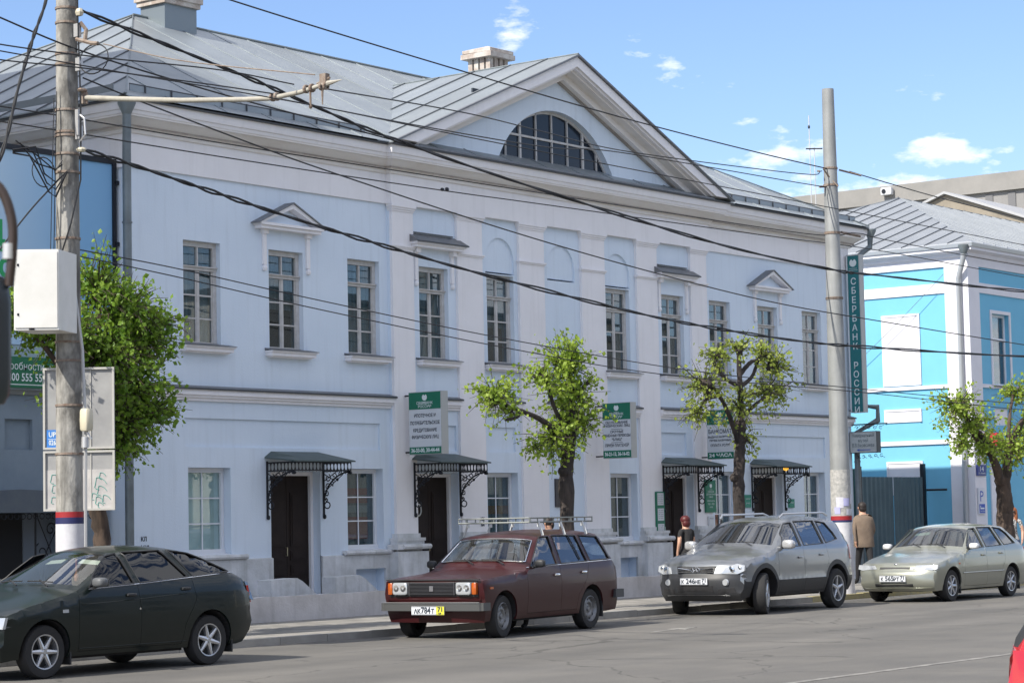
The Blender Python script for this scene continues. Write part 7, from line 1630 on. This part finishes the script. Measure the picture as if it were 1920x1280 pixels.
def pk_man(c): return 2 if (c.z > 1.49 or (abs(c.y) > .17 and c.z < .93 and c.z > .75)) else (1 if c.z < .9 else 0)
person('man in a taupe jacket and black trousers walking away past the right grey pole', (7.42, -3.0, .085), radians(48), 1.78, [M_JKT, M_TRO, SKINM], pk_man, [(-.015, 0, .03, (.10, .093, .095)), (-.05, 0, -.02, (.06, .085, .08))], HR_D, stride=.55, arms=((-.10, .95), (.20, .98)), coat=M_JKT, scale=1.05, lean=.06)
def pk_wom(c): return 2 if (c.z > 1.47 or (abs(c.y) > .19 and c.z < 1.30)) else (1 if c.z < .95 else 0)
person('woman with short dark red hair and black top beside the silver grey suv', (1.30, -2.2, .085), radians(75), 1.60, [M_BLT, M_TRO, SKINM], pk_wom, [(-.01, 0, .035, (.112, .11, .10)), (-.045, 0, -.04, (.08, .10, .10))], HR_R, scale=1.02, arms=((.05, .95), (.22, 1.12)))
person('dark haired person passing behind the roof rack of the maroon estate car', (-4.55, -3.0, .085), radians(180), 1.66, [M_BLT, M_TRO, SKINM], pk_wom, [(-.005, 0, .03, (.108, .10, .10)), (-.05, 0, -.03, (.07, .095, .10))], HR_D, stride=.3)
person('ginger haired woman in sunglasses at the right edge of the pavement', (12.95, -4.05, .085), radians(200), 1.68, [M_PLAID, mat('jeans_blue', (.06, .09, .17), .9), SKINM], pk_wom, [(-.03, 0, .03, (.115, .115, .105)), (-.07, 0, -.10, (.08, .12, .20)), (.0, .09, -.10, (.05, .04, .18)), (.0, -.09, -.10, (.05, .04, .18))], HR_G, glasses=True)
# driver inside the maroon estate
lc = Vector((-12.578, -7.21, 0)); a_ = radians(6.72); off = Vector((1.55 * cos(a_) + .36 * sin(a_), 1.55 * sin(a_) - .36 * cos(a_), 0)) * 1.088
person('driver in a dark blue shirt at the wheel of the maroon estate car', (lc.x + off.x, lc.y + off.y, -.34), radians(186.7), 1.66, [mat('shirt_navy', (.02, .03, .08), .9), M_TRO, SKINM], lambda c: 2 if c.z > 1.49 else (1 if c.z < 1.0 else 0), [(-.015, 0, .03, (.10, .093, .095))], HR_D, sit=True, arms=((.34, 1.22), (.34, 1.22)))

# ------------------------------------------------------------------ overhead wires
def cable(label, pts, r, pair=0.0, mat_=None, name='overhead_cable', grp='overhead wires strung along the street'):
    q = crm(pts, 10); b = MB()
    if pair:
        n_ = len(q)
        for ph in (0, pi): b.tube([p + Vector((0, cos(i * .9 + ph), sin(i * .9 + ph))) * pair * (1 + .5 * sin(i * .37)) for i, p in enumerate(q)], r, 6)
    else: b.tube(q, r, 5)
    mid = q[len(q) // 2]
    return obj(name, b, mat_ or M_WIRE, label=label, cat='cable', group=grp, fix=False)
cable('thin wire crossing the sky from the top edge to the right grey pole', [(-19.5, -5.3, 9.75), (-15.22, -5.3, 9.42), (-9.72, -5.3, 9.13), (-4.92, -5.3, 8.93), (-.5, -5.3, 8.83), (2.63, -5.3, 8.8)], .013)
cable('thin wire running on to the right from the upper bracket of the right grey pole', [(2.9, -5.45, 8.8), (4.98, -5.4, 8.73), (7.95, -5.3, 8.67), (14, -5.3, 8.56)], .012)
cable('thick twisted cable pair sagging from the top of the left pole over the pediment', [(-18.35, -5.58, 8.70), (-16.61, -5.6, 8.44), (-14.99, -5.6, 8.20), (-13.61, -5.6, 7.97), (-11.85, -5.6, 7.70), (-8.13, -5.6, 7.30), (-2.44, -5.6, 6.82), (1.88, -5.6, 6.65), (3.56, -5.6, 6.67), (10.74, -5.6, 6.80), (16, -5.6, 7.0)], .017, .016)
cable('thick twisted cable pair crossing the upper windows from the left pole', [(-18.37, -5.6, 6.80), (-17.24, -5.6, 6.66), (-15.9, -5.6, 6.47), (-14.12, -5.6, 6.23), (-12.18, -5.6, 6.0), (-9.78, -5.6, 5.74), (-5.84, -5.6, 5.40), (-3.26, -5.6, 5.24), (.41, -5.6, 5.13), (3.45, -5.6, 5.14), (10.61, -5.6, 5.27), (16, -5.6, 5.5)], .017, .018)
cable('single dark wire falling steeply across the facade between the two thick cable pairs', [(-18.17, -5.4, 7.83), (-17.01, -5.35, 7.65), (-14.7, -5.35, 7.30), (-13.08, -5.35, 7.08), (-8.8, -5.35, 6.58), (-4.7, -5.35, 6.20), (-.27, -5.35, 5.89), (4.04, -5.6, 5.70), (11.27, -5.6, 5.53), (16, -5.6, 5.5)], .012)
cable('dark wire from the left picture edge joining the thick pair over the left eave', [(-22, -5.3, 8.95), (-19.52, -5.3, 8.46), (-18.12, -5.45, 8.17), (-15.54, -5.45, 7.95), (-13.28, -5.45, 7.82), (-11.5, -5.5, 7.70)], .013)
cable('outer trolley contact wire held by the tip of the pole arm', [(-24, -9.67, 6.84), (-21.6, -9.67, 6.86), (-18.27, -9.67, 6.90), (-13, -9.67, 6.86), (8, -9.67, 6.8)], .008, name='trolley_wire')
cable('upper thin feeder wire reaching the pole arm tip from the left picture edge', [(-24, -9.4, 7.0), (-22.8, -9.3, 7.02), (-21.4, -9.3, 7.09), (-19.6, -9.4, 7.19), (-18.33, -9.45, 7.18)], .009)
cable('lower thin feeder wire reaching the pole arm from the left picture edge', [(-24, -8.6, 6.98), (-22.3, -8.6, 7.03), (-21.09, -8.7, 7.09), (-19.4, -8.9, 7.12), (-18.3, -9.05, 7.12)], .009)
cable('upper feeder wire from the pole arm to the right grey pole', [(-18.2, -9.7, 7.13), (-13.05, -7.9, 7.70), (-9.32, -6.6, 8.02), (-5.2, -5.5, 8.28), (1.12, -5.3, 8.58), (2.01, -5.3, 8.73)], .010)
cable('lower feeder wire from the pole arm to the right grey pole', [(-18.2, -9.05, 7.07), (-14.0, -8.0, 7.35), (-9.32, -6.7, 7.75), (-5.98, -5.8, 8.15), (1.11, -5.3, 8.39), (2.2, -5.3, 8.42)], .010)
cable('upper wire of the pair running just under the cornice to the right pole band', [(-20.5, -5.0, 7.33), (-18.45, -5.0, 7.35), (-14.61, -5.0, 7.34), (-7.48, -5.0, 7.38), (1.56, -5.1, 7.42), (2.9, -5.55, 7.50), (4.71, -5.4, 7.50), (12.1, -5.0, 7.55), (16, -5, 7.7)], .010)
cable('lower wire of the pair running under the cornice, with a small dark clip', [(-20.5, -5.1, 7.12), (-17.79, -5.1, 7.12), (-14.72, -5.1, 7.11), (-10.01, -5.1, 7.13), (-7.62, -5.1, 7.16), (.14, -5.1, 7.25), (4.51, -5.1, 7.32), (11.85, -5.1, 7.25), (16, -5, 7.3)], .010)
cable('upper of two thin wires crossing the facade below the upper windows', [(-18.07, -5.2, 5.50), (-16.26, -5.2, 5.38), (-13.11, -5.2, 5.1), (-8.73, -5.2, 4.76), (-3.03, -5.2, 4.44), (2.76, -5.6, 4.26), (11.37, -5.2, 4.2), (16, -5.2, 4.3)], .009)
cable('lower of two thin wires crossing the facade below the upper windows', [(-18.07, -5.2, 5.41), (-16.26, -5.2, 5.26), (-13.11, -5.2, 4.96), (-8.74, -5.2, 4.61), (-3.93, -5.2, 4.33), (2.75, -5.6, 4.19), (11.35, -5.2, 4.06), (16, -5.2, 4.1)], .009)
cable('thick bundle of cables hanging steeply at the upper left edge', [(-20.62, -7.5, 8.6), (-20.65, -7.5, 8.17), (-20.88, -7.5, 7.62), (-21.1, -7.5, 7.0), (-21.38, -7.5, 6.13), (-21.9, -7.5, 5.3)], .016, .014)
cable('thin pale stay wire from the rusty strain insulator to the arm hardware', [(-18.3, -5.95, 8.2), (-18.28, -7.5, 7.75), (-18.27, -9.75, 7.27)], .008, mat_=M_RUST, name='stay_wire')
cable('wire slanting from the left edge down behind the cabinet to the pole', [(-18.6, -5.4, 6.4), (-19.1, -5.35, 5.9), (-19.7, -5.3, 5.2)], .012)
for (y0, z0, y1, z1, lab) in ((.6, 8.3, 3.4, 6.0, 'thin stay wire slanting across the blind windows of the blue house'),):
    cable(lab, [(18.9, y0, z0), (18.88, (y0 + y1) / 2, (z0 + z1) / 2 - .05), (18.9, y1, z1)], .008, mat_=M_PIPE)
b = MB(); b.blob((-10.1, -5.1, 7.145), (.05, .02, .03), 8); b.blob((-9.98, -5.1, 7.16), (.05, .02, .035), 8); tag(obj('wire_clip', b, M_IRON, smooth=50), 'small dark clip sitting on the wire left of the pediment', 'clip')
# blurred bracket of a vehicle mirror close to the camera at the left edge
t = thing('mirror_bracket', 'dark curved tube and mirror housing of a nearby vehicle at the left edge', 'mirror', (-37.47, -26.65, 1.9))
e1 = Vector((cos(radians(-52.5)), sin(radians(-52.5)), 0)); m0 = Vector((-37.44, -26.675, 0))
g_ = lambda px, z: tuple(m0 + e1 * ((px - 22) * .00069) + Vector((0, 0, z)))
b = MB(); b.tube(crm([g_(-60, 2.14), g_(-20, 2.135), g_(2, 2.115), g_(15, 2.08), g_(14, 2.04), g_(8, 2.0)], 6), .0065, 8); obj('tube', b, mat('mirror_arm_brown', (.05, .035, .03), .4, .3), t, smooth=50)
b = MB(); b.tube([g_(9, 2.055), g_(8, 2.035)], .0085, 10); obj('clamp', b, M_GALV, t, smooth=50)
b = MB(); q = Vector(g_(-38, 1.93)); b.blob(tuple(q), (.028, .028, .086), 14, 5); obj('housing', b, mat('mirror_housing_dark', (.02, .03, .04), .4), t, smooth=50)
